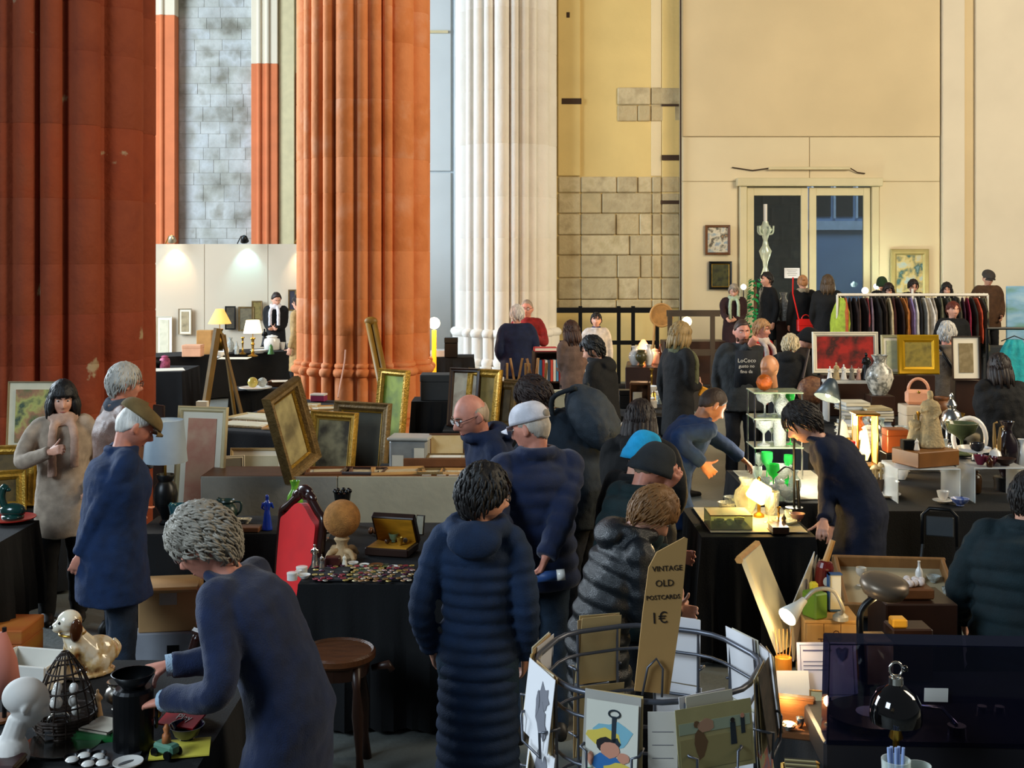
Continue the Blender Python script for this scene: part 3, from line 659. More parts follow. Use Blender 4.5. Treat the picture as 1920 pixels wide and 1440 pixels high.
P[1] = person('man in navy jacket and olive flat cap with hands clasped behind his back', (252, 752), 6.4, -65, lean=7, head=(30, 5, 0), armL=(-.06, -.20, .80), armR=(.05, -.21, .84), coat=('#0a3060', .66), legs='#22344a', hair=('crop', '#d6d2ca'), hat=('flat', '#75613a'), girth=1.32, shirt=None, tone='pink', curl=25)
P[2] = person('grey-haired man in brown leather jacket and striped scarf by the dark pillar', (232, 680), 7.7, -55, lean=2, head=(8, 5, 0), coat=('#7a5646', .68), legs='#1c1a1c', hair=('short', '#a9a69e'), scarf='#4a505c', glasses='#3a2a20', rough=.42, girth=1.12, tone='pink', armL='down', armR='down')
P[3] = person('black-haired woman in beige coat and pink scarf holding her scarf', (118, 714), 8.1, -158, head=(10, 0, 0), coat=('#b3a08c', .62), legs='#101012', hair=('bob', '#0d0b0c'), scarf='#c9a590', male=0, armR=('px', 92, 848, 7.78), poleR=(1, -.1, -.9), armL='pocket', curl=60, girth=1.02)
P[4] = person('curly grey-haired man in navy wool coat bending over the front table', (385, 952), 4.15, 78, lean=33, head=(34, 5, 0), armL=('px', 315, 1312, 4.0), armR=('px', 322, 1246, 4.25), coat=('#0c2450', .45), legs='#1a2434', hair=('curly', '#8f887c'), glasses='#1c1c1e', hood=None, sheen=.15, girth=1.08, tone='pink', palmL=(0, 0, -1), palmR=(0, 0, -1), curl=45, cuff='#b4cce0')
P[5] = person('bald man with glasses in dark blue jacket leaning forward to look', (884, 736), 6.8, 112, lean=22, head=(22, 5, 0), coat=('#14284e', .72), legs='#1a2030', hair=('bald', '#b09a80'), glasses='#3a1c18', hood='down', tone='pink', girth=1.08)
P[6] = person('man in white baseball cap and navy quilted jacket seen from behind', (996, 752), 6.1, 12, head=(16, 48, 0), armL=('px', 972, 1052, 5.82), armR=('px', 1022, 1050, 5.80), coat=('#0c2450', .80), legs='#1d3348', hair=('crop', '#b7ada0'), hat=('cap', '#e4e2ea'), quilt=.085, girth=1.16, tone='pink', curl=55, palmR=(-1, 0, 0))
P[7] = person('dark-haired woman in long navy quilted hooded coat seen from behind', (906, 874), 4.84, -6, head=(10, -62, 0), coat=('#0c2e54', .40), legs='#1b3a52', hair=('mop', '#14100f'), quilt=.058, hood='down', girth=.90, male=0, glasses='#121214', fold=.012, armL=(-.205, .06, .86), armR=(.19, .07, .84))
P[8] = person('brown-haired person in shiny black puffer jacket bending over the postcards', (1222, 910), 5.05, -75, lean=24, head=(46, -4, 0), coat=('#141b22', .62), legs='#14181f', hair=('fringe', '#74502a'), quilt=.075, rough=.34, hood='down', male=0, girth=1.0, armL='belly', armR='belly', fold=.02)
P[9] = person('person in dark grey ribbed beanie and dark green puffer jacket', (1222, 830), 5.8, -58, lean=18, head=(36, 0, 0), coat=('#0a2c30', .72), legs='#14181f', hair=('crop', '#7a6a58'), hat=('beanie', '#2b3238'), quilt=.11, girth=1.12, tone='pink', armL='belly', armR='chin')
P[10] = person('person in bright cyan beanie standing behind the grey beanie', (1204, 809), 6.35, -50, lean=10, head=(25, 0, 0), coat=('#0d1013', .7), legs='#101216', hair=('crop', '#3a2a1e'), hat=('beanie', '#1aa6e0'))
P[11] = person('dark long-haired woman in black fur-trimmed parka seen from behind', (1200, 752), 7.1, -8, lean=10, head=(18, -10, 0), coat=('#0c0c0f', .6), legs='#101014', hair=('long', '#20130e'), hood='down', male=0, girth=1.3, armL='belly', armR='pocket')
P[12] = person('man in blue jacket reaching down over the glassware table', (1335, 725), 8.2, -72, lean=36, head=(38, 0, 0), coat=('#11386a', .66), legs='#15181f', hair=('crop', '#33241a'), armL=('px', 1398, 864, 8.55), armR=('px', 1316, 868, 7.95), poleR=(0, -.8, .6), poleL=(0, 0, 1), tone='tan', curl=30, girth=1.08, palmL=(0, 0, -1))
P[13] = person('dark-haired person in navy coat bending over the glassware from the right', (1506, 754), 7.35, 80, lean=38, head=(36, 0, 0), coat=('#101c3a', .55), legs='#12161f', hair=('mop', '#1e150f'), armL=('px', 1545, 975, 7.1), armR=('px', 1560, 985, 7.5), poleL=(0, 0, -1), male=0, girth=1.15, palmL=(0, 0, -1))
P[14] = person('bearded man in dark grey jacket over printed shirt with hand on chin', (1391, 598), 12.8, 186, head=(8, 0, 0), coat=('#303436', .80), legs='#15161c', hair=('crop', '#3c2a20'), beard='#5a3a2a', armL='chin', girth=1.32, tone='pink', palmL=(-.3, -1, .2), curl=70)
P[15] = person('smiling woman in red coat and white scarf behind the bearded man', (1428, 598), 14.4, -140, head=(8, 10, 0), coat=('#b81a1a', .7), legs='#15161c', hair=('short', '#b08458'), scarf='#d6c6ba', male=0, tone='pink')
P[16] = person('woman in black coat with cream fur hood bending away', (1482, 628), 13.4, -28, lean=16, head=(14, 0, 0), coat=(BLK, .6), legs='#101014', hair=('mop', '#c9b894'), hood='down', male=0, girth=1.2)
P[17] = person('person in black beanie and brown coat looking down', (1514, 614), 13.9, -118, lean=10, head=(28, 0, 0), coat=('#241716', .6), legs='#101014', hair=('crop', '#1c1410'), hat=('beanie', '#0c0c0e'), male=0, armL='belly', armR='belly')
P[18] = person('woman in maroon coat with long pale green scarf on the platform', (1376, 532), 20.2, 172, head=(24, 0, 0), z0=.4, coat=('#3a1a1c', .6), legs='#16161a', hair=('short', '#8e8272'), scarf='#b4c4a4', male=0, girth=1.1, armL='belly', armR='fwd')
P[19] = person('young man in black coat standing before the left door pane', (1438, 510), 20.9, 108, head=(6, 0, 0), z0=.4, coat=(BLK, .6), legs='#101014', hair=('short', '#1a1412'))
P[20] = person('blonde woman in black coat with red shoulder bag seen from behind', (1505, 516), 20.4, 6, head=(10, -10, 0), z0=.4, coat=(BLK, .5), legs='#101014', hair=('bun', '#a8744a'), scarf='#a99a80', male=0, girth=1.15)
P[21] = person('long-haired woman in black coat beside the clothes rail seen from behind', (1552, 516), 19.9, -15, z0=.4, coat=('#08080a', .45), legs='#101014', hair=('long', '#4c3a26'), male=0, girth=1.2)
P[22] = person('person in dark green beanie behind the clothes rail', (1654, 519), 21.4, 150, head=(20, 0, 0), z0=.4, coat=('#101410', .7), legs='#101014', hair=('crop', '#1c1410'), hat=('beanie', '#2c4a2a'))  # the green light on the beanie is put into its colour
P[23] = person('dark-haired woman looking down behind the clothes rail', (1666, 531), 20.6, 170, head=(22, 0, 0), z0=.4, coat=('#141014', .7), legs='#101014', hair=('long', '#1c100c'), male=0)
P[24] = person('dark-haired man in black behind the middle of the clothes rail', (1712, 523), 21.0, 175, head=(25, 0, 0), z0=.4, coat=('#121216', .7), legs='#101014', hair=('short', '#201612'))
P[25] = person('curly dark-haired woman behind the right end of the clothes rail', (1775, 530), 20.6, 165, head=(14, 0, 0), z0=.4, coat=('#16141a', .7), legs='#101014', hair=('long', '#160e0c'), male=0)
P[26] = person('man in brown jacket, navy jumper and grey flat cap at the far right', (1853, 507), 21.2, 176, head=(14, 0, 0), z0=.4, coat=('#5c3c22', .75), legs='#15161c', hair=('crop', '#3a3028'), hat=('flat', '#4a4340'), armL='pocket', armR='pocket', girth=1.15)
P[27] = person('red-haired woman in black top in front of the clothes rail', (1787, 565), 18.3, 160, head=(4, 25, 0), coat=('#0c0c10', .7), legs='#101014', hair=('short', '#5c2416'), male=0)
P[28] = person('grey-haired man in taupe jacket with a bag strap seen from behind', (1776, 602), 13.0, -20, head=(6, -15, 0), coat=('#6e6254', .66), legs='#2a2622', hair=('short', '#b9b5ae'), girth=1.15, tone='pink', armL='belly', armR='belly')
P[29] = person('dark-haired woman in black fur coat at the right seen from behind', (1874, 664), 10.6, -5, head=(12, 15, 0), coat=('#0c0a0b', .45), legs='#101014', hair=('long', '#1d110c'), male=0, girth=1.4, fold=.05, armL='belly', armR='belly')
P[30] = person('person in dark teal quilted jacket cut off by the right edge', (1930, 884), 5.15, -28, lean=14, head=(16, -20, 0), coat=('#0c2a33', .62), legs='#101418', hair=('short', '#171210'), quilt=.07, girth=1.38, armL=(-.27, .12, .84), armR='belly')
P[31] = person('long-haired woman in brown wool coat seen from behind at the middle', (1071, 602), 15.0, 25, head=(14, 10, 0), coat=('#6d564a', .55), legs='#1a181a', hair=('long', '#3b2216'), male=0, armL='belly', armR='belly')
P[32] = person('dark-haired woman in white cardigan facing the camera by the railing', (1118, 586), 18.6, 178, head=(2, -5, 0), coat=('#cfc4ba', .7), legs='#1a1a22', hair=('short', '#17100f'), male=0, shirt='#2c2c6a')
P[33] = person('black-haired man in black hooded jacket looking down to the left', (1112, 631), 11.6, 62, lean=6, head=(26, 8, 0), coat=('#0a0a0c', .7), legs='#101014', hair=('mop', '#0c0a0b'), hood='down', girth=1.22, armL='belly', armR='belly')
P[34] = person('white-haired man in blue jacket and jeans by the white pillar', (970, 571), 16.6, 6, head=(2, -20, 0), coat=('#18274c', .78), legs='#28486e', hair=('short', '#cfcbc4'), girth=1.22, armL='pocket', armR='pocket')
P[35] = person('man in dark red jacket with glasses facing the camera by the white pillar', (988, 561), 17.4, 170, head=(4, 0, 0), coat=('#8c1c1e', .75), legs='#15161c', hair=('crop', '#9a8a78'), glasses='#241c1a', armL=(-.16, .30, 1.32), tone='pink')
P[36] = person('dark curly-haired person with a grey backpack bending to the left', (1003, 706), 7.8, 62, lean=42, head=(36, 0, 0), coat=('#2a3846', .7), legs='#182030', hair=('mop', '#2a1913'), scarf=None, shirt='#d8c89c', male=0, armL='fwd', armR='fwd')
P[37] = person('blonde woman in black coat with olive scarf and yellow cloth', (1276, 604), 12.25, -62, head=(10, 0, 0), coat=('#0d0d10', .6), legs='#101014', hair=('bob', '#8e7448'), scarf='#6a6c50', male=0, armR='belly')
P[38] = person('dark-haired woman with white shawl behind the far left table', (518, 548), 22.5, 182, head=(24, 25, 0), coat=('#101014', .7), legs='#101014', hair=('bun', '#2a1c16'), scarf='#e2dfe6', male=0, armL='belly', armR='belly')
P[39] = person('person in tan coat half hidden behind the orange pillar', (560, 552), 20.2, 70, coat=('#b39260', .5), legs='#1a1a1c', hair=('short', '#2a211b'))
P[40] = person('dark-haired person cut off by the right edge near the turquoise dress', (1934, 550), 19.9, 120, z0=.4, coat=('#101014', .6), legs='#101014', hair=('short', '#1a1412'))
# ---------------------------------------------------------------- furniture and goods: generators
def on(px, py, z):
    Y = (CH - z) * F / (py - HY); return Vector((WX(px, Y), Y, z))
m_blk = M('black_cloth', '#0a0b0d', .95, var=.25, scale=6, bump=.2, bscale=120); m_wood = M('brown_wood', '#6a4020', .45, var=.3, scale=7, stretch=(1, 6, 1), bump=.08); m_dwood = M('dark_wood', '#2c170d', .4, var=.3, scale=6, stretch=(1, 5, 1))
m_lwood = M('light_wood', '#b98a4e', .5, var=.2, scale=6, stretch=(1, 5, 1)); m_gold = M('gilt', '#a8822f', .38, metal=.55, var=.35, scale=18, bump=.35, bscale=60); m_ogold = M('old_gilt', '#6e5730', .5, metal=.35, var=.35, scale=16, bump=.4, bscale=60)
m_silver = M('silver', '#c9c7c0', .2, metal=1, var=.1); m_white = M('white_china', '#e4e0d8', .25, var=.04, coat=.5); m_paper = M('paper', '#e2dac6', .8, var=.06, scale=4); m_card = M('cardboard', '#b08a5c', .85, var=.12, scale=5)
m_bm = M('black_metal', '#111214', .35, metal=.4); m_steel = M('steel_wire', '#5c5f68', .4, metal=.7, var=.2); m_brass = M('brass', '#b08a3c', .28, metal=1)
g_clear = glass('clear_glass', '#f4faf6', .02, .16); g_green = glass('green_glass', '#3ad060', .03, .35); g_amber = glass('amber_glass', '#f08a1c', .05, .55); g_cut = M('cut_crystal', '#dfe6e2', .08, var=.1, scale=30, bump=.8, bscale=70, trans=.55); g_smoke = glass('smoked_acrylic', '#8f8ca8', .05, .15, '#1c2238')
def drape(cx, cy, w, d, z, zb, seed=0, rot=0, cham=.03):
    """tablecloth: top sheet with wavy sides hanging to zb"""
    mb = MB(); per = []; n = 26; rg = random.Random(seed)
    for a, b in (((-w / 2, -d / 2), (w / 2, -d / 2)), ((w / 2, -d / 2), (w / 2, d / 2)), ((w / 2, d / 2), (-w / 2, d / 2)), ((-w / 2, d / 2), (-w / 2, -d / 2))):
        for i in range(n): t = i / n; per.append((a[0] + (b[0] - a[0]) * t, a[1] + (b[1] - a[1]) * t))
    ph = rg.uniform(0, 6); rings = []
    for f, zz in ((.0, z + .006), (.004, z + .004), (.012, z - .015), (.5, z - (z - zb) * .35), (1, z - (z - zb) * .7), (1.1, zb)):
        rg_ = []
        for i, (x, y) in enumerate(per):
            q = .022 * f * (1 + math.sin(i * .9 + ph) + .6 * math.sin(i * 2.3 + ph * 2)); l = math.hypot(x, y) or 1; o = .006 * min(1, f * 20) + q
            nx = (1 if x > w / 2 - 1e-4 else -1 if x < -w / 2 + 1e-4 else 0); ny = (1 if y > d / 2 - 1e-4 else -1 if y < -d / 2 + 1e-4 else 0); rg_.append((x + nx * o, y + ny * o, zz))
        rings.append(rg_)
    mb.loft(rings, False); mb.f.append(tuple(range(len(per)))); mb.mi.append(0); return mb
NT = [0]
def table(label, cloth_label, cx, cy, w, d, z, mat=m_blk, rz=0, zb=.03, seed=1, name='tablecloth'):
    NT[0] += 1
    t = thing('table', label, 'table', (cx, cy, 0), R(rz)); obj('tabletop', MB().bbox((0, 0, z - .02), (w - .02, d - .02, .03), .006), m_wood, t)
    for sx in (-1, 1):
        for sy in (-1, 1): obj('leg', MB().tube([(sx * (w / 2 - .06), sy * (d / 2 - .06), 0), (sx * (w / 2 - .06), sy * (d / 2 - .06), z - .035)], .02, 8), m_bm, t)
    c = obj(name, drape(cx, cy, w, d, z - .004, zb, seed), mat, None, (cx, cy, 0), R(rz), smooth=False); smoothed(c, 50)
    tag(c, cloth_label, 'tablecloth'); return t
def place(o, loc, rz=0, tilt=0, roll=0):
    o.location = loc; o.rotation_euler = (Matrix.Rotation(R(rz), 3, 'Z') @ Matrix.Rotation(R(tilt), 3, 'X') @ Matrix.Rotation(R(roll), 3, 'Y')).to_euler(); return o
PIC = [0]
def picmat(cols, scale=3, contrast=.3, stretch=None):
    PIC[0] += 1; return M('canvas_%d' % PIC[0], cols=cols, rough=.6, scale=scale, contrast=contrast, stretch=stretch, bump=.05, bscale=90)
def picture(label, loc, w, h, rz=0, tilt=0, roll=0, fr=m_gold, fw=.06, cols=('#3a3420', '#6a5a34', '#a08a54'), mat_=None, mw=0, scale=4, depth=.035, contrast=.3, inner=None, name='framed_picture', cat='picture', group=None, stretch=None, glassy=False):
    """frame standing on its lower edge at loc; faces -Y before rz; tilt>0 leans back"""
    t = thing(name, label, cat, (0, 0, 0), 0, group); place(t, loc, rz, -tilt, roll)
    prof = [(0, .0), (.0, -depth * .6), (fw * .15, -depth), (fw * .45, -depth * .75), (fw * .7, -depth * .8), (fw, -depth * .35), (fw, .0)]
    rings = []
    for sx, sz in ((-1, 0), (1, 0), (1, 1), (-1, 1)):
        rings.append([(sx * (w / 2 - a), y, (a if sz == 0 else h - a)) for a, y in prof])
    f = obj('frame', MB().loft(rings, False, closed=True), fr, t); smoothed(f, 30)
    if inner: obj('slip', MB().loft([[(sx * (w / 2 - a), y, (a if sz == 0 else h - a)) for a, y in ((fw, -.002), (fw, -depth * .5), (fw + .014, -depth * .3), (fw + .014, -.002))] for sx, sz in ((-1, 0), (1, 0), (1, 1), (-1, 1))], False, closed=True), inner, t)
    if mw: obj('mount', MB().box((0, -.004, h / 2), (w - 2 * fw, .004, h - 2 * fw)), mat_ or m_paper, t)
    i = fw + mw; obj('canvas', MB().box((0, -.009, h / 2), (w - 2 * i, .006, h - 2 * i)), picmat(cols, scale / max(w, h), contrast, stretch), t)
    obj('backing', MB().box((0, .001, h / 2), (w - fw, .004, h - fw)), m_card, t); return t
VP = {'vase': [(.5, 0), (.55, .03), (.75, .15), (1, .42), (.86, .64), (.45, .78), (.38, .86), (.6, 1), (.54, 1), (.3, .86), (.3, .8)],
 'urn': [(.45, 0), (.5, .04), (.28, .1), (.35, .16), (.9, .4), (1, .6), (.85, .78), (.6, .86), (.75, .95), (.7, 1), (.5, .9)],
 'bottle': [(.9, 0), (1, .04), (1, .5), (.85, .62), (.38, .74), (.32, .95), (.4, .96), (.4, 1), (.25, 1)],
 'goblet': [(.85, 0), (.85, .02), (.2, .06), (.11, .12), (.1, .42), (.25, .5), (.8, .62), (1, .8), (.95, 1), (.9, 1), (.85, .8), (.3, .56)],
 'tumbler': [(.75, 0), (.8, .02), (1, 1), (.92, 1), (.72, .06)],
 'bowl': [(.4, 0), (.42, .08), (.35, .12), (.75, .45), (1, 1), (.94, 1), (.68, .5), (.2, .2)],
 'plate': [(.55, 0), (.6, .2), (1, .8), (1, 1), (.9, .9), (.55, .4)],
 'stand': [(.6, 0), (.62, .05), (.3, .12), (.12, .25), (.1, .6), (.3, .72), (.98, .8), (1, .98), (.94, .86), (.2, .82)],
 'compote': [(.6, 0), (.6, .04), (.2, .1), (.1, .2), (.1, .45), (.3, .55), (.8, .72), (1, 1), (.92, 1), (.7, .75), (.2, .6)],
 'candlestick': [(1, 0), (1, .05), (.5, .1), (.25, .16), (.4, .22), (.2, .3), (.25, .6), (.4, .66), (.22, .72), (.3, .9), (.55, .95), (.5, 1), (.3, .96)],
 'jar': [(.85, 0), (.95, .05), (1, .5), (.9, .72), (.6, .78), (.62, .84), (.75, .86), (.5, .95), (.12, .97), (.15, 1)],
 'cup': [(.5, 0), (.52, .06), (.8, .35), (1, 1), (.93, 1), (.72, .4), (.3, .15)],
 'bell': [(1, 0), (.98, .1), (.7, .35), (.55, .75), (.3, .88), (.12, .92), (.12, 1)],
 'ball': [(.05, 0), (.45, .05), (.8, .2), (1, .5), (.8, .8), (.45, .95), (.05, 1)],
 'box_jar': [(1, 0), (1, .7), (1.05, .72), (1.05, .95), (.9, 1)],
 'tazza': [(.7, 0), (.7, .05), (.25, .15), (.15, .3), (.2, .6), (.9, .75), (1, 1), (.9, .95), (.3, .8)]}
def ware(kind, label, loc, w, h, mat, cat=None, name=None, n=20, rz=0, group=None, tilt=0, rib=0):
    mb = MB(); P_ = [(r * w / 2, z * h) for r, z in VP[kind]]; mb.lathe(P_, n)
    if rib: mb.v = [(x * (1 + rib * (.5 + .5 * math.cos(math.atan2(y, x) * n / 2))), y * (1 + rib * (.5 + .5 * math.cos(math.atan2(y, x) * n / 2))), z) for x, y, z in mb.v]
    nm = name or {'box_jar': 'lidded_box', 'ball': 'glass_ball', 'stand': 'cake_stand', 'bell': 'bell'}.get(kind, kind); o = obj(nm, mb, mat); smoothed(o, 55); place(o, loc, rz, tilt); tag(o, label, cat or nm.split('_')[-1], group); return o
def jug(label, loc, w, h, mat, prof='vase', handles=1, cat='jug', name='jug', rz=0, spout=True):
    t = thing(name, label, cat, loc, R(rz)); smoothed(obj('vessel', MB().lathe([(r * w / 2, z * h) for r, z in VP[prof]], 20), mat, t), 55)
    for i in range(handles):
        s_ = 1 if i == 0 else -1; obj('handle', MB().tube(curve([(s_ * w * .22, 0, h * .92), (s_ * w * .62, 0, h * .9), (s_ * w * .62, 0, h * .6), (s_ * w * .42, 0, h * .42)], 5), w * .055, 6), mat, t, smooth=True)
    if spout: obj('spout', MB().tube([(-w * .15, 0, h * .92), (-w * .42, 0, h * 1.04)], [w * .14, w * .08], 8), mat, t, smooth=True)
    return t
def boxes(label, loc, d, mat, name='box', cat='box', rz=0, lid=True, b=.006, lidmat=None, group=None):
    t = thing(name, label, cat, loc, R(rz), group); obj('body', MB().bbox((0, 0, d[2] * (.36 if lid else .5)), (d[0], d[1], d[2] * (.72 if lid else 1)), b), mat, t)
    if lid: obj('lid', MB().bbox((0, 0, d[2] * .86), (d[0] * 1.02, d[1] * 1.02, d[2] * .28), b), lidmat or mat, t)
    return t
def book(label, loc, d, mat, rz=0, name='book', group=None):
    t = thing(name, label, 'book', loc, R(rz), group)
    for z in (.003, d[2] - .003): obj('cover', MB().box((0, 0, z), (d[0], d[1], .006)), mat, t)
    obj('spine', MB().box((-d[0] / 2 + .003, 0, d[2] / 2), (.006, d[1], d[2])), mat, t); obj('pages', MB().box((.002, 0, d[2] / 2), (d[0] - .012, d[1] - .012, d[2] - .013)), m_paper, t); return t
def figurine(label, loc, h, mat, rz=0, base=None, arms=1, name='figurine', cat='figurine', robe=.2, lean=0, group=None):
    """draped standing statuette"""
    t = thing(name, label, cat, loc, R(rz), group); mb = MB(); b0 = .06 if base else 0; H = h * (1 - b0); z0 = h * b0
    mb.lathe([(robe * .95, 0), (robe, .03), (robe * .8, .25), (robe * .62, .48), (robe * .5, .56), (robe * .62, .66), (robe * .66, .74), (robe * .5, .81), (.045, .84), (.05, .87)], 14, (0, 0, 0)); mb.v = [(x * (1 + .1 * math.cos(5 * math.atan2(y, x)) * max(0, .5 - z)), y * .8 * (1 + .1 * math.cos(5 * math.atan2(y, x)) * max(0, .5 - z)), z) for x, y, z in mb.v]
    mb.ell((0, .01, .925), (.055, .062, .075), None, 12, 8); mb.ell((0, -.025, .95), (.056, .05, .06), None, 10, 6)
    for sx in (-1, 1): mb.tube([(sx * .11, 0, .77), (sx * .16, .05, .62), (sx * .05, .13, .6 + .08 * sx * arms)], [.04, .035, .025], 7)
    mb.v = [(x * H, y * H + lean * z * H, z * H + z0) for x, y, z in mb.v]; o = obj('figure', mb, mat, t); fuse(o, max(.004, h * .014), 2)
    if base: obj('base', MB().lathe([(robe * h * 1.15, 0), (robe * h * 1.15, z0 * .7), (robe * h, z0)], 14), base, t)
    return t
def shade_lamp(label, loc, h, shade_w, mat_shade, mat_base, prof='vase', lit=0, col=(1, .7, .35), cat='lamp', stem=.25, top=.72, sh=.36):
    t = thing('table_lamp', label, cat, loc); hb = h * (1 - sh)
    smoothed(obj('base', MB().lathe([(r * shade_w * .28, z * hb * .8) for r, z in VP[prof]], 18), mat_base, t), 50); obj('stem', MB().tube([(0, 0, hb * .75), (0, 0, h * .92)], .008, 6), m_brass, t)
    r0, r1 = shade_w / 2, shade_w / 2 * top; obj('shade', MB().lathe([(r0, h - sh * h), (r1, h), (r1 - .004, h), (r0 - .004, h - sh * h)], 28, cap=False), mat_shade, t, smooth=True)
    obj('bulb', MB().ell((0, 0, h * (1 - sh * .55)), (.028, .028, .035), None, 10, 8), M('bulb_glow', '#ffd9a0', emit=14) if lit else m_white, t, smooth=True)
    if lit: bulb('lamp_light', Vector(loc) + Vector((0, 0, h * (1 - sh * .5))), lit, col, .04)
    return t
def goose(label, loc, pts, head_prof, head_dir, mat_arm, mat_head, lit=0, base_r=.07, cat='lamp', name='desk_lamp', target=None, rad=.009, col=(1, .72, .38), emis=14):
    """desk lamp with curved arm; pts local, last is the head's neck; head opens along head_dir"""
    t = thing(name, label, cat, loc); obj('base', MB().lathe([(base_r, 0), (base_r, .015), (base_r * .6, .025), (.012, .03)], 20), mat_arm, t, smooth=False); obj('arm', MB().tube(curve(pts, 8), rad, 8), mat_arm, t, smooth=True)
    d = Vector(head_dir).normalized(); rot = d.to_track_quat('Z', 'Y').to_matrix(); e = Vector(pts[-1]); obj('lamp_head', MB().lathe(head_prof, 22, e, rot=rot, cap=False), mat_head, t, smooth=True)
    L_ = max(z for r, z in head_prof)
    if lit:
        obj('bulb', MB().ell(e + d * (L_ * .72), (.026, .026, .034), rot, 10, 8), M('bulb_glow_%d' % emis, '#ffdca8', emit=emis), t, smooth=True); bulb('lamp_light', Vector(loc) + e + d * (L_ * .95), lit, col, .025)
    return t
# ---------------------------------------------------------------- left side: stands, pictures, front-left table
# far left stand
table('long trestle table of the far left stand', 'black cloth over the long table of the far left stand', -5.15, 21.0, 2.9, .9, .78, rz=32, seed=2)
table('side table of the far left stand beside the dark pillar', 'black cloth over the side table by the dark pillar', -6.0, 17.9, 2.2, 1.0, .78, seed=3)
for i, (px, c, aim, pw) in enumerate(((322, (1, .78, .45), None, 60), (458, (.35, .85, 1.0), None, 50), (566, (1, .80, .5), None, 60))):
    p = W(px, 447, Yp - .28); t = thing('clamp_spotlight', ['clamp spotlight with warm light at the left of the white partition', 'clamp spotlight with cyan light on the white partition', 'clamp spotlight with warm light beside the orange pillar'][i], 'lamp', p)
    obj('arm', MB().tube([(-.2, .27, -.1), (-.1, .15, .04), (0, .05, .06)], .012, 6), m_brass if i != 1 else m_bm, t); d = Vector((0, .55, -.9)).normalized(); rt = d.to_track_quat('Z', 'Y').to_matrix()
    obj('reflector', MB().lathe([(.03, -.06), (.06, -.03), (.085, .07), (.08, .07), (.05, -.02)], 18, (0, 0, 0), rot=rt, cap=False), M('lamp_metal', '#b9ad94', .3, metal=.7) if i != 1 else m_bm, t, smooth=True)
    obj('bulb', MB().ell(d * .035, (.045, .045, .05), rt, 10, 8), M('spot_bulb_%d' % i, '#fff0d8', emit=22, ecol='#fff0d0' if i != 1 else '#c8f4ff'), t, smooth=True); spot('spot_light', p + d * .1, p + d * .1 + Vector((0, .30, -.75)), pw * .8, c, 80, .8)
PW = lambda px, py, Y: W(px, py, Y)
for (lab, x, y, w, h, fr, cols, fw, mw) in (('large pale print on the white partition', 308, 632, 30, 78, M('cream_strip', '#d9d4c4', .7), ('#b9b59c', '#d2ccb4', '#a8a488'), .02, .05), ('two-panel dark print with black header on the partition', 347, 603, 25, 49, M('taupe_strip', '#9a8c74', .7), ('#4a4030', '#9c8c6c', '#b8a888'), .02, .04), ('dark narrow picture beside the pillar edge on the partition', 281, 640, 12, 78, m_dwood, ('#1c1812', '#2c261c'), .03, 0),
    ('dark narrow picture hung at the right of the partition', 548, 563, 15, 40, m_ogold, ('#1c1d2a', '#2c2c3a', '#14141c'), .03, 0), ('grey-brown landscape leaning on the partition', 462, 598, 30, 46, m_ogold, ('#4a4234', '#6a6048', '#38322a'), .035, 0), ('narrow brown picture leaning on the partition', 482, 582, 20, 36, m_ogold, ('#5a4a22', '#7a6a34', '#3c3418'), .03, 0), ('dark upright picture behind the paper lampshade', 432, 596, 20, 44, m_bm, ('#5a5034', '#3a3222', '#241f16'), .025, 0)):
    Yq = Yp - .06; s_ = F / Yq; picture(lab, W(x, y + h / 2, Yq), w / s_, h / s_, fr=fr, cols=cols, fw=fw, mw=mw, depth=.025, tilt=0)
TA = .78
shade_lamp('small table lamp with cream fabric shade glowing on the far left table', on(474, 668, TA), .62, .32, M('cream_shade', '#f0e2c0', .8, emit=1.6, ecol='#ffe2b0'), m_brass, 'candlestick', lit=14)
shade_lamp('table lamp with pointed yellow paper shade on the far left table', on(412, 656, TA), .75, .42, M('yellow_shade', '#e8b868', .8, emit=.9, ecol='#ffb860'), m_brass, 'vase', lit=12, top=.35)
boxes('pale peach cardboard box on the far left table', on(362, 668, TA), (.32, .24, .2), M('peach_card', '#e0a884', .8), name='cardboard_box')
for i, (k, lab, px, py, w, h, mt) in enumerate((('jar', 'white lidded tureen on the far left table', 510, 656, .3, .28, m_white), ('cup', 'white coffee cup nearest the tan coat', 542, 654, .12, .12, m_white), ('plate', 'white stacked plates on the far left table', 485, 662, .3, .06, m_white), ('vase', 'crystal vase beside the paper lampshade', 432, 660, .14, .26, g_cut), ('candlestick', 'brass candlestick on the far left table', 455, 664, .12, .3, m_brass), ('bowl', 'white porcelain bowl on the far left table', 412, 670, .24, .1, m_white), ('bottle', 'small clear bottle on the far left table', 444, 664, .08, .22, g_cut), ('vase', 'white flower vase on the far left table', 424, 667, .1, .2, m_white), ('jar', 'black and pink lidded jar at the pillar edge', 309, 690, .16, .2, M('pink_black', cols=['#1a1416', '#c05a7a', '#2a2022'], scale=12)), ('bowl', 'grey metal bowl at the pillar edge', 296, 690, .2, .12, m_bm), ('bell', 'small green ornament at the end of the table', 508, 664, .12, .18, M('green_glaze', '#3a6a3c', .3)), ('cup', 'small white jug near the cream lamp', 530, 656, .1, .14, m_white))): ware(k, lab, on(px, py, TA), w, h, mt)
t = boxes('upright tan wooden box behind the easel on the far left table', on(385, 664, TA), (.26, .2, .42), m_lwood, name='wooden_box', lid=False)
for i, (px, py, w, d) in enumerate(((440, 672, .5, .35), (300, 694, .7, .45))): tag(obj('paper_sheet', MB().box((0, 0, .004), (w, d, .006)), m_paper, None, on(px, py, TA), R(20 * i)), ['loose white papers on the far left table', 'large white paper sheet by the dark pillar'][i], 'paper')
figurine('dark bronze statuette beside the woman with white shawl', on(496, 650, TA), .34, m_bm, base=m_bm)
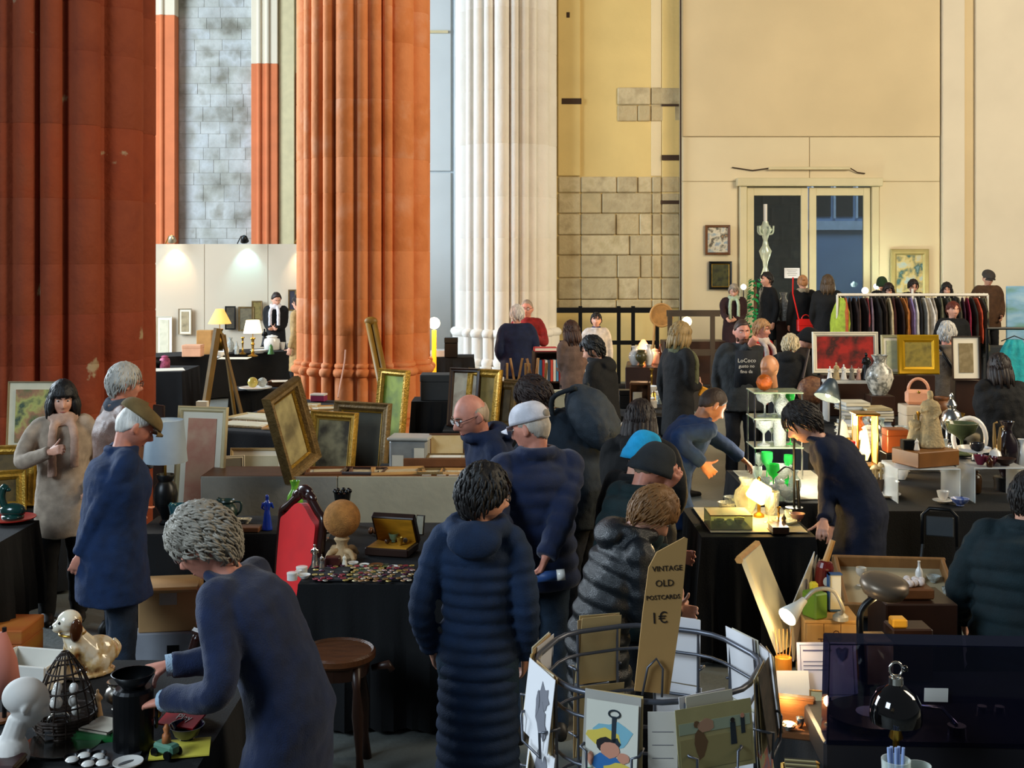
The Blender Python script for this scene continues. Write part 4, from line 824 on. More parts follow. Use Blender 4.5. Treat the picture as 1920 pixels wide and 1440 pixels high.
# wooden easel in front of it
ex, ey = WX(418, 13.3), 13.3
t = thing('easel', 'wooden painter\'s easel standing before the far left stand', 'easel', (ex, ey, 0))
m_eas = M('easel_wood', '#7a5c24', .5, var=.25, scale=5)
for (a, b, r_) in (((-.06, 0, 1.68), (-.30, -.1, 0), .045), ((-.02, .02, 1.62), (.40, -.05, 0), .022), ((0, .05, 1.6), (.05, .7, 0), .022)): obj('leg', MB().tube([a, b], r_, 6), m_eas, t)
obj('crossbar', MB().tube([(-.25, -.1, .5), (.28, -.06, .5)], .02, 6), m_eas, t); obj('ledge', MB().box((-.2, -.12, .82), (.12, .1, .1)), m_paper, t)
# small table with glass balls, left of the orange pillar
table('low side table left of the orange pillar', 'black cloth over the low side table with glass balls', WX(492, 14.7), 14.55, .7, .5, .86, rz=8, seed=5)
ware('plate', 'white plate holding two glass balls', on(479, 731, .862), .40, .035, m_white)
ware('ball', 'yellow glass ball on the white plate', on(474, 727, .885), .13, .13, M('yellow_glass', '#d8c468', .1, trans=.3)); ware('ball', 'clear glass ball on the white plate', on(492, 726, .885), .12, .12, g_cut)
boxes('flat brown case on the low side table', on(530, 724, .862), (.34, .2, .07), m_wood, name='flat_case'); tag(obj('paper_sheet', MB().box((0, 0, .004), (.3, .2, .006)), m_paper, None, on(533, 715, .94), R(15)), 'white papers on top of the flat brown case', 'paper')
# black table covered with framed prints (T_D)
A, B, C = [on(*q) for q in ((388, 805, .8), (600, 818, .8), (722, 756, .8))]; D = A + C - B; ctr = (A + C) / 2; ux = (B - A); rzD = math.degrees(math.atan2(ux.y, ux.x))
vy = (C - B); wD, dD = ux.length, vy.length
t = thing('table', 'table of framed prints before the orange pillar', 'table', (ctr.x, ctr.y, 0)); obj('tabletop', MB().prism([(p - ctr).xy[:] for p in (A, B, C, D)], (0, 0, .78), (1, 0, 0), (0, 1, 0), .03), m_wood, t)
for p in (A, B, C, D): q = (p - ctr) * .92; obj('leg', MB().tube([(q.x, q.y, 0), (q.x, q.y, .765)], .02, 6), m_bm, t)
mb = MB(); per = []
for a, b in ((A, B), (B, C), (C, D), (D, A)):
    for i in range(24): per.append(a.lerp(b, i / 24) - ctr)
rings = [[(p.x * f, p.y * f, z) for p in per] for f, z in ((1, .802), (1.006, .797), (1.01, .77))] + [[(p.x * (1.015 + .012 * math.sin(i * .8)), p.y * (1.015 + .012 * math.sin(i * .8)), z) for i, p in enumerate(per)] for z in (.4, .03)]
mb.loft(rings, False); mb.f.append(tuple(range(len(per)))); mb.mi.append(0); tag(smoothed(obj('tablecloth', mb, m_blk, None, (ctr.x, ctr.y, 0)), 50), 'black cloth hanging over the table of framed prints', 'tablecloth')
fl = (('print with white mount at the table\'s near corner', 450, 796, .62, .42, '#d9dcd6', -8), ('wide white print lying flat at the front', 560, 800, .66, .46, '#e2ddcc', 4), ('pale blue print lying flat on the left', 470, 783, .55, .4, '#cfd8d8', -12), ('cream framed print lying flat in the middle', 590, 776, .55, .4, '#d8cfa8', 20), ('thin framed print lying flat near the pillar', 630, 766, .5, .34, '#cdbf92', 25), ('small framed print lying flat at the back', 560, 762, .45, .3, '#cfc49c', 10), ('framed print with pale glass at the right corner', 680, 764, .5, .34, '#d6cfa0', 28), ('olive print lying flat beneath the leaning frame', 520, 772, .4, .3, '#b9ae84', 0))
for i, (lab, px, py, w, h, c, rz) in enumerate(fl):
    l = on(px, py, .806 + .0015 * i); p = picture(lab, (0, 0, 0), w, h, fr=[m_ogold, m_lwood, M('pale_frame', '#c9bd96', .5)][i % 3], cols=(c, '#c6bd9e', c), fw=.03, mw=.06, mat_=m_paper, depth=.02); place(p, l + Vector((0, -h / 2, .0)), rz + rzD * .5, -90, 0); p.location.z += .001
boxes('small magenta and white box by the pillar base', on(598, 752, .81), (.17, .12, .09), M('magenta_card', '#8a2450', .6), name='gift_box', lidmat=m_white, rz=-10)
# leaning paintings by that table
picture('gilt framed flower still life leaning against the print table', Vector((WX(612, 10.75), 10.75, .02)), .50, 1.05, rz=-24, tilt=9, roll=0, fr=m_gold, fw=.07, cols=('#1c170e', '#3a3320', '#8d8460', '#5a4f34'), scale=5, depth=.06, inner=M('gilt_slip', '#c0a050', .4, metal=.5))
picture('dark landscape in a wide dull gold frame leaning against the print table', Vector((WX(665, 11.05), 11.05, .02)), .62, 1.10, rz=-24, tilt=9, fr=m_ogold, fw=.085, cols=('#181a12', '#30301f', '#4a4430'), scale=3, depth=.06, inner=m_gold)
picture('bright green woodland painting in gold frame at the print table\'s corner', Vector((WX(722, 12.0), 12.0, .02)), .42, 1.32, rz=-40, tilt=7, fr=m_gold, fw=.07, cols=('#161f0a', '#3a5212', '#8a9a2a', '#1c2c0c'), scale=4, depth=.06)
p = picture('carved dark gilt frame with misty landscape propped on a small easel', Vector((WX(563, 9.1), 9.12, .83)), .46, .70, rz=66, tilt=6, roll=-17, fr=m_ogold, fw=.085, cols=('#2a2616', '#6a6040', '#a89c6c', '#4a4428'), scale=3, depth=.07, inner=m_gold)
# grey-fronted table T_C with flat frames
m_grc = M('grey_felt', '#8a877e', .95, var=.16, scale=5, bump=.15); m_grc2 = M('grey_green_felt', '#a39d88', .95, var=.12, scale=4, bump=.15)
t = thing('table', 'narrow table with grey board front behind the black display table', 'table', (WX(640, 9.15), 9.17, 0)); wC = 2.1
obj('tabletop', MB().bbox((0, 0, .805), (wC, .42, .03), .006), m_wood, t); obj('front_board', MB().bbox((-.52, -.225, .45), (1.04, .02, .74), .005), m_grc, t); obj('front_board', MB().bbox((.525, -.225, .45), (1.04, .02, .74), .005), m_grc2, t)
for sx in (-1, 1):
    for sy in (-1, 1): obj('leg', MB().box((sx * (wC / 2 - .05), sy * .17, .39), (.04, .04, .78)), m_bm, t)
for i, (lab, px, w, h, c, fr, rz) in enumerate((('pale print in brown frame lying on the grey-fronted table', 620, .36, .24, '#d8cfae', m_wood, 6), ('dark wooden frame lying flat on the grey-fronted table', 680, .34, .22, '#6a4a2c', m_dwood, -4), ('orange wood frame lying flat on the grey-fronted table', 750, .42, .24, '#c68a50', m_lwood, 8), ('small pale frame lying flat on the grey-fronted table', 810, .22, .18, '#c8c0a0', m_ogold, 3), ('small cream frame lying at the right of the grey-fronted table', 848, .2, .18, '#d8d4c0', m_lwood, -4))):
    p = picture(lab, (0, 0, 0), w, h, fr=fr, cols=(c, '#c8ba94', c), fw=.03, mw=.03, depth=.022); place(p, Vector((WX(px, 9.1), 9.0, .822)), rz, -90, 0)
tag(obj('wooden_board', MB().bbox((0, 0, .035), (.5, .03, .07), .006), m_wood, None, (WX(815, 9.3), 9.33, .822)), 'brown wooden board standing on the grey-fronted table', 'board')
for i, px in enumerate((800, 828, 850)): tag(obj('paper_label', MB().box((0, 0, .001), (.07, .03, .002)), m_white, None, (WX(px, 9.0), 8.985, .822)), ['white price slip nearest the wooden board', 'middle white price slip on the table edge', 'rightmost white price slip on the table edge'][i], 'label', 'price slips on the table edge')
picture('cream mounted print leaning behind the grey-fronted table', Vector((WX(480, 9.6), 9.6, .02)), .46, .90, tilt=6, fr=M('sand_frame', '#b8a070', .5), cols=('#b0a888', '#c8c0a4'), fw=.025, mw=.04, depth=.02)
picture('narrow white-edged print at the left end of the grey-fronted table', Vector((WX(424, 9.4), 9.46, .02)), .28, .86, tilt=6, rz=18, fr=M('white_frame', '#d8d0b8', .5), cols=('#6a665c', '#7a766a'), fw=.03, depth=.02)
# plastic storage box and small picture stand to the right
table('low stand under the plastic storage box', 'black cloth over the low stand', WX(800, 10.4), 10.55, .9, .6, .58, seed=8)
t = thing('storage_box', 'translucent plastic storage box filled with papers', 'box', (WX(770, 10.4), 10.4, .584), R(-6)); obj('tub', MB().bbox((0, 0, .15), (.34, .26, .3), .02), M('cloudy_plastic', '#8e8f8c', .35, var=.2, scale=8), t); obj('lid', MB().bbox((0, 0, .31), (.37, .29, .03), .01), M('grey_lid', '#a8a8a2', .4), t)
for (x, z, w, h) in ((-.09, .12, .1, .1), (.1, .17, .09, .13), (.02, .08, .06, .07)): obj('paper_label', MB().box((x, -.133, z), (w, .004, h)), m_paper, t)
picture('pale drawing in thin brown frame right of the storage box', Vector((WX(838, 10.4), 10.4, .584)), .32, .34, tilt=8, fr=m_wood, fw=.018, cols=('#cfae70', '#d8c090'), mw=.0, depth=.02)
p = picture('small white framed print lying flat right of the storage box', (0, 0, 0), .34, .22, fr=m_ogold, fw=.02, mw=.03, cols=('#d8d8d0', '#e2dcc8'), depth=.02); place(p, Vector((WX(838, 9.9), 9.78, .80)), 0, -90, 0)
table('tiny stand for the flat white framed print', 'black cloth under the flat white framed print', WX(838, 9.9), 9.9, .36, .3, .795, seed=12)
# left: frames and lamp
picture('tall cream mounted red chalk print leaning behind the grey lamp', Vector((WX(368, 9.3), 9.3, .28)), .44, 1.02, rz=-14, tilt=7, fr=M('bone_frame', '#c9b88c', .5), fw=.045, cols=('#c9a884', '#b87c64', '#d8c4a0'), mw=.05, scale=3, depth=.03)
tag(obj('tall_plank', MB().bbox((0, 0, .66), (.12, .03, 1.32), .008), m_dwood, None, (WX(291, 9.2), 9.3, .0), R(-30)), 'dark wooden panel standing beside the dark pillar', 'plank')
picture('abstract green and yellow painting in white mount leaning on the dark pillar', Vector((WX(62, 9.1), 9.15, .98)), .46, .54, tilt=5, fr=M('ash_frame', '#8a7a58', .5), fw=.014, mw=.05, mat_=M('ivory_mount', '#d8d0b4', .7), cols=('#24301e', '#5a6a3c', '#a07050', '#b0b060', '#2c4438', '#8a9a6a'), scale=3.2, contrast=.22, depth=.02)
boxes('dark wooden crate under the abstract painting', (WX(62, 9.1), 9.15, .626), (.4, .12, .35), m_dwood, name='crate', lid=False)
table('table of gilt frames before the dark pillar', 'black cloth over the gilt frame table', WX(40, 9.1), 8.95, 1.0, .6, .62, seed=14)
for i, (lab, px, Y, w, h, rz) in enumerate((('old gilt frame leaning at the left edge', 22, 8.75, .34, .46, 10), ('broad gilt frame behind the beige coat', 75, 8.8, .36, .40, -8), ('low gilt frame lying at the left edge', 8, 8.6, .30, .30, 25))): picture(lab, Vector((WX(px, Y), Y, .626)), w, h, rz=rz, tilt=9, fr=m_gold, fw=.07, cols=('#2a2414', '#54451f', '#1a1610'), depth=.05)
table('side table at the left edge behind the white tray', 'black cloth over the side table at the left edge', -3.55, 7.32, .95, .62, .78, zb=.26, seed=15)
ware('plate', 'red lacquer plate under the green swan ornament', on(22, 978, .784), .30, .03, M('red_lacquer', '#b02a20', .3))
t = thing('swan_ornament', 'dark green glazed swan ornament on the red plate', 'ornament', on(24, 972, .812)); mb = MB(); mb.ell((0, 0, .05), (.085, .05, .05), None, 14, 8); mb.tube(curve([(-.05, 0, .07), (-.07, 0, .14), (-.055, 0, .20), (-.035, 0, .19)], 5), [.024] * 12 + [.02] * 4, 8); mb.ell((-.03, 0, .185), (.02, .014, .014)); mb.lathe([(.07, 0), (.07, .02), (.04, .03)], 14); obj('swan', mb, M('dark_green_glaze', '#0c3a34', .2, coat=.6), t, smooth=True)
t = boxes('red and yellow printed fruit carton on the floor at the left', (WX(54, 7.5), 7.05, .0), (.42, .32, .30), M('fruit_carton', cols=['#7a5a2c', '#a83a20', '#b8862c', '#a83a20'], scale=2.2, stretch=(.3, .3, 1.6), rough=.8), name='fruit_carton', cat='box'); obj('hand_hole', MB().lathe([(.05, 0), (.05, .004)], 14, (-.06, -.166, .13), rot=RX(90), sy=.5), m_bm, t)
obj('logo', MB().box((.13, -.163, .07), (.05, .004, .03)), m_white, t)
# table behind the flat-cap man: lamp, jugs
table('narrow table with the grey lamp and jugs', 'black cloth over the narrow table with jugs', -1.78, 7.42, 1.06, .5, .80, seed=17)
t = shade_lamp('grey-blue drum shade lamp glowing at its top behind the flat cap', Vector((WX(310, 7.42), 7.42, .804)), .66, .275, M('blue_grey_shade', '#8f9ca6', .8), m_bm, 'urn', lit=7, top=.82, sh=.40)
jug('teal glazed jug beside the lamp base', Vector((WX(335, 7.3), 7.3, .804)), .13, .15, M('teal_glaze', '#1c4a52', .15, coat=.6), 'bowl'); jug('dark stoneware jug with tall handle by the grey board', Vector((WX(425, 7.35), 7.35, .804)), .14, .17, M('stone_glaze', '#20332f', .3), 'urn')
ware('tazza', 'small brass footed dish beside the dark jug', Vector((WX(392, 7.4), 7.4, .804)), .11, .07, m_brass); tag(obj('wooden_board', MB().bbox((0, 0, .015), (.3, .1, .03), .005), m_wood, None, (WX(440, 7.2), 7.24, .804)), 'low wooden board before the dark jug', 'board')
for i, px in enumerate((448, 462)): ware('bowl', ['small bone-coloured dish on the narrow table', 'small shell dish on the narrow table'][i], Vector((WX(px, 7.45), 7.45, .804)), .07, .03, m_paper)
figurine('blue robed porcelain figurine with fan', Vector((WX(501, 7.26), 7.26, .804)), .22, M('cobalt_glaze', '#1a3aa0', .2, coat=.5), robe=.15); 
t = thing('vase', 'green glass vase with leaf pattern behind the red chair', 'vase', Vector((WX(556, 8.6), 8.62, .82)) if False else Vector((WX(553, 7.5), 7.5, .804))); smoothed(obj('vessel', MB().lathe([(r * .055, z * .26) for r, z in VP['vase']], 18), M('green_vase', cols=['#1c5a1c', '#7ab83c', '#3c8a2c'], scale=20, rough=.15), t), 50)
# cardboard boxes behind the legs
t = boxes('open cardboard box on a grey carton by the flat-cap man', (WX(322, 7.0), 7.0, .30), (.34, .28, .26), m_card, name='cardboard_box', lid=False, rz=8); obj('flap', MB().box((0, -.18, .25), (.34, .1, .006), RX(-25)), m_card, t); obj('tape', MB().box((0, -.141, .2), (.1, .004, .08)), M('pale_tape', '#9a948c', .5), t)
t = boxes('grey shipping carton with a dark square mark', (WX(325, 7.0), 7.0, 0), (.40, .32, .30), M('grey_carton', '#8d9098', .8), name='shipping_carton', cat='box', lid=False, rz=5); obj('print', MB().box((.03, -.161, .2), (.07, .004, .06)), m_bm, t)
# antique chair with red velvet
t = thing('antique_chair', 'carved mahogany chair with red velvet back and seat', 'chair', (-1.44, 6.60, 0), R(138)); m_mah = M('mahogany', '#2a0d08', .25, coat=.4, var=.3, scale=8); m_red = M('red_velvet', '#e00810', .85, var=.1, scale=8, sheen=.4)
# local: faces +y
def chair_back(): 
    out = []
    for a in range(25):
        q = math.pi * a / 24; out.append((math.cos(q) * .19, .95 + math.sin(q) * .14 + .02 * math.cos(4 * q)))
    return [(.17, .52), (.185, .75)] + out + [(-.185, .75), (-.17, .52)]
bo = chair_back(); obj('backrest', MB().prism([(x * .86, .52 + (z - .52) * .93) for x, z in bo], (0, -.20, 0), (1, 0, 0), (0, -.12, 1), .05), m_red, t)
obj('back_frame', MB().tube([(x, -.21 - (z * .12), z * 1.0) for x, z in bo], .026, 8, closed=True), m_mah, t, smooth=True)
cr = MB(); cr.ell((0, -.345, 1.12), (.07, .03, .045)); cr.ell((-.06, -.34, 1.1), (.05, .025, .03), RY(-25)); cr.ell((.06, -.34, 1.1), (.05, .025, .03), RY(25)); obj('carved_crest', cr, m_mah, t, smooth=True)
obj('seat', MB().bbox((0, .03, .46), (.46, .46, .09), .035), m_red, t); obj('seat_rail', MB().bbox((0, .03, .40), (.48, .48, .05), .015), m_mah, t)
for sx in (-1, 1):
    obj('leg', MB().tube(curve([(sx * .2, .24, .39), (sx * .23, .27, .25), (sx * .2, .25, .1), (sx * .22, .28, .0)], 4), [.03, .032, .03, .028, .026, .024, .022, .02, .018, .018, .02, .022, .024], 8), m_mah, t, smooth=True); obj('leg', MB().tube([(sx * .18, -.18, .39), (sx * .19, -.28, 0)], [.026, .02], 8), m_mah, t, smooth=True); obj('back_post', MB().tube([(sx * .17, -.19, .40), (sx * .17, -.27, .56)], .025, 8), m_mah, t, smooth=True)
# black display table with medals (T_B)
table('display table with medals and the cork ball', 'black cloth over the medal display table', -.71, 6.85, .82, 1.42, .78, seed=21)
zB = .788
rg = random.Random(5); mcol = [M('medal_%d' % i, c, .35, metal=.6, var=.2, scale=30) for i, c in enumerate(('#b8a05a', '#c9b890', '#8a6a3c', '#a09a90', '#9a3a4a', '#5a2a4a', '#c8a8a0', '#6a7a4a', '#d8d0b8', '#a8845a'))]
m_tray = M('tray_velvet', '#1a1a1e', .95)
for (lab, px, py, w, d) in (('dark velvet tray of medals on the left', 628, 1078, .20, .26), ('olive velvet tray of medals in the middle', 690, 1072, .2, .28), ('dark velvet tray of medals on the right', 745, 1078, .17, .24)): tag(obj('velvet_tray', MB().bbox((0, 0, .005), (w, d, .01), .003), m_tray if 'olive' not in lab else M('olive_velvet', '#3a4030', .95), None, on(px, py, zB)), lab, 'tray')
dm = {}
def disc(r, kind):
    key = (round(r, 3), kind)
    if key not in dm:
        mb = MB()
        if kind == 0: mb.lathe([(r, 0), (r, .003), (r * .9, .0045), (r * .8, .0035)], 12)
        elif kind == 1: mb.lathe([(r, 0), (r, .004), (r * .6, .006)], 12, sy=.72)
        else: mb.prism([(math.cos(2 * math.pi * j / 16) * r * (1 if j % 2 else .72), math.sin(2 * math.pi * j / 16) * r * (1 if j % 2 else .72)) for j in range(16)], (0, 0, .002), (1, 0, 0), (0, 1, 0), .004)
        dm[key] = mb.mesh('medal')
    return dm[key]
cnt = 0; MN = ('gold', 'pale gold', 'bronze', 'silver', 'crimson', 'purple', 'rose', 'olive', 'ivory', 'copper')
for row in range(8):
    for c_ in range(15):
        px, py = 592 + c_ * 13 + (row % 2) * 6 + rg.uniform(-3, 3), 1062 + row * 3.9 + rg.uniform(-1.2, 1.2)
        if px > 782 or (px < 660 and rg.random() < .38) or rg.random() < .1: continue
        l = on(px, py, zB + .011); kd = rg.choice((0, 0, 1, 2)); kn = ('round medal', 'oval brooch', 'star medal')[kd]; me = disc(rg.choice((.014, .0165, .015)), kd); o = bpy.data.objects.new('medal', me); COL.objects.link(o); o.location = l; o.rotation_euler = (0, 0, rg.uniform(0, 3)); mt = rg.choice(mcol if px > 668 else mcol[3:6] + mcol[:2])
        if not me.materials: me.materials.append(mt)
        o.material_slots[0].link = 'OBJECT'; o.material_slots[0].material = mt; tag(o, 'small %s %s laid out on the %s of the display table' % (MN[mcol.index(mt)], kn, 'left' if px < 660 else 'middle' if px < 722 else 'right'), 'medal', 'medals on the display table'); cnt += 1
# cork ball on turned stand
bl = on(641, 1048, zB); t = thing('cork_ball_finial', 'large cork ball on a pale turned wooden baluster', 'ornament', bl); m_cork = M('cork', '#a87238', .9, var=.3, scale=40, bump=.5, bscale=160); m_pale = M('pale_carved_wood', '#b89a70', .7, var=.25, scale=14, bump=.3)
obj('ball', MB().ell((0, 0, .23), (.105, .105, .105), None, 28, 20), m_cork, t, smooth=True); smoothed(obj('baluster', MB().lathe([(.085, 0), (.085, .02), (.06, .035), (.035, .06), (.03, .09), (.045, .115), (.03, .13)], 20), m_pale, t), 45)
for a in range(4): obj('carved_foot', MB().tube(curve([(.03, 0, .05), (.08, 0, .05), (.11, 0, .01)], 3), [.016, .018, .018, .016, .014, .012, .012], 7), m_pale, t, smooth=True); t.children[-1].rotation_euler = (0, 0, R(45 + 90 * a))
figurine('silver robed madonna statuette on the display table', on(590, 1066, zB), .135, m_silver, robe=.17); figurine('small silver kneeling figure on the display table', on(603, 1068, zB), .085, m_silver, robe=.22)
boxes('dark red wooden box behind the silver statuettes', on(624, 1062, zB), (.085, .06, .055), M('dark_red_wood', '#3a0f0c', .4), name='wooden_box', lid=False); figurine('pale stone owl statuette beside the dark red box', on(646, 1063, zB), .07, m_paper, robe=.26)
for i, (k, lab, px, py, w, h) in enumerate((('box_jar', 'round white pill box at the table edge', 548, 1087, .055, .04), ('box_jar', 'upper white lidded pot beside the chair', 566, 1074, .06, .035), ('plate', 'white oval dish beside the pill box', 570, 1084, .07, .02), ('plate', 'white shell dish among the medals', 662, 1060, .06, .018), ('plate', 'small white dish beside the shell dish', 683, 1063, .055, .016), ('plate', 'brown leather coin dish', 706, 1064, .075, .018), ('plate', 'white watch dial dish beside the case', 738, 1066, .07, .012), ('cup', 'tiny white cup near the table corner', 560, 1080, .035, .03), ('tazza', 'silver candle dish left of the cork ball', 604, 1010, .12, .05))): ware(k, lab, on(px, py, zB), w, h, m_white if i not in (5, 8) else (m_wood if i == 5 else m_silver))
def open_case(label, loc, w, d, h, rz, liner, shell=m_dwood, ang=105, name='display_case'):
    t = thing(name, label, 'case', loc, R(rz)); obj('tray', MB().bbox((0, 0, h / 2), (w, d, h), .006), shell, t); obj('lining', MB().box((0, 0, h + .001), (w * .9, d * .88, .004)), liner, t)
    rt = Matrix.Rotation(R(ang), 3, 'X'); l = obj('lid', MB().bbox((0, -d / 2, h / 2), (w, d, h), .006), shell, t); l.location = (0, d / 2, h); l.rotation_euler = (R(180 - ang) * -1, 0, 0); l.location = (0, d / 2, h * .6)
    o2 = obj('lid_lining', MB().box((0, -d / 2, -.002), (w * .9, d * .88, .004)), liner, l); return t
m_yv = M('yellow_satin', '#b8801c', .5, var=.3, scale=8, stretch=(1, 4, 1))
open_case('open jewellery case lined with yellow satin', on(735, 1036, zB), .26, .20, .045, -14, m_yv, ang=120)
for i, (k, lab, px, py, w, h, mt) in enumerate((('bowl', 'jade green glass dish in the yellow case', 738, 1016, .06, .05, M('jade', '#7a9a7a', .2)), ('cup', 'small golden cup in the yellow case', 750, 1022, .04, .045, m_gold), ('ball', 'dark amber bead ball in the case', 726, 1020, .03, .03, M('amber_bead', '#4a2a10', .2)), ('ball', 'grey marble ball in the case', 760, 1018, .03, .03, M('grey_bead', '#7a746a', .2)))): ware(k, lab, on(px, py, zB + .05), w, h, mt)
t = thing('beaded_roll', 'ribbed brown bead roll behind the yellow case', 'beads', on(725, 1003, zB), R(-10))
for i in range(9): obj('bead', MB().ell((-.1 + i * .025, .01 * math.sin(i), .022), (.016, .03, .022), None, 10, 8), m_wood, t, smooth=True)
tag(obj('paper_sheet', MB().box((0, 0, .003), (.1, .08, .004)), m_white, None, on(768, 1000, zB), R(10)), 'white paper slips beside the bead roll', 'paper'); picture('tiny black easel frame at the right of the display table', on(787, 1003, zB), .055, .12, rz=-20, tilt=10, fr=m_bm, fw=.006, cols=('#8a8470', '#a09a84'), depth=.008)
t = thing('crown_ornament', 'black ribbed crown-shaped ornament behind the cork ball', 'ornament', Vector((WX(642, 7.5), 7.5, zB))); obj('body', MB().lathe([(.03, 0), (.03, .08), (.05, .16), (.055, .2), (.03, .2)], 16), m_bm, t); 
for i in range(8): obj('knob', MB().ell((.048 * math.cos(i * .785), .048 * math.sin(i * .785), .21), (.014, .014, .014)), m_bm, t, smooth=True)
# round carved stool in front
t = thing('round_stool', 'round carved wooden stool table with turned legs', 'stool', (WX(632, 5.7), 5.72, 0)); smoothed(obj('top', MB().lathe([(.05, .535), (.17, .535), (.185, .55), (.185, .575), (.175, .585), (.165, .575), (.03, .572)], 32), M('stool_wood', '#4e2c14', .4, var=.35, scale=9, stretch=(1, 4, 1), bump=.2), t), 40)
obj('apron', MB().lathe([(.15, .47), (.16, .535)], 24, cap=False), m_dwood, t)
for a in range(4):
    q = R(45 + 90 * a); c, s_ = math.cos(q), math.sin(q); obj('leg', MB().tube([(c * .14, s_ * .14, .53), (c * .15, s_ * .15, .42), (c * .16, s_ * .16, .3), (c * .17, s_ * .17, .12), (c * .18, s_ * .18, 0)], [.03, .018, .03, .016, .024], 10), m_dwood, t, smooth=True)
obj('handle', MB().tube([(.17, -.02, .5), (.25, -.03, .52), (.27, -.03, .49)], [.015, .022, .016], 8), m_dwood, t, smooth=True)
# ---- front-left table
table('front-left table covered with curios', 'black cloth over the front-left curio table', -2.02, 4.13, 1.94, 1.66, .79, seed=31)
zA = .798
# spaniel
t = thing('dog_figurine', 'brown and white ceramic spaniel figurine with chain', 'figurine', on(158, 1264, zA), R(128)); m_dog = M('spaniel_glaze', cols=['#6a3c18', '#c9a870', '#e0d4bc', '#e4dcc8'], scale=13, contrast=.16, rough=.15, coat=.6)
mb = MB(); mb.ell((0, -.05, .075), (.055, .085, .075)); mb.tube([(0, -.02, .08), (0, .035, .15), (0, .05, .19)], [.062, .05, .042], 14); mb.ell((0, .06, .225), (.048, .05, .048)); mb.ell((0, .10, .212), (.026, .03, .024)); mb.lathe([(.075, 0), (.075, .012), (.06, .018)], 18, (0, -.02, 0), sy=1.4)
for sx in (-1, 1): mb.tube([(sx * .03, .05, .13), (sx * .032, .06, .06), (sx * .032, .075, .015)], [.024, .018, .022], 8); mb.ell((sx * .045, -.04, .045), (.025, .05, .045))
mb.tube(curve([(0, -.12, .05), (.04, -.15, .07), (.05, -.13, .1)], 4), .018, 8); o = obj('dog', mb, m_dog, t); fuse(o, .005, 2)
for sx in (-1, 1): obj('ear', MB().ell((sx * .054, .05, .20), (.014, .026, .05), RY(sx * 8), 10, 8), M('dog_ear', '#4a2812', .15, coat=.5), t, smooth=True); obj('eye', MB().ell((sx * .02, .106, .232), (.006, .005, .006)), m_bm, t, smooth=True)
obj('nose', MB().ell((0, .13, .215), (.01, .007, .007)), m_bm, t, smooth=True); obj('collar', MB().tube([(math.cos(a) * .05, .048 + math.sin(a) * .05, .178) for a in [2 * math.pi * j / 16 for j in range(16)]], .005, 6, closed=True), m_brass, t, smooth=True)
# wicker cage
t = thing('wicker_cage', 'dark bell-shaped wicker cage with white blossoms inside', 'cage', on(122, 1372, zA)); m_wk = M('dark_wicker', '#2a1c12', .7, var=.4, scale=20)
CP = [(.085, .0), (.105, .03), (.108, .07), (.1, .11), (.085, .16), (.06, .22), (.03, .265), (.012, .285)]
for i in range(16):
    a = 2 * math.pi * i / 16; obj('bar', MB().tube([(r * math.cos(a), r * math.sin(a), z) for r, z in CP], .0028, 5), m_wk, t)
for r, z in CP: obj('hoop', MB().tube([(r * math.cos(q), r * math.sin(q), z) for q in [2 * math.pi * j / 24 for j in range(24)]], .0035, 5, closed=True), m_wk, t)
for i in range(6): z = i * .012; obj('woven_band', MB().tube([((.088 + .018 * i / 5 + .003 * math.sin(12 * q)) * math.cos(q), (.088 + .018 * i / 5 + .003 * math.sin(12 * q)) * math.sin(q), z + .006) for q in [2 * math.pi * j / 48 for j in range(48)]], .006, 5, closed=True), m_wk, t)
for i in range(7): obj('blossom', MB().ell((.05 * math.cos(i * 2.1), -.03 + .03 * math.sin(i * 1.7), .09 + .014 * i), (.016, .016, .02)), m_white, t, smooth=True)
# white plaster bust
t = thing('plaster_bust', 'white plaster head bust looking down to the right', 'bust', on(36, 1424, zA), R(-70)); m_pl = M('plaster', '#d6d2cc', .75, var=.05); mb = MB(); headmesh(mb, Vector((0, .03, .185)), RX(-24), .66); mb.ell((0, .015, .215), (.058, .07, .06), None, 32, 24); mb.tube([(0, 0, .14), (0, -.02, .08), (0, -.03, .03)], [.036, .038, .06], 12); mb.ell((0, -.03, .035), (.105, .062, .05)); mb.lathe([(.08, 0), (.08, .02)], 14, (0, -.02, 0), sy=.7); o = obj('head', mb, m_pl, t); fuse(o, .0045, 4)
# white open tray
t = thing('white_tray', 'white open wooden tray at the left edge', 'tray', on(58, 1278, zA), R(-12)); m_wt = M('white_paint', '#d2cec4', .5)
obj('bottom', MB().box((0, 0, .006), (.26, .2, .012)), m_wt, t)
for (c, d) in (((0, -.1, .05), (.26, .012, .1)), ((0, .1, .05), (.26, .012, .1)), ((-.13, 0, .05), (.012, .2, .1)), ((.13, 0, .05), (.012, .2, .1))): obj('side', MB().bbox(c, d, .003), m_wt, t)
t = book('green cloth book with cream pages on the front table', on(192, 1378, zA), (.13, .17, .035), M('green_cover', '#0f6a2c', .5), rz=80); t2 = book('cream pamphlet lying on the green book', on(195, 1362, zA + .036), (.12, .12, .008), m_paper, rz=70)
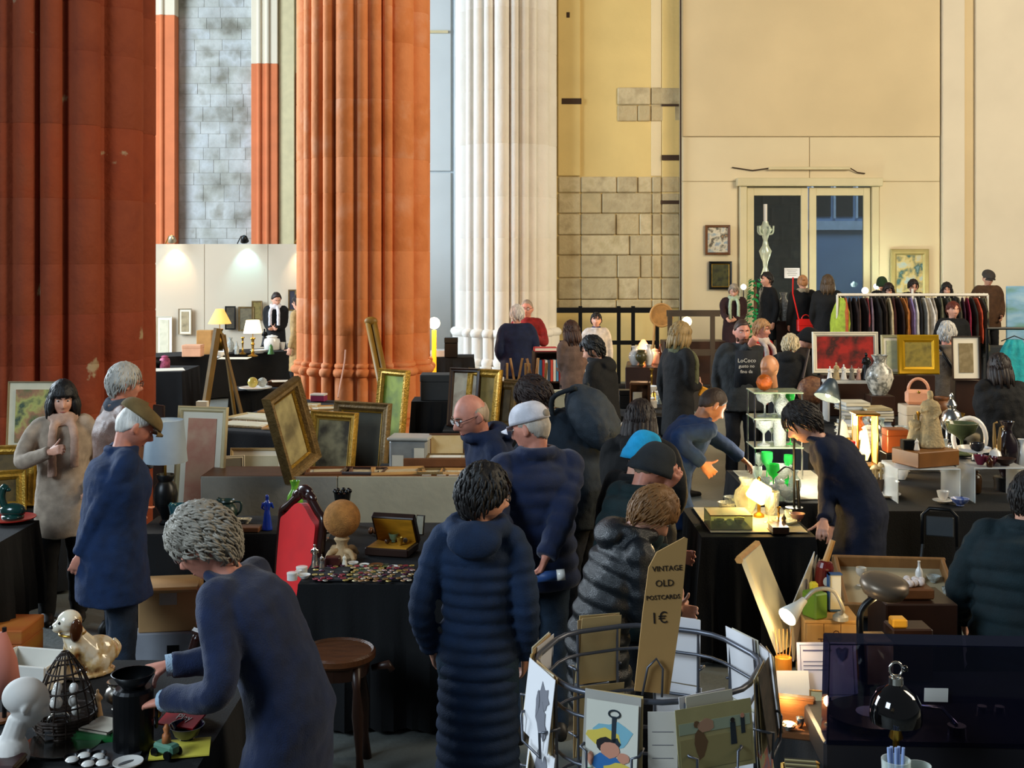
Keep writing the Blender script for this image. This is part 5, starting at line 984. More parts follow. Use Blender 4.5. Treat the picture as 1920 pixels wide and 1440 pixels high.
# black coffee mill
t = thing('coffee_mill', 'tall black metal coffee mill with brass wheel', 'mill', on(250, 1402, zA), R(20)); obj('body', MB().lathe([(.068, 0), (.068, .2), (.06, .21)], 24), m_bm, t, smooth=False); obj('hopper', MB().lathe([(.03, .2), (.075, .26), (.07, .26)], 20, cap=False), m_bm, t, smooth=True); obj('wheel', MB().tube([(.075, math.cos(a) * .045, .11 + math.sin(a) * .045) for a in [2 * math.pi * j / 18 for j in range(18)]], .006, 6, closed=True), m_bm, t, smooth=True); obj('hub', MB().ell((.08, 0, .11), (.014, .018, .018)), m_brass, t, smooth=True)
ware('bowl', 'pewter scale pan beside the man\'s hand', on(222, 1292, zA + .08), .085, .03, m_silver); ware('urn', 'dented pewter pot under the scale pan', on(222, 1330, zA), .1, .10, M('pewter', '#8a857c', .35, metal=.9))
figurine('small beige bisque lady figurine beside the wicker cage', on(183, 1345, zA), .105, M('bisque', '#b8946c', .5), robe=.2)
for (lab, px, py, w, h, mt) in (('round silver tray behind the plaster bust', 118, 1398, .26, .012, m_silver), ('dark pewter plate with worn rim', 205, 1420, .21, .010, M('dull_pewter', '#6a6c70', .45, metal=.8))): ware('plate', lab, on(px, py, zA), w, h, mt, n=32)
t = thing('clothes_iron', 'small grey cast flat iron on the silver tray', 'iron', on(112, 1378, zA + .012), R(25)); obj('sole', MB().prism([(-.05, -.03), (.03, -.03), (.07, 0), (.03, .03), (-.05, .03)], (0, 0, .015), (1, 0, 0), (0, 1, 0), .03), M('cast_grey', '#6c7076', .4, metal=.8), t); obj('handle', MB().tube(curve([(-.04, 0, .03), (-.03, 0, .07), (.02, 0, .07), (.03, 0, .03)], 4), .008, 8), m_silver, t, smooth=True)
for i, (px, py) in enumerate(((135, 1424), (158, 1416), (185, 1418), (165, 1432), (192, 1430))): ware('cup', ['leftmost dark cup of white beads', 'rear dark cup of white beads', 'rightmost rear dark cup of white beads', 'front dark cup of white beads', 'front right dark cup of white beads'][i], on(px, py + 6, zA), .055, .022, m_bm, group='bead cups on the front table'); ware('ball', 'small heap of white beads in ' + ['the leftmost dark cup', 'the rear dark cup', 'the right rear dark cup', 'the front dark cup', 'the front right dark cup'][i], on(px, py + 6, zA + .008), .044, .020, m_white, name='bead_heap', cat='beads', group='bead heaps in the cups')
ware('bowl', 'glossy navy bowl at the man\'s coat', on(350, 1388, zA), .125, .055, M('navy_glaze', '#14142e', .1, coat=.7), n=28); ware('plate', 'white spoon dish at the front edge', on(240, 1437, zA), .1, .018, m_white)
t = thing('toy_cart', 'small green tin toy cart with a clown figure', 'toy', on(312, 1418, zA), R(-30)); obj('cart', MB().bbox((0, 0, .03), (.09, .045, .035), .008), M('toy_green', '#5a8a74', .4), t)
for sx in (-1, 1):
    for sy in (-1, 1): obj('wheel', MB().lathe([(.016, -.004), (.016, .004)], 12, (sx * .03, sy * .025, .016), rot=RX(90)), m_bm, t)
obj('figure', MB().lathe([(.016, .045), (.014, .075), (.008, .08), (.012, .095), (.004, .11)], 10), M('toy_orange', '#b06a3a', .5), t, smooth=True)
tag(obj('yellow_folder', MB().box((0, 0, .003), (.2, .15, .005)), M('yellow_paper', '#d6c84a', .7), None, on(338, 1405, zA), R(12)), 'bright yellow paper folder under the toy cart', 'folder'); t = tag(obj('red_booklet', MB().box((0, 0, .004), (.15, .11, .007)), M('red_paper', '#b0141c', .5), None, on(345, 1345, zA + .05), R(-20)), 'red printed booklet beside the coffee mill', 'booklet'); t.rotation_euler[0] = R(18); lettering('Play', .04, m_white, t, (.01, -.01, .0085), (0, 0, 0)); boxes('dark brown cigar box under the red booklet', on(345, 1350, zA), (.13, .1, .045), m_dwood, name='cigar_box')
boxes('dark red lacquer box in the bottom left corner', on(2, 1452, zA), (.13, .11, .05), M('oxblood', '#2c0a0c', .3), name='lacquer_box')
t = thing('cloth_doll', 'pink cloth doll hanging on a dark iron post at the left edge', 'doll', on(-2, 1350, zA)); obj('post', MB().tube([(.02, .0, 0), (.02, 0, .34)], .008, 6), m_bm, t); obj('body', MB().tube([(0, -.01, .32), (.02, -.015, .22), (.03, -.01, .1)], [.03, .05, .055], 10), M('pink_cloth', '#c07868', .9), t, smooth=True); obj('arm', MB().tube([(.03, -.02, .24), (.055, -.02, .16)], .015, 8), M('peach_cloth', '#c88a50', .9), t, smooth=True); obj('stand', MB().lathe([(.05, 0), (.05, .01)], 14), m_wood, t)
# ---------------------------------------------------------------- middle of the hall
def world_of(P_, v):
    root, inf = P_; return Vector(root.location) + Matrix.Rotation(root.rotation_euler[2], 3, 'Z') @ Vector(v)
m_grey = M('charcoal_fabric', '#2a2f33', .9)
table('draped stand carrying the charcoal box', 'black cloth over the stand with the charcoal box', WX(818, 12.4), 12.45, .5, .42, .98, seed=41)
boxes('charcoal fabric storage box on a black draped stand', (WX(818, 12.4), 12.42, .985), (.32, .28, .27), m_grey, name='storage_box')
table('picture table behind the bald man', 'black cloth over the picture table behind the bald man', WX(925, 12.1), 12.0, 1.0, .6, .75, seed=42)
for (lab, px, Y, w, h, rz, fr, cols, mw) in (('portrait print in thin dark frame at the left of the picture table', 868, 11.95, .34, .60, -18, m_dwood, ('#b8b09a', '#c8c0aa', '#7a5a44'), .0), ('broad bright gilt frame on the picture table', 902, 11.88, .40, .60, -30, m_gold, ('#6a5a2c', '#8a7434', '#4a4020'), 0), ('old gilt frame beside the bright gilt frame', 938, 11.85, .36, .48, -32, m_ogold, ('#6a5434', '#54452c', '#7a6440'), 0), ('small dull gilt frame by the dark curly head', 962, 11.8, .3, .5, -35, m_ogold, ('#5a4a30', '#3a3020'), 0)):
    picture(lab, Vector((WX(px, Y), Y, .756)), w, h, rz=rz, tilt=10, fr=fr, fw=.05 if fr is m_dwood else .085, cols=cols, depth=.05, mw=mw)
picture('silver-white carved frame beside the black jacket', Vector((WX(1062, 11.3), 11.2, .02)), .42, 1.2, rz=10, tilt=4, fr=M('silvered_frame', '#b8b49c', .5, bump=.4), fw=.06, cols=('#6a6a5c', '#8a8a7a'), depth=.04)
# poles leaning on the orange pillar
a_, b_ = W(690, 604, 14.86), Vector((WX(742, 14.2), 14.2, .02)); t = thing('wooden_pole_pair', 'pair of long wooden poles leaning against the orange pillar', 'poles', b_)
for i in range(2): o_ = Vector((.075 * i, 0, 0)); obj('pole', MB().tube([o_, a_ - b_ + o_], .038, 8), M('olive_wood', '#8a6420', .5, var=.2, scale=6), t, smooth=True)
obj('end_cap', MB().ell(a_ - b_ + Vector((.037, 0, .01)), (.085, .05, .06)), M('olive_wood', '#8a6420'), t, smooth=True)
t = tag(obj('pink_ribbon', MB().tube(curve([W(648, 656, 14.9), W(646, 680, 14.86), W(640, 712, 14.8), W(634, 745, 14.7)], 6), .012, 6), M('pink_cord', '#d8a088', .7)), 'thin pale pink ribbon hanging down the orange pillar', 'ribbon')
# globe floor lamp
lp = (WX(814, 17.0), 17.0, 0); t = thing('floor_lamp', 'glowing globe floor lamp beside the orange pillar', 'lamp', lp); zb_ = WZ(606, 17.0)
obj('pole', MB().tube([(0, 0, .03), (0, 0, zb_ - .1)], .035, 10), M('amber_tube', '#d8a020', .4, emit=.8, ecol='#ffb020'), t); obj('globe', MB().ell((0, 0, zb_), (.085, .085, .085), None, 18, 12), M('globe_glow', '#fff0d0', emit=16, ecol='#ffe6b8'), t, smooth=True); obj('foot', MB().lathe([(.16, 0), (.16, .02), (.05, .04)], 18), m_bm, t); bulb('lamp_light', (lp[0], lp[1] - .2, zb_), 40, (1, .75, .4), .1)
table('table behind the floor lamp', 'black cloth over the table behind the floor lamp', WX(838, 18.0), 18.2, .8, .6, .95, seed=44); boxes('white cardboard tray on the table behind the floor lamp', (WX(832, 18), 18.1, .955), (.4, .3, .1), m_white, name='cardboard_tray', lid=False); t = boxes('black case on the table behind the floor lamp', (WX(846, 17.95), 17.95, .955), (.2, .16, .3), m_bm, name='case')
# bookcase and folding stands by the white pillar
t = thing('bookcase', 'small glazed bookcase with videos beside the brown coat', 'bookcase', (WX(1030, 15.8), 15.75, 0), R(6)); w, d, h = .42, .3, 1.22
for sx in (-1, 1): obj('side', MB().box((sx * w / 2, 0, h / 2), (.02, d, h)), m_dwood, t)
for z in (.02, .42, .82, h): obj('shelf', MB().box((0, 0, z), (w, d, .02)), m_dwood, t)
obj('back', MB().box((0, d / 2, h / 2), (w, .01, h)), m_dwood, t)
bc = ['#a8b4c0', '#2a6a9a', '#b02a2a', '#d8d4c8', '#3a4a5a', '#c84a3a', '#e0dcd0', '#4a8ab0', '#8a1c1c', '#c8c4bc']
for i in range(10):
    o = obj('video_case', MB().box((0, 0, .14), (.032, .14, .28)), M('spine_%d' % i, bc[i], .5), None, Vector((WX(1030, 15.8), 15.75, .832)) + Matrix.Rotation(R(6), 3, 'Z') @ Vector((-.17 + i * .037, -.05, 0)), R(6)); tag(o, '%s video case on the top shelf, number %s from the left' % (['pale blue', 'blue', 'red', 'cream', 'slate', 'orange-red', 'off-white', 'sky blue', 'dark red', 'light grey'][i], ['one', 'two', 'three', 'four', 'five', 'six', 'seven', 'eight', 'nine', 'ten'][i]), 'video', 'video cases in the small bookcase')
book('bright red book lying on the small bookcase', (WX(1022, 15.7), 15.7, 1.232), (.3, .2, .05), M('bright_red', '#d0243a', .5), rz=4)
for i, (px, lab) in enumerate(((968, 'light wooden folding stand by the blue jeans'), (1003, 'light wooden folding stand beside the bookcase'))):
    t = thing('folding_stand', lab, 'stand', (WX(px, 15.6), 15.4, 0), R(20 * i))
    for sx in (-1, 1): obj('leg', MB().tube([(sx * .13, -.12, 0), (-sx * .08, .1, 1.15)], .018, 6), m_lwood, t); obj('leg', MB().tube([(sx * .13, .14, 0), (sx * .12, -.1, 1.1)], .018, 6), m_lwood, t)
    obj('crossbar', MB().tube([(-.12, 0, .55), (.12, 0, .55)], .014, 6), m_lwood, t)
# backpack on the bending person
t = thing('backpack', 'grey-blue backpack worn by the bending curly-haired person', 'backpack', world_of(P[36], P[36][1]['chest'] + Vector((0, -.20, .13))), R(62)); mb = MB(); mb.ell((0, 0, 0), (.17, .15, .25), RX(-38), 16, 12); o = obj('bag', mb, cloth('#3a4652', .7), t); fuse(o, .014, 2, 1, .03, .1)
obj('pocket', MB().ell((0, -.10, -.06), (.12, .08, .12), RX(-38), 14, 10), cloth('#1d3440', .6), t, smooth=True)
for sx in (-1, 1): obj('strap', MB().tube(curve([(sx * .1, .08, .2), (sx * .12, .24, .12), (sx * .12, .22, -.08)], 5), .018, 6), cloth('#20282e', .8), t, smooth=True)
obj('logo', MB().prism([(0, 0), (.03, .02), (.015, .045), (-.01, .02)], (.02, -.185, -.05), (1, 0, 0), (0, -.5, 1), .004), m_white, t)
# rolled paper held behind the back
hw = (world_of(P[6], P[6][1]['E']['L'][2]) + world_of(P[6], P[6][1]['E']['R'][2])) / 2 + Vector((0, -.07, -.07))
t = thing('paper_roll', 'white and blue rolled poster held behind the quilted jacket', 'roll', hw); obj('roll', MB().tube([(-.17, 0, -.015), (.02, 0, .0)], .024, 14), m_white, t, smooth=True); obj('sleeve', MB().tube([(.02, 0, .0), (.12, 0, .01)], .026, 14), M('roll_blue', '#2a4a80', .5), t, smooth=True); obj('rim', MB().tube([(.12, 0, .01), (.16, 0, .014)], .027, 14), m_white, t, smooth=True)
# table F with lit objects, running away from the viewer
table('long side table of vases at the middle', 'black cloth over the long side table of vases', 1.53, 14.0, .62, 3.2, .80, rz=-7, seed=46)
t = thing('display_step', 'stepped dark wooden riser on the long side table', 'riser', (1.72, 15.1, .806), R(-7)); obj('body', MB().bbox((0, 0, .15), (.5, .9, .3), .01), m_dwood, t)
t = thing('book_stand', 'open wooden shelf box with white catalogue at the table end', 'shelf', (WX(1200, 12.6), 12.62, .806), R(-7))
for (c, d_) in (((0, 0, .33), (.2, .2, .02)), ((-.1, 0, .17), (.015, .2, .32)), ((.1, 0, .17), (.03, .2, .34)), ((0, .1, .17), (.2, .012, .32))): obj('panel', MB().box(c, d_), m_wood, t)
book('white catalogue standing in the wooden shelf box', (WX(1196, 12.5), 12.53, .808), (.1, .02, .24), m_white, rz=0)
FW = (('vase', 'white swan-neck vase on the riser', 1190, 15.0, 1.108, .16, .24, m_white), ('urn', 'olive green vase on the riser', 1202, 14.9, 1.108, .15, .2, M('olive_glaze', '#4a4428', .3)), ('vase', 'tall white bottle vase on the riser', 1216, 15.0, 1.108, .13, .26, m_white), ('jar', 'peach lidded jar on the riser', 1228, 15.2, 1.108, .12, .2, M('peach_glaze', '#c8907a', .3)), ('bowl', 'white fruit bowl with gold rim on the side table', 1215, 14.2, .808, .24, .12, m_white), ('cup', 'white tea cup on the side table', 1230, 13.9, .808, .1, .09, m_white), ('jar', 'white sugar pot on the side table', 1238, 14.3, .808, .12, .14, m_white), ('vase', 'floral white vase on the side table', 1244, 14.7, .808, .13, .28, M('floral_white', cols=['#e0dcd4', '#c88a84', '#e4e0d8'], scale=18, rough=.25)), ('candlestick', 'brass candlestick on the side table', 1222, 14.5, .808, .1, .3, m_brass), ('plate', 'white stacked saucers on the side table', 1212, 13.6, .808, .2, .05, m_white), ('bottle', 'brown glass bottle on the riser', 1238, 15.4, 1.108, .09, .24, M('brown_glass', '#3a1c0c', .1)), ('box_jar', 'round white box nearest the table end', 1222, 13.1, .808, .12, .08, m_white), ('tumbler', 'short crystal tumbler on the side table', 1236, 13.4, .808, .08, .1, g_cut), ('bell', 'gold bell on the side table', 1226, 13.7, .808, .09, .12, m_brass))
for k_, lab, px, Y, z, w, h, mt in FW: ware(k_, lab, Vector((WX(px, Y), Y, z)), w, h, mt)
t = thing('lava_lamp', 'small glowing salmon glass lamp on the riser', 'lamp', (WX(1207, 15.3), 15.35, 1.108)); obj('base', MB().lathe([(.06, 0), (.05, .06)], 14), m_brass, t); obj('glass_shade', MB().lathe([(.05, .06), (.08, .14), (.06, .24), (.02, .3)], 16), M('salmon_glow', '#ff8a60', emit=3.5, ecol='#ff8a58'), t, smooth=True); bulb('lamp_light', (WX(1207, 15.2), 15.1, 1.35), 14, (1, .6, .35), .05)
t = boxes('black camera box on the side table', (WX(1172, 13.4), 13.1, .808), (.2, .16, .2), m_bm, name='camera_box'); 
# railing and platform things
t = thing('railing', 'black metal railing in front of the stone wall', 'railing', (0, 22.5, 0)); x0, x1 = WX(1036, 22.5), WX(1236, 22.5)
for z, r_ in ((1.46, .05), (.84, .04)): obj('rail', MB().box(((x0 + x1) / 2, 0, z), (x1 - x0, .06, r_ * 2)), m_bm, t)
for px in (1040, 1088, 1160, 1187, 1232): obj('post', MB().box((WX(px, 22.5), 0, .77), (.07, .07, 1.54)), m_bm, t)
t = thing('railing', 'dark wooden railing along the platform edge', 'railing', (0, 18.85, 0)); x0, x1 = WX(1250, 18.85), WX(1350, 18.85); m_rail = M('dark_rail', '#2c231a', .7)
for z in (1.58, .95): obj('rail', MB().box(((x0 + x1) / 2, 0, z), (x1 - x0, .05, .1)), m_rail, t)
for px in (1256, 1336): obj('post', MB().box((WX(px, 18.85), 0, .8), (.07, .06, 1.6)), m_rail, t)
t = thing('cane_chair', 'round-backed cane chair standing on the platform', 'chair', (WX(1245, 19.6), 19.6, .4), R(185)); m_cane = M('cane', '#a8783c', .6, var=.25, scale=14, bump=.3)
obj('seat', MB().lathe([(.2, .43), (.21, .45), (.2, .47)], 20), m_cane, t); obj('back_panel', MB().lathe([(.18, -.01), (.18, .01)], 24, (0, -.2, 1.1), rot=RX(90)), m_cane, t); obj('back_frame', MB().tube([(math.cos(a) * .19, -.2, 1.1 + math.sin(a) * .19) for a in [2 * math.pi * j / 24 for j in range(24)]], .02, 6, closed=True), m_lwood, t, smooth=True)
for sx in (-1, 1):
    obj('leg', MB().tube([(sx * .15, .14, .44), (sx * .18, .18, 0)], .02, 6), m_lwood, t); obj('leg', MB().tube([(sx * .12, -.2, .95), (sx * .15, -.2, .44), (sx * .17, -.24, 0)], .02, 6), m_lwood, t)
def pole_lamp(label, px, py, Y, z0, power, col, glow, r=.05):
    z = WZ(py, Y); t = thing('pole_lamp', label, 'lamp', (WX(px, Y), Y, z0)); obj('base', MB().lathe([(.12, 0), (.12, .02), (.02, .04)], 16), m_bm, t); obj('pole', MB().tube([(0, 0, .03), (0, 0, z - z0 - r)], .012, 6), m_bm, t); obj('bulb', MB().ell((0, 0, z - z0), (r, r, r), None, 12, 8), M('pole_bulb_' + glow, '#ffffff', emit=18, ecol=glow), t, smooth=True); bulb('lamp_light', (WX(px, Y), Y - .12, z), power, col, .05)
pole_lamp('bare glowing bulb on a pole before the dark curtain', 1288, 603, 18.3, 0, 45, (1, .68, .32), '#ffd890', .075); pole_lamp('small glowing bulb on a pole beside the door frame', 1394, 538, 21.6, .4, 16, (1, .85, .6), '#ffe8c0'); pole_lamp('small warm bulb on a pole behind the clothes rail', 1622, 545, 21.8, .4, 22, (1, .85, .62), '#ffe8c8', .06); pole_lamp('pale green glowing bulb on a pole behind the clothes rail', 1643, 537, 22.3, .4, 26, (.7, 1, .85), '#c8ffe0', .05)
boxes('dark chest under the dark wooden railing', (WX(1300, 19.4), 19.45, .4), (1.0, .5, .7), m_dwood, name='chest')
t = thing('candelabrum', 'tall white standing candelabrum with candle before the left door pane', 'candelabrum', (WX(1435, 21.7), 21.7, .4)); hC = WZ(395, 21.7) - .4; m_cd = M('silver_white', '#c8d4c0', .3, metal=.3)
smoothed(obj('stem', MB().lathe([(.15, 0), (.14, .05), (.08, .12), (.05, .5)] + [(q, .5 + (hC - .75) * (i / 22)) for i, q in enumerate([.04, .06, .1, .06, .035, .05, .08, .11, .07, .04, .035, .06, .1, .07, .04, .05, .09, .12, .06, .04, .07, .13, .06])] + [(.05, hC - .2)], 14), m_cd, t), 60)
for a in range(5): obj('branch', MB().tube(curve([(0, 0, hC - .45), (.13 * math.cos(a * 1.256), .13 * math.sin(a * 1.256), hC - .42), (.15 * math.cos(a * 1.256), .15 * math.sin(a * 1.256), hC - .28)], 4), .018, 6), m_cd, t, smooth=True)
obj('candle', MB().tube([(0, 0, hC - .2), (0, 0, hC + .12)], .035, 10), m_white, t)
t = thing('green_tree', 'small green artificial tree before the left door pane', 'plant', (WX(1416, 22.6), 22.6, .4)); mb = MB(); rg = random.Random(3)
for i in range(240):
    z = rg.uniform(.3, 1.7); r_ = .18 * (1.75 - z) / 1.4 + .05; a = rg.uniform(0, 6.28); p = Vector((r_ * math.cos(a), r_ * math.sin(a), z)); q = p + Vector((math.cos(a) * .09, math.sin(a) * .09, -.06)); s_ = Vector((-math.sin(a), math.cos(a), 0)) * .035; mb.add([p, (p + q) / 2 + s_, q, (p + q) / 2 - s_], [(0, 1, 2, 3)])
o = obj('foliage', mb, M('leaf_green', '#1c8a4c', .5, var=.3, scale=8), t); o['kind'] = 'stuff'; obj('trunk', MB().tube([(0, 0, 0), (0, 0, 1.6)], .03, 8), m_wood, t)
ware('vase', 'white lace-like vase on a dark pedestal by the door', (WX(1469, 20.9), 20.9, 1.35), .24, .5, M('lace_white', cols=['#d8d4cc', '#8a867e', '#e4e0d8'], scale=22, rough=.5)); boxes('dark pedestal under the lace-like vase', (WX(1469, 20.9), 20.9, .4), (.34, .34, .95), m_dwood, name='pedestal', lid=False)
# wall pictures near the door
for (lab, x0, x1, y0, y1, fr, fw, cols, inner) in (('small painting of a lady in blue on the wall left of the door', 1322, 1369, 422, 478, m_wood, .05, ('#c08a50', '#8aa0b0', '#d8cfb8', '#4a4a44', '#c89860'), None), ('dark landscape in black frame on the wall left of the door', 1329, 1372, 490, 543, m_bm, .05, ('#14160c', '#2c2f16', '#4a4a20', '#14140c'), m_gold), ('large flower still life in pale gilt frame right of the door', 1669, 1741, 467, 560, M('pale_gilt', '#b0a068', .45, metal=.3), .12, ('#6a8a9a', '#a8b8b8', '#c8b070', '#2c5a5a', '#9ab0b8'), None)):
    Yq = 22.93; k_ = Yq / F; picture(lab, W((x0 + x1) / 2, y1, Yq), (x1 - x0) * k_, (y1 - y0) * k_, fr=fr, fw=fw, cols=cols, inner=inner, depth=.05, scale=4, contrast=.22)
tag(obj('painted_board', MB().bbox((0, 0, .5), (.7, .04, 1.0), .01), picmat(('#5a8a5a', '#7aa8c8', '#a8c8d8'), 1.5, .2, (1, 1, 3)), None, (WX(1926, 19.5), 19.5, 1.0)), 'sky and field painting on a board at the right edge', 'painting')
boxes('grey cabinet under the sky painting', (WX(1900, 19.5), 19.5, .4), (1.2, .5, .6), m_grey, name='cabinet')
# red handbag
bp = Vector((WX(1511, 20.0), 20.0, WZ(622, 20.0))); t = thing('handbag', 'bright red handbag hanging from the blonde woman\'s shoulder', 'bag', bp); m_rb = M('red_leather', '#d01a14', .25, coat=.5)
obj('bag', MB().bbox((0, 0, .11), (.30, .12, .22), .02), m_rb, t); obj('handle', MB().tube([(math.cos(a) * .07, 0, .21 + math.sin(a) * .08) for a in [math.pi * j / 10 for j in range(11)]], .01, 6), m_rb, t, smooth=True); obj('strap', MB().tube([(-.12, 0, .2), (-.2, .1, .65), (-.16, .25, .92)], .012, 6), m_rb, t); obj('flap', MB().bbox((0, -.063, .16), (.29, .01, .11), .004), m_rb, t)
# yellow cloth held by the blonde woman and brown rucksack
t = tag(obj('yellow_duster', MB().bbox((0, 0, 0), (.1, .03, .11), .012, RY(25)), M('duster', '#d8962a', .9), None, world_of(P[37], P[37][1]['E']['R'][2]) + Vector((.05, -.05, -.06))), 'folded yellow cloth in the blonde woman\'s hand', 'cloth')
t = thing('shoulder_bag', 'brown patterned shoulder bag at the black beanie person\'s hip', 'bag', (WX(1522, 13.2), 13.2, .82)); mb = MB(); mb.ell((0, 0, .16), (.17, .12, .17)); o = obj('bag', mb, M('brown_pattern', cols=['#4a2f1c', '#8a5c3a', '#5a3420', '#a87850'], scale=14), t); fuse(o, .02, 2, 1, .03, .08); obj('strap', MB().tube([(-.1, .0, .3), (.0, .12, .62)], .015, 6), m_dwood, t)
# shirt print of the bearded man
inf = P[14][1]; t = link('shirt_front', MB().prism([(-.13, -.2), (.13, -.2), (.12, .2), (-.12, .2)], (0, 0, 0), (1, 0, 0), (0, 0, 1), .012).mesh('shirt_front'), cloth('#1c2028', .8), P[14][0]); pt_ = (inf['chest'] + inf['waist']) / 2; t.location = pt_ + Vector((0, .188, .05)); t.rotation_euler = (R(6), 0, R(180))
for i, (s_, z) in enumerate((('LoCoco', .09), ('gusto no', .03), ('fino da', -.03))): lettering(s_, .062 if i == 0 else .05, m_white, t, (0, -.008, z), (R(90), 0, 0))
# strap of the taupe jacket man
inf = P[28][1]; o = obj('bag_strap', MB().tube(curve([inf['neck'] + Vector((-.10, -.06, .02)), inf['chest'] + Vector((.02, -.175, .02)), inf['waist'] + Vector((.16, -.12, 0))], 5), .02, 6), m_bm, P[28][0], smooth=True); obj('buckle', MB().bbox(inf['chest'] + Vector((-.07, -.178, .11)), (.05, .02, .05), .006), m_silver, o)
# ---------------------------------------------------------------- clothes rail
RY_, RZ_ = 19.35, 1.86; xa, xb = WX(1570, RY_), WX(1852, RY_)
t = thing('clothes_rail', 'white clothes rail on the platform full of garments', 'rack', ((xa + xb) / 2, RY_, .4)); L_ = xb - xa; m_rl = M('white_tube', '#d8d2c4', .4)
obj('rail', MB().tube([(-L_ / 2, 0, RZ_ - .4), (L_ / 2, 0, RZ_ - .4)], .025, 8), m_rl, t)
for f in (-.5, .0, .5): obj('post', MB().tube([(L_ * f, 0, .04), (L_ * f, 0, RZ_ - .3 if f == .0 else RZ_ - .4)], .02, 8), m_rl, t)
for f in (-.5, .5): obj('foot', MB().tube([(L_ * f, -.25, .03), (L_ * f, .25, .03)], .022, 8), m_rl, t)
gc = ['#a8b83a', '#b85a2c', '#1c1210', '#2a1814', '#5a4238', '#2c1c1a', '#8a3a3c', '#7a6a7a', '#1a1210', '#2a1a12', '#3a2c1c', '#c8b48a', '#4a1c18', '#2a1410', '#a8642a', '#b0702c', '#8a7aa8', '#d0ccc4', '#1c1c20', '#c8c0b0', '#e0d8cc', '#a89c8c', '#2c2c28', '#6a6a54', '#3c3a32', '#7a7458', '#1e1e1c', '#5a5444', '#4a1a30', '#8a1c3a', '#2a2a24', '#c04a2a', '#3a342a', '#6a6448']
gn = ['lime green', 'rust orange', 'black', 'dark brown', 'taupe', 'dark plum', 'faded red', 'lilac grey', 'jet black', 'chocolate', 'umber', 'sand', 'oxblood', 'bitter brown', 'ochre', 'amber', 'lavender', 'white', 'ink black', 'cream', 'ivory', 'stone', 'charcoal', 'sage', 'olive grey', 'khaki', 'soft black', 'drab', 'wine red', 'crimson', 'moss', 'coral red', 'dark olive', 'pale olive']
for i in range(34):
    x = xa + .06 + (L_ - .12) * i / 33; rg = random.Random(i); ln = rg.uniform(.72, .98) if i else .95; hw = rg.uniform(.026, .04); ph = rg.uniform(0, 6)
    g_ = thing('hanging_garment', '%s garment on the clothes rail' % gn[i], 'garment', (x, RY_, RZ_), R(rg.uniform(-14, 14) + (26 if i == 0 else 0)), 'garments on the clothes rail'); rings = []
    for q in range(8):
        t_ = q / 7; dd = (.07 + .16 * min(1, t_ * 4)) * (1 + .25 * t_ * rg.uniform(.2, 1.2)); ww = hw * (.35 + .65 * min(1, t_ * 3)) * (1 + .35 * t_) * (1.8 if i == 0 and t_ > .4 else 1)
        rings.append([(math.cos(a) * ww * (1 + .3 * math.sin(5 * a + ph)), math.sin(a) * dd, -.05 - t_ * ln + .02 * math.sin(a * 3 + ph) * t_) for a in [2 * math.pi * j / 20 for j in range(20)]])
    obj('cloth', MB().loft(rings), cloth(gc[i], .9, fine=70), g_, smooth=True); obj('hanger', MB().tube([(0, 0, .025), (0, .02, .03), (0, .02, -.01), (0, 0, -.06)], .006, 5), m_silver, g_)
# turquoise dress on a second rail at the right edge
t = thing('clothes_rail', 'short dark rail holding the turquoise dress at the right edge', 'rack', (WX(1905, 16.2), 16.2, 0)); obj('rail', MB().tube([(-.4, 0, 1.5), (.5, 0, 1.5)], .02, 8), m_bm, t)
for sx in (-.4, .5): obj('post', MB().tube([(sx, 0, 0), (sx, 0, 1.5)], .02, 8), m_bm, t)
t = thing('hanging_garment', 'bright turquoise dress on a hanger at the right edge', 'garment', (WX(1902, 16.0), 16.0, 1.42)); rings = []
for q in range(9):
    t_ = q / 8; ww = (.10 + .10 * min(1, t_ * 5)) * (1 + .35 * t_); rings.append([(math.cos(a) * ww * (1 + .04 * math.sin(9 * a)), math.sin(a) * .06 * (1 + .25 * math.sin(9 * a)), -.06 - t_ * .95) for a in [2 * math.pi * j / 36 for j in range(36)]])
obj('cloth', MB().loft(rings), cloth('#18a0a8', .7, fine=70), t, smooth=True); obj('hanger', MB().tube([(-.18, 0, -.08), (0, 0, -.01), (.18, 0, -.08)], .008, 6), m_bm, t)
# ---------------------------------------------------------------- glassware tables
table('front table of glassware and lamps', 'black cloth over the front glassware table', 1.51, 7.60, .70, .86, .78, seed=51); table('rear table of green glassware', 'black cloth over the rear glassware table', 2.07, 8.78, .70, 1.26, .78, seed=52)
zJ = .788; m_lace = M('lace_cloth', '#b8b4a0', .9, var=.15, scale=20)
tag(obj('white_runner', MB().box((0, 0, .002), (.6, .72, .004)), m_lace, None, (1.53, 7.62, zJ)), 'pale runner cloth under the front glassware', 'cloth'); tag(obj('white_runner', MB().box((0, 0, .002), (.62, 1.1, .004)), m_lace, None, (2.07, 8.8, zJ)), 'pale runner cloth under the rear glassware', 'cloth')
zJ += .006
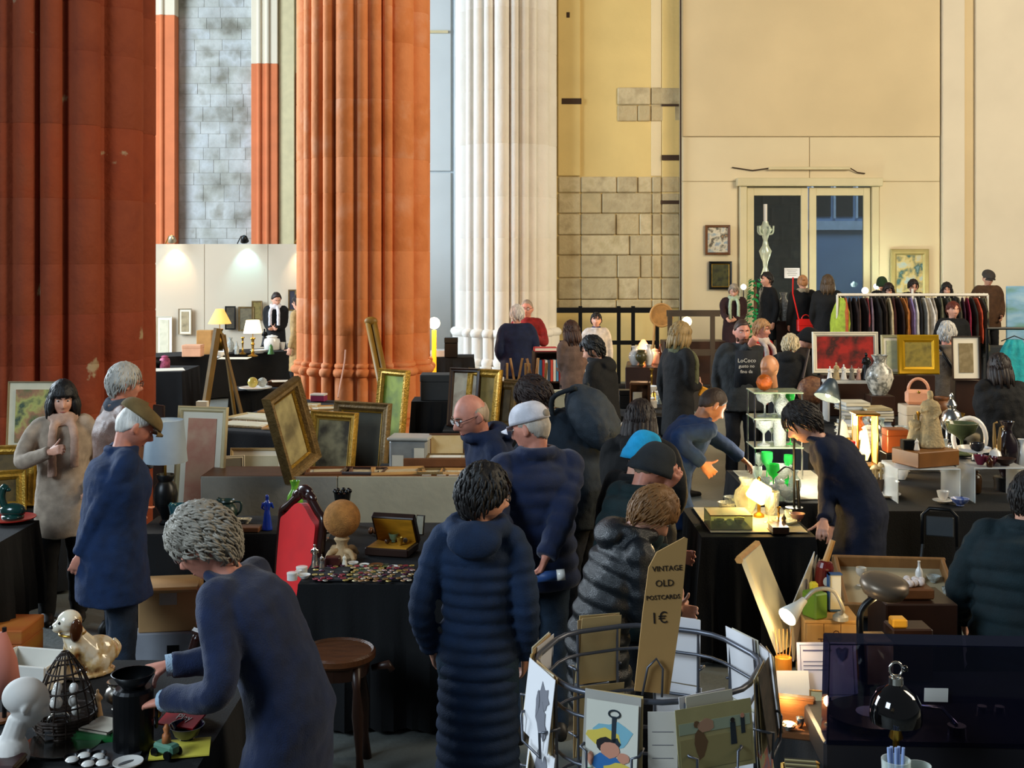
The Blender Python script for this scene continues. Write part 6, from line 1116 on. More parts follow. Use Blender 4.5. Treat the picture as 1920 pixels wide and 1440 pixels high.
# glass shelf unit
t = thing('glass_shelves', 'tiered clear glass shelf unit on the rear glassware table', 'shelf', (WX(1452, 9.1), 9.1, zJ))
for z in (.24, .46, .66): obj('shelf', MB().bbox((0, 0, z), (.38, .3, .012), .003), M('shelf_glass', '#b8c8a8', .1, trans=.4), t)
for sx in (-1, 1):
    for sy in (-1, 1): obj('post', MB().tube([(sx * .18, sy * .14, 0), (sx * .18, sy * .14, .66)], .008, 6), m_silver, t)
GL = (('goblet', 'large cut glass goblet on the middle glass shelf', 1434, 9.1, zJ + .466, .13, .19, g_cut), ('vase', 'cut glass flared vase on the middle glass shelf', 1467, 9.05, zJ + .466, .11, .19, g_cut), ('goblet', 'tall green-stemmed glass on the middle glass shelf', 1482, 9.15, zJ + .466, .07, .18, g_green), ('goblet', 'clear wine glass on the middle glass shelf', 1452, 9.2, zJ + .466, .07, .17, g_clear),
 ('compote', 'ribbed crystal bowl on the lowest glass shelf', 1432, 9.05, zJ + .246, .16, .2, g_cut), ('tumbler', 'tall crystal beaker on the lowest glass shelf', 1462, 9.05, zJ + .246, .11, .2, g_cut), ('goblet', 'green wine glass on the lowest glass shelf', 1482, 9.1, zJ + .246, .08, .18, g_green), ('goblet', 'small clear goblet on the lowest glass shelf', 1447, 9.2, zJ + .246, .06, .15, g_clear),
 ('goblet', 'clear goblet under the glass shelves', 1425, 8.95, zJ, .08, .2, g_clear), ('goblet', 'bright green goblet under the glass shelves', 1438, 8.9, zJ, .09, .22, g_green), ('bowl', 'crystal bowl under the glass shelves', 1462, 8.9, zJ, .18, .12, g_cut), ('goblet', 'green liqueur glass under the glass shelves', 1478, 8.95, zJ, .07, .19, g_green),
 ('goblet', 'green-bowled goblet before the shelves', 1450, 8.5, zJ, .09, .2, g_green), ('bowl', 'green glass dish before the shelves', 1472, 8.45, zJ, .14, .08, g_green), ('tumbler', 'cut tumbler before the shelves', 1432, 8.4, zJ, .09, .12, g_cut), ('goblet', 'clear sherry glass before the shelves', 1420, 8.5, zJ, .07, .18, g_clear), ('vase', 'small crystal vase near the bending person', 1490, 8.35, zJ, .09, .18, g_cut), ('bowl', 'cut crystal bonbon dish near the lamp pole', 1480, 8.15, zJ, .15, .09, g_cut), ('jar', 'crystal lidded jar near the lamp pole', 1462, 8.2, zJ, .1, .15, g_cut), ('tumbler', 'whisky tumbler near the lamp pole', 1445, 8.2, zJ, .08, .1, g_cut),
 ('vase', 'large clear glass vase beside the amber lamp', 1398, 7.78, zJ, .16, .235, g_clear), ('tumbler', 'tall ribbed glass in front of the amber lamp', 1447, 7.75, zJ, .1, .15, g_cut), ('goblet', 'thin-stemmed wine glass in front of the amber lamp', 1441, 7.5, zJ, .07, .19, g_clear), ('bowl', 'small pressed glass bowl left of the big vase', 1362, 7.85, zJ, .12, .06, g_cut), ('bowl', 'second pressed glass bowl behind the big vase', 1372, 7.98, zJ, .11, .07, g_cut), ('plate', 'round glass plate near the books', 1470, 7.5, zJ, .16, .02, g_cut), ('tumbler', 'small shot glass near the books', 1478, 7.6, zJ, .05, .06, g_clear), ('candlestick', 'small brass candlestick on the front glassware table', 1460, 7.42, zJ, .05, .12, m_brass), ('bowl', 'pink glass bowl near the bending person\'s hand', 1495, 7.55, zJ, .1, .05, M('pink_glass', '#b88a7a', .1, trans=.4)), ('tumbler', 'clear beaker at the table\'s rear edge', 1412, 7.95, zJ, .08, .13, g_clear))
for k_, lab, px, Y, z, w, h, mt in GL: ware(k_, lab, Vector((WX(px, Y), Y, z)), w, h, mt, n=24, rib=.06 if mt is g_cut else 0)
ware('ball', 'faceted amber glass ball on the top glass shelf', (WX(1433, 9.05), 9.05, zJ + .666), .13, .13, M('amber_facet', '#d86a10', .1, trans=.3, bump=.8, bscale=40), n=10)
# peach mannequin head on the top shelf
t = thing('mannequin_head', 'peach mannequin head lying on the top glass shelf', 'head', (WX(1446, 9.15), 9.2, zJ + .672), R(120)); mb = MB(); headmesh(mb, Vector((0, .0, .16)), RX(-20), .82); mb.tube([(0, -.01, .1), (0, -.02, .0)], [.045, .05], 12); o = obj('head', mb, M('peach_resin', '#d8966a', .4), t); fuse(o, .006, 1)
# glowing amber square lamp
t = thing('cube_lamp', 'glowing amber square glass lamp on the front glassware table', 'lamp', (WX(1423, 7.68), 7.68, zJ)); obj('base', MB().lathe([(.035, 0), (.035, .015), (.012, .03), (.012, .085)], 14), m_brass, t); obj('glass_shade', MB().bbox((0, 0, .16), (.13, .06, .13), .012, RY(32)), M('amber_glow', '#ffb030', emit=14, ecol='#ffc850'), t); bulb('lamp_light', (WX(1423, 7.55), 7.52, zJ + .2), 16, (1, .62, .2), .05)
obj('finial', MB().ell((0, 0, .245), (.012, .012, .02)), m_brass, t, smooth=True)
# glass display case and books at the front edge
t = thing('glass_case', 'low glass display case at the front of the glassware table', 'case', (WX(1366, 7.4), 7.42, zJ)); w, d, h = .26, .24, .09
for (c, d_) in (((0, -d / 2, h / 2), (w, .004, h)), ((0, d / 2, h / 2), (w, .004, h)), ((-w / 2, 0, h / 2), (.004, d, h)), ((w / 2, 0, h / 2), (.004, d, h)), ((0, 0, h), (w, d, .004))): obj('pane', MB().box(c, d_), glass('case_glass', '#e8f0e0', .02, .12), t)
obj('edge_frame', MB().tube([(-w / 2, -d / 2, h), (w / 2, -d / 2, h), (w / 2, d / 2, h), (-w / 2, d / 2, h)], .004, 5, closed=True), m_brass, t); obj('floor', MB().box((0, 0, .003), (w, d, .004)), m_bm, t)
for i, (k_, lab, px, Y, w, h) in enumerate((('bowl', 'cut crystal salt dish in the low glass case', 1348, 7.4, .07, .04), ('ball', 'clear crystal ball in the low glass case', 1368, 7.4, .045, .045), ('bowl', 'yellow glass dish in the low glass case', 1386, 7.42, .07, .04))): ware(k_, lab, Vector((WX(px, Y), Y, zJ + .006)), w, h, g_cut if i < 2 else M('straw_glass', '#c8b860', .1, trans=.3))
book('brown leather album at the table edge under the sleeve', (WX(1460, 7.24), 7.26, zJ), (.17, .1, .045), m_dwood, rz=90); t = thing('lamp_pole', 'black adjustable lamp pole among the glassware', 'lamp', (WX(1489, 7.9), 7.9, zJ)); obj('base', MB().lathe([(.06, 0), (.06, .015)], 16), m_bm, t); obj('pole', MB().tube([(0, 0, .01), (0, 0, .52)], .008, 6), m_bm, t); obj('arm', MB().tube(curve([(0, 0, .26), (-.06, -.02, .29), (-.12, -.03, .25)], 4), .006, 6), m_bm, t); obj('weight', MB().tube([(.03, -.02, .0), (.02, -.01, .2)], .012, 8), m_bm, t)
bulb('glass_fill_light', (WX(1470, 8.6), 8.6, zJ + .34), 22, (1, .93, .75), .06)  # added fill light that brightens the crystal, no lamp stands here
figurine('small dark bronze dancer on the front glassware table', (WX(1470, 7.36), 7.36, zJ), .09, m_ogold, robe=.2)
# ---------------------------------------------------------------- right-hand tables
table('right-hand front table of ornaments', 'black cloth over the right-hand front table', 3.6, 8.85, 2.16, 1.9, .78, seed=53); table('right-hand rear table of lamps and books', 'black cloth over the right-hand rear table', 3.3, 11.0, 1.5, 1.8, .80, seed=54); table('far right table with framed pictures', 'black cloth over the far right picture table', 4.12, 12.3, 2.4, .68, .80, seed=55)
zK = .788
def riser(label, px, Y, w, d, h):
    t = thing('acrylic_riser', label, 'riser', (WX(px, Y), Y, zK)); mt = glass('acrylic', '#e8ecee', .05, .08)
    for c, d_ in (((0, 0, h), (w, d, .008)), ((-w / 2, 0, h / 2), (.008, d, h)), ((w / 2, 0, h / 2), (.008, d, h))): obj('panel', MB().bbox(c, d_, .003), mt, t)
    obj('edge', MB().tube([(-w / 2, -d / 2, .0), (-w / 2, -d / 2, h), (w / 2, -d / 2, h), (w / 2, -d / 2, 0)], .005, 5), M('acrylic_edge', '#c8d0d2', .3), t); return t
riser('clear acrylic riser carrying the wooden plinth', 1725, 8.3, .43, .36, .235); riser('clear acrylic riser at the right edge', 1858, 8.3, .36, .34, .24)
boxes('brown wooden plinth on the acrylic riser', (WX(1735, 8.3), 8.3, zK + .242), (.36, .28, .11), M('oak', '#7a4c1c', .45, var=.25, scale=6), name='wooden_plinth', cat='plinth', lid=False, rz=22)
zp = zK + .354; m_stone = M('tan_stone', '#b09a70', .85, var=.25, scale=16, bump=.5)
figurine('broad tan stone statue of a robed figure on the plinth', (WX(1748, 8.3), 8.34, zp), .40, m_stone, robe=.26, rz=170, name='stone_statue', cat='statue'); figurine('smaller tan stone statue leaning beside the robed figure', (WX(1712, 8.4), 8.36, zp), .23, m_stone, robe=.3, rz=150, name='stone_statue', cat='statue'); boxes('black square base before the stone statues', (WX(1706, 8.2), 8.24, zp), (.09, .07, .07), m_bm, name='pedestal_block', lid=False)
figurine('small white porcelain cherub on the plinth', (WX(1719, 8.2), 8.2, zp), .085, m_white, robe=.26); 
RW = (('cup', 'white teacup under the acrylic riser', 1768, 8.15, zK + .02, .085, .06, m_white), ('plate', 'white saucer under the teacup', 1768, 8.15, zK, .14, .02, m_white), ('bowl', 'blue and white bowl beside the riser', 1800, 8.05, zK, .13, .05, M('blue_white', cols=['#d8dce4', '#2a4a9a', '#c8d0dc'], scale=18, rough=.2)), ('stand', 'white porcelain cake stand beside the plinth', 1826, 8.5, zK + .2, .24, .13, m_white), ('plate', 'white plate under the cake stand', 1822, 8.42, zK + .18, .2, .02, m_white), ('jar', 'brown glass jar beneath the cake stand', 1822, 8.5, zK, .14, .178, M('brown_glass2', '#4a3018', .15)), ('compote', 'green pressed glass compote with tall foot', 1803, 8.95, zK + .2, .25, .24, M('pale_green_glass', '#6a7450', .1, trans=.4)), ('box_jar', 'dark round tin under the compote', 1803, 8.95, zK, .16, .196, m_bm), ('vase', 'dark purple-brown baluster vase at the right', 1888, 8.6, zK + .1, .17, .40, M('aubergine', '#1c1016', .2, coat=.5)), ('box_jar', 'black round stand under the baluster vase', 1888, 8.6, zK, .18, .098, m_bm), ('cup', 'purple glass cup on the right riser', 1838, 8.25, zK + .246, .09, .065, M('purple_glass', '#6a2438', .15)), ('cup', 'ruby glass cup on the right riser', 1858, 8.22, zK + .246, .09, .06, M('ruby_glass', '#5a1a2c', .15)), ('bell', 'white cloche hat form on the right riser', 1866, 8.35, zK + .246, .13, .10, m_white), ('bowl', 'dark lacquer bowl on the right riser', 1884, 8.22, zK + .246, .15, .05, m_dwood), ('bottle', 'small brown bottle on the right riser', 1856, 8.16, zK + .246, .045, .08, M('brown_glass', '#3a1c0c')), ('goblet', 'dark footed glass on the right riser', 1832, 8.4, zK + .246, .1, .13, M('smoke_glass2', '#2a2a2c', .1)), ('vase', 'white twisted vase at the right edge', 1916, 8.6, zK + .15, .1, .22, m_white), ('box_jar', 'pale round box under the twisted vase', 1916, 8.6, zK, .14, .148, m_paper), ('cup', 'small white jug left of the plinth', 1650, 8.8, zK, .09, .09, m_white), ('plate', 'white dish left of the plinth', 1662, 8.35, zK, .2, .025, m_white), ('plate', 'stacked white plates behind the navy coat', 1640, 8.6, zK, .22, .05, m_white), ('bowl', 'silver bowl beside the white dish', 1672, 8.5, zK, .11, .08, m_silver), ('cup', 'brown pot with mushrooms', 1646, 8.45, zK + .0, .1, .11, M('terracotta', '#4a3a2c', .7)), ('vase', 'white frilled vase behind the stone statue', 1690, 9.0, zK, .12, .2, m_white), ('bowl', 'white scalloped bowl with gilt edge', 1672, 9.1, zK, .2, .1, m_white), ('urn', 'pewter tankard behind the plinth', 1700, 9.3, zK, .12, .18, M('pewter', '#8a857c', .35, metal=.9)), ('vase', 'glass vase behind the stone statues', 1770, 9.3, zK, .12, .26, g_cut), ('bowl', 'cream soup bowl behind the stone statues', 1740, 9.5, zK, .22, .1, m_white))
for k_, lab, px, Y, z, w, h, mt in RW: ware(k_, lab, Vector((WX(px, Y), Y, z)), w, h, mt)
t = thing('giraffe_carving', 'thin tan carved giraffe pair at the right', 'carving', (WX(1868, 8.45), 8.45, zK + .246)); m_gir = M('giraffe_wood', '#8a6a34', .6)
for i, sx in enumerate((-.012, .02)): obj('giraffe', MB().tube([(sx, 0, 0), (sx * 1.1, 0, .14), (sx * 1.4, 0, .26 - .03 * i), (sx * 1.4 + .025, 0, .27 - .03 * i)], [.010, .014, .007, .008], 7), m_gir, t, smooth=True)
t = thing('mushroom_group', 'cluster of pale porcelain mushrooms in the brown pot', 'ornament', (WX(1646, 8.45), 8.45, zK + .1))
for i in range(5): obj('mushroom', MB().lathe([(.008, 0), (.008, .05 + .012 * i), (.03, .05 + .012 * i), (.02, .07 + .012 * i), (.003, .078 + .012 * i)], 10, (.028 * math.cos(i * 1.3), .028 * math.sin(i * 1.3), 0)), M('mushroom_cream', '#d8c090', .4), t, smooth=True)
# leather box, red tin, lantern
boxes('brown leather cube box behind the stone statues', (WX(1678, 9.55), 9.55, zK + .12), (.17, .15, .19), M('tan_leather', '#7a3a14', .4), name='leather_box'); boxes('black carton under the brown leather box', (WX(1678, 9.55), 9.55, zK), (.2, .17, .118), m_bm, name='carton', lid=False); boxes('bright red tin behind the navy coat', (WX(1592, 9.3), 9.35, zK + .14), (.12, .08, .1), M('red_tin', '#c01418', .35), name='tin', lid=False)
boxes('grey display block under the red tin', (WX(1597, 9.35), 9.38, zK), (.2, .14, .138), m_grey, name='display_block', lid=False)
t = thing('lantern', 'tall brass framed lantern glowing amber behind the navy coat', 'lamp', (WX(1622, 9.55), 9.55, zK)); 
for sx in (-1, 1):
    for sy in (-1, 1): obj('post', MB().tube([(sx * .08, sy * .07, .02), (sx * .08, sy * .07, .42)], .008, 6), m_brass, t)
    obj('pane', MB().box((sx * .08, 0, .22), (.003, .13, .38)), glass('lantern_glass', '#ffe6b8', .05, .3), t)
for z in (.01, .43): obj('plate', MB().bbox((0, 0, z), (.2, .18, .02), .006), m_brass, t)
obj('glow_tube', MB().lathe([(.02, .05), (.045, .12), (.03, .22), (.015, .3)], 14), M('lantern_glow', '#ffc060', emit=9, ecol='#ffbe58'), t, smooth=True); bulb('lamp_light', (WX(1622, 9.3), 9.38, zK + .22), 14, (1, .7, .32), .05)
# desk lamp with grey shade
dl = Vector((WX(1580, 10.3), 10.45, .806)); goose('desk lamp with dark grey metal shade over the ornaments', dl, [(0, 0, .03), (.02, 0, .3), (.0, 0, .52), (-.06, -.02, .58)], [(.03, -.02), (.05, .0), (.12, .16), (.115, .16)], (-.35, -.3, -.9), m_bm, M('grey_shade', '#3a4650', .35, metal=.3), lit=22, rad=.01)
pole_b = thing('desk_lamp', 'small bare-bulb lamp glowing behind the dark mop of hair', 'lamp', (WX(1549, 9.9), 10.2, .806)); obj('base', MB().lathe([(.05, 0), (.05, .015), (.012, .02), (.012, .22)], 14), m_brass, pole_b); obj('bulb', MB().ell((0, 0, .27), (.045, .045, .055), None, 12, 8), M('pole_bulb_#ffe6b0', '#ffffff', emit=16, ecol='#ffe0a0'), pole_b, smooth=True); bulb('lamp_light', Vector((WX(1549, 9.9), 10.05, 1.1)), 18, (1, .78, .42), .05)
# books and catalogues in piles
rg = random.Random(12); bk = ['#d8d4c8', '#c8c0a8', '#e0dcd4', '#b8a880', '#a8b0b8', '#d0c8b0']
for i, (px, Y, n, w, nm) in enumerate(((1600, 11.0, 5, .34, 'left pile behind the desk lamp'), (1650, 10.8, 4, .36, 'middle pile before the vase'), (1690, 10.6, 3, .3, 'right pile by the peach bag'), (1640, 11.6, 7, .36, 'rear pile under the white step'), (1600, 11.7, 8, .34, 'rear left pile'))):
    z = .806
    for j in range(n): h_ = rg.uniform(.022, .04); book('%s book, %s of the %s' % (['white', 'cream', 'pale', 'tan', 'grey', 'buff'][(i + j) % 6], ['lowest', 'second', 'third', 'fourth', 'fifth', 'sixth', 'seventh', 'eighth'][j], nm), (WX(px, Y) + rg.uniform(-.02, .02), Y, z), (w * rg.uniform(.8, 1), w * .7, h_), M('cover_%d' % ((i + j) % 6), bk[(i + j) % 6], .6), rz=rg.uniform(-15, 15) + 90, group='catalogues piled on the right-hand rear table'); z += h_ + .001
# white step with figurine row and pictures
t = thing('display_step', 'white painted step shelf with a row of figurines', 'shelf', (WX(1600, 12.15), 12.12, .806)); obj('board', MB().bbox((0, 0, .40), (.62, .22, .03), .005), m_wt, t)
for sx in (-1, 1): obj('side', MB().box((sx * .29, 0, .19), (.02, .2, .385)), m_wt, t)
zS_ = .806 + .417
for i, (px, h, mt, lab) in enumerate(((1556, .14, m_white, 'white robed figurine at the left end of the step'), (1568, .18, m_stone, 'tan carved figurine on the step'), (1582, .16, m_white, 'white shepherdess figurine on the step'), (1597, .15, M('grey_fig', '#7a7468', .5), 'grey stone figurine on the step'), (1610, .13, M('pink_fig', '#b88a7a', .5), 'pinkish figurine on the step'), (1624, .28, m_bm, 'tall black bronze figurine on the step'), (1634, .12, m_white, 'small white figurine at the right end of the step'))): figurine(lab, (WX(px, 12.1), 12.1, zS_), h, mt, robe=.22, rz=180)
t = thing('chinese_vase', 'large grey-white oriental vase with flared rim', 'vase', (WX(1646, 11.9), 11.85, 1.10)); smoothed(obj('vessel', MB().lathe([(r * .14, z * .40) for r, z in VP['vase']], 22), M('oriental_glaze', cols=['#8a8474', '#c8c4b8', '#5a5a54', '#d8d4c8'], scale=14, rough=.2), t), 50); boxes('dark stand under the oriental vase', (WX(1646, 11.9), 11.85, .806), (.24, .24, .292), m_dwood, name='stand', lid=False)
for (lab, px, Y, y1, w, h, fr, fw, cols, mw) in (('red and black painting in white mount on the rear table', 1585, 12.45, 700, .70, .44, M('white_frame2', '#d8cfb8', .5), .05, ('#8a1410', '#a81c14', '#2a0c08', '#b83018'), .0), ('pale seascape print in silver frame', 1677, 12.5, 702, .28, .42, M('silver_leaf', '#b8b490', .4, metal=.4), .03, ('#a8b098', '#c8c8a0', '#8a9480'), .03), ('dark landscape in wide bright gold frame', 1722, 12.45, 702, .44, .42, M('bright_gold', '#c89a1c', .3, metal=.6), .08, ('#4a4018', '#8a7a30', '#2a2410'), 0), ('brown engraving in cream mount beside the taupe jacket', 1812, 12.4, 712, .30, .46, m_dwood, .015, ('#9a8a64', '#7a6a48', '#b0a07c'), .06)):
    picture(lab, W(px, y1, Y) , w, h, tilt=4, fr=fr, fw=fw, cols=cols, mw=mw, depth=.03)
for i, (px, w) in enumerate(((1585, .6), (1677, .26), (1722, .4), (1812, .34))):
    Y = 12.47; z1 = WZ(702 if i < 3 else 712, 12.45); boxes(['dark crate under the red painting', 'dark crate under the seascape print', 'dark crate under the bright gold frame', 'dark crate under the brown engraving'][i], (WX(px, Y), Y + .03, .806 if i != 1 or True else 0), (w * .8, .16, z1 - .812), m_dwood, name='crate', lid=False)
# peach bag, samovar, doll
t = thing('ladys_bag', 'peach pink handbag with curved handle on the rear table', 'bag', (WX(1722, 10.9), 10.9, 1.12), R(-15)); obj('bag', MB().bbox((0, 0, .07), (.24, .1, .14), .03), M('peach_leather', '#d89a78', .4), t); obj('handle', MB().tube([(math.cos(a) * .09, 0, .13 + math.sin(a) * .11) for a in [math.pi * j / 12 for j in range(13)]], .014, 8), M('peach_leather', '#d89a78'), t, smooth=True); obj('clasp', MB().ell((0, -.05, .12), (.014, .01, .014)), m_brass, t, smooth=True); boxes('pale cardboard carton under the peach handbag', (WX(1722, 10.9), 10.9, .806), (.3, .24, .312), M('pale_carton', '#b8a890', .8), name='carton')
t = thing('samovar', 'ornate silver samovar urn on a four-legged stand', 'urn', (WX(1786, 9.6), 9.62, zK + .1)); smoothed(obj('urn', MB().lathe([(.03, .16), (.07, .2), (.085, .27), (.07, .33), (.03, .36), (.045, .39), (.03, .42), (.012, .44), (.018, .47), (.004, .49)], 20), m_silver, t), 50); obj('burner', MB().lathe([(.03, .02), (.035, .06), (.02, .08)], 14), m_silver, t, smooth=True)
for a in range(4): obj('leg', MB().tube([(.085 * math.cos(R(45 + 90 * a)), .085 * math.sin(R(45 + 90 * a)), .26), (.09 * math.cos(R(45 + 90 * a)), .09 * math.sin(R(45 + 90 * a)), .1), (.075 * math.cos(R(45 + 90 * a)), .075 * math.sin(R(45 + 90 * a)), 0)], .009, 7), m_silver, t, smooth=True)
obj('base_plate', MB().lathe([(.12, 0), (.12, .012), (.1, .02)], 20), m_silver, t); boxes('white box under the silver samovar', (WX(1786, 9.6), 9.62, zK), (.26, .24, .098), m_white, name='box', lid=False)
figurine('china doll in pink and pale blue dress by the dark fur coat', (WX(1848, 11.85), 11.85, .806), .40, M('pink_blue_china', cols=['#a8b8d8', '#d8a0a8', '#c890a0'], scale=7, rough=.3), robe=.24, name='china_doll', cat='doll')
MW = (('bowl', 'long cream porcelain dish before the samovar', 1765, 9.75, zK, .26, .06, m_white), ('candlestick', 'thin brass candlestick by the acrylic tray', 1722, 10.2, .806, .07, .34, m_brass), ('plate', 'round silver tray behind the leather box', 1700, 10.0, .806 if False else zK, .3, .02, m_silver), ('urn', 'silver trophy cup behind the leather box', 1640, 10.3, .806, .14, .26, m_silver), ('vase', 'pale blue-grey vase before the oriental vase', 1652, 10.5, .806, .12, .24, M('blue_grey_glaze', '#8a9a98', .3)), ('jar', 'black and white spotted jar behind the lantern', 1628, 10.25, .806, .16, .22, M('spotted', cols=['#1c1814', '#d8d0c4', '#3a2c24'], scale=14, rough=.3)), ('bowl', 'brass bowl behind the lantern', 1600, 10.3, .806, .16, .09, m_brass), ('cup', 'white jug before the book piles', 1660, 10.2, .806, .1, .12, m_white), ('tumbler', 'crystal ice bucket on the rear table', 1712, 10.3, .806, .16, .14, g_cut), ('goblet', 'glass compote on the rear table', 1690, 10.3, .806, .12, .2, g_cut), ('vase', 'amber glass vase behind the lantern', 1612, 10.6, .806, .11, .26, M('amber_facet', '#d86a10', .1)), ('bell', 'cream lamp bell on the rear table', 1580, 10.85, .806, .14, .18, m_paper), ('bowl', 'gilded bowl before the pictures', 1790, 11.9, .806, .2, .1, m_gold), ('urn', 'brown pottery urn before the pictures', 1765, 11.95, .806, .2, .26, m_wood))
for k_, lab, px, Y, z, w, h, mt in MW: ware(k_, lab, Vector((WX(px, Y), Y, z)), w, h, mt)
t = thing('oval_mirror', 'white framed oval dressing mirror before the dark fur coat', 'mirror', (WX(1818, 9.5), 9.5, zK), R(-10)); obj('glass', MB().lathe([(.12, -.004), (.12, .004)], 24, (0, 0, .24), rot=RX(90), sy=1.3), M('mirror_glass', '#9a9488', .05, metal=1), t); obj('frame', MB().tube([(math.cos(a) * .125, 0, .24 + math.sin(a) * .16) for a in [2 * math.pi * j / 24 for j in range(24)]], .02, 8, closed=True), m_white, t, smooth=True); obj('stand', MB().bbox((0, .02, .04), (.22, .12, .08), .02), m_white, t)
# folding chair
t = thing('folding_chair', 'black metal folding chair in front of the right-hand table', 'chair', (WX(1768, 7.0), 7.05, 0), R(-20))
obj('backrest', MB().bbox((0, .16, .84), (.16, .012, .12), .006, RX(-12)), M('chair_grey', '#3c4144', .4, metal=.4), t); obj('top_rail', MB().tube([(-.1, .17, .7), (-.1, .19, .9), (-.06, .195, .94), (.06, .195, .94), (.1, .19, .9), (.1, .17, .7)], .012, 7), m_bm, t, smooth=True); obj('seat', MB().bbox((0, -.05, .44), (.34, .34, .025), .01), m_bm, t)
for sx in (-1, 1): obj('leg', MB().tube([(sx * .1, .17, .72), (sx * .18, -.2, 0)], .011, 6), m_bm, t); obj('leg', MB().tube([(sx * .17, -.16, .43), (sx * .17, .22, 0)], .011, 6), m_bm, t)
# ---------------------------------------------------------------- front right: stall with lamp and records
zR = .82
table('stall table at the front right', 'black cloth over the front-right stall table', 1.75, 4.05, 1.36, 1.42, zR - .008, seed=61); table('table with the wooden tray', 'black cloth over the tray table', 1.80, 5.75, .56, .62, .82, seed=62)
t = thing('wooden_tray', 'shallow wooden display tray tilted towards the camera', 'tray', (WX(1686, 5.45), 5.52, .92), 0); t.rotation_euler = (R(-24) * -1, 0, R(-6)); m_tw = M('tray_wood', '#8a6238', .5, var=.2, scale=5, stretch=(5, 1, 1)); w, d, h = .50, .34, .07
obj('bottom', MB().box((0, 0, .006), (w, d, .012)), M('tray_linen', '#a89878', .8), t)
for c, d_ in (((0, -d / 2, h / 2), (w + .03, .018, h)), ((0, d / 2, h / 2), (w + .03, .018, h)), ((-w / 2, 0, h / 2), (.018, d, h)), ((w / 2, 0, h / 2), (.018, d, h))): obj('side', MB().bbox(c, d_, .004), m_tw, t)
for sx in (-1, 1): obj('prop', MB().box((sx * .2, .12, -.09), (.02, .02, .18)), m_tw, t)
def in_tray(x, y, z=.016): return t.matrix_basis @ Vector((x, y, z))
ware('goblet', 'small milk glass goblet in the wooden tray', in_tray(-.15, .02), .05, .085, M('milk_glass', '#c8c0b0', .2)); ware('bottle', 'white porcelain bottle in the wooden tray', in_tray(.12, .04), .035, .11, m_white); ware('plate', 'dark patterned saucer in the wooden tray', in_tray(.17, -.07), .10, .012, M('dark_pattern', cols=['#1c140e', '#8a7a5c', '#2a1e14'], scale=24)); ware('bowl', 'small clear glass dish in the wooden tray', in_tray(.19, .06), .07, .03, g_cut); ware('cup', 'tiny glass cup in the wooden tray', in_tray(.225, -.02), .03, .03, g_cut)
boxes('dark chest at the right of the stall', (WX(1735, 4.95), 5.12, 0), (.30, .26, 1.02), m_dwood, name='chest'); t = boxes('shallow box of white crystal flowers', (WX(1733, 4.95), 5.1, 1.024), (.15, .13, .045), m_wood, name='flower_box', lid=False)
for i in range(9): ware('ball', 'white crystal blossom in the shallow box', (WX(1733, 4.95) + .05 * math.cos(i * 2.4) * (.4 + .07 * i), 5.1 + .045 * math.sin(i * 2.4) * (.4 + .07 * i), 1.070), .035, .032, M('crystal_white', '#e0d4d0', .2), name='crystal_blossom', cat='blossom', group='crystal blossoms in the box', n=8)
# record player with smoked lid
tx, ty = WX(1785, 3.8), 3.98; t = thing('record_player', 'record player with raised smoked acrylic lid', 'record player', (tx, ty, zR), R(177)); obj('plinth', MB().bbox((.03, 0, .05), (.74, .36, .1), .01), M('plinth_dark', '#1c1a1e', .5), t); obj('platter', MB().lathe([(.15, .1), (.15, .115), (.145, .118)], 36, (.2, -.02, 0)), m_bm, t); rec = obj('record', MB().lathe([(.148, .119), (.148, .122)], 36, (.2, -.02, 0)), M('vinyl', '#0c0c0e', .25), t); obj('record_label', MB().lathe([(.05, .1225), (.05, .1235)], 24, (.2, -.02, 0)), m_white, rec)
obj('tonearm', MB().tube([(-.05, .1, .13), (-.04, -.02, .14), (.08, -.08, .13)], .007, 6), m_silver, t, smooth=True); obj('tonearm_base', MB().lathe([(.03, .1), (.03, .13)], 14, (-.05, .1, 0)), m_silver, t)
for i in range(2): obj('knob', MB().lathe([(.018, .1), (.016, .12)], 14, (-.26 + .06 * i, -.1, 0)), m_silver, t)
lid = obj('lid', MB().box((0, 0, .17), (.72, .006, .34)).box((0, -.04, .34), (.72, .08, .005)).box((-.36, -.04, .17), (.006, .08, .34)).box((.36, -.04, .17), (.006, .08, .34)), g_smoke, t); lid.location = (.03, .18, .09); lid.rotation_euler = (R(-6), 0, 0); obj('price_tag', MB().box((.02, .010, .18), (.075, .003, .045)), m_white, lid)
# certificate behind
t = thing('certificate', 'white printed certificate propped behind the record player', 'certificate', (WX(1556, 4.42), 4.44, zR + .01)); t.rotation_euler = (R(-10), 0, 0); obj('sheet', MB().box((0, 0, .10), (.225, .003, .20)), M('cert_paper', '#cfcad6', .7, var=.03), t); inkm = M('ink_blue', '#5a5a78', .8)
for c, d_ in (((0, -.002, .19), (.205, .001, .002)), ((0, -.002, .01), (.205, .001, .002)), ((-.1, -.002, .1), (.002, .001, .18)), ((.1, -.002, .1), (.002, .001, .18)), ((-.035, -.002, .17), (.11, .001, .006)), ((-.045, -.002, .13), (.09, .001, .003)), ((-.045, -.002, .115), (.09, .001, .003)), ((-.045, -.002, .10), (.09, .001, .003))): obj('print', MB().box(c, d_), inkm, t)
obj('crest', MB().prism([(-.025, .02), (-.012, .028), (0, .02), (.012, .028), (.025, .02), (.018, -.01), (0, -.025), (-.018, -.01)], (.06, -.003, .155), (1, 0, 0), (0, 0, 1), .001), inkm, t)
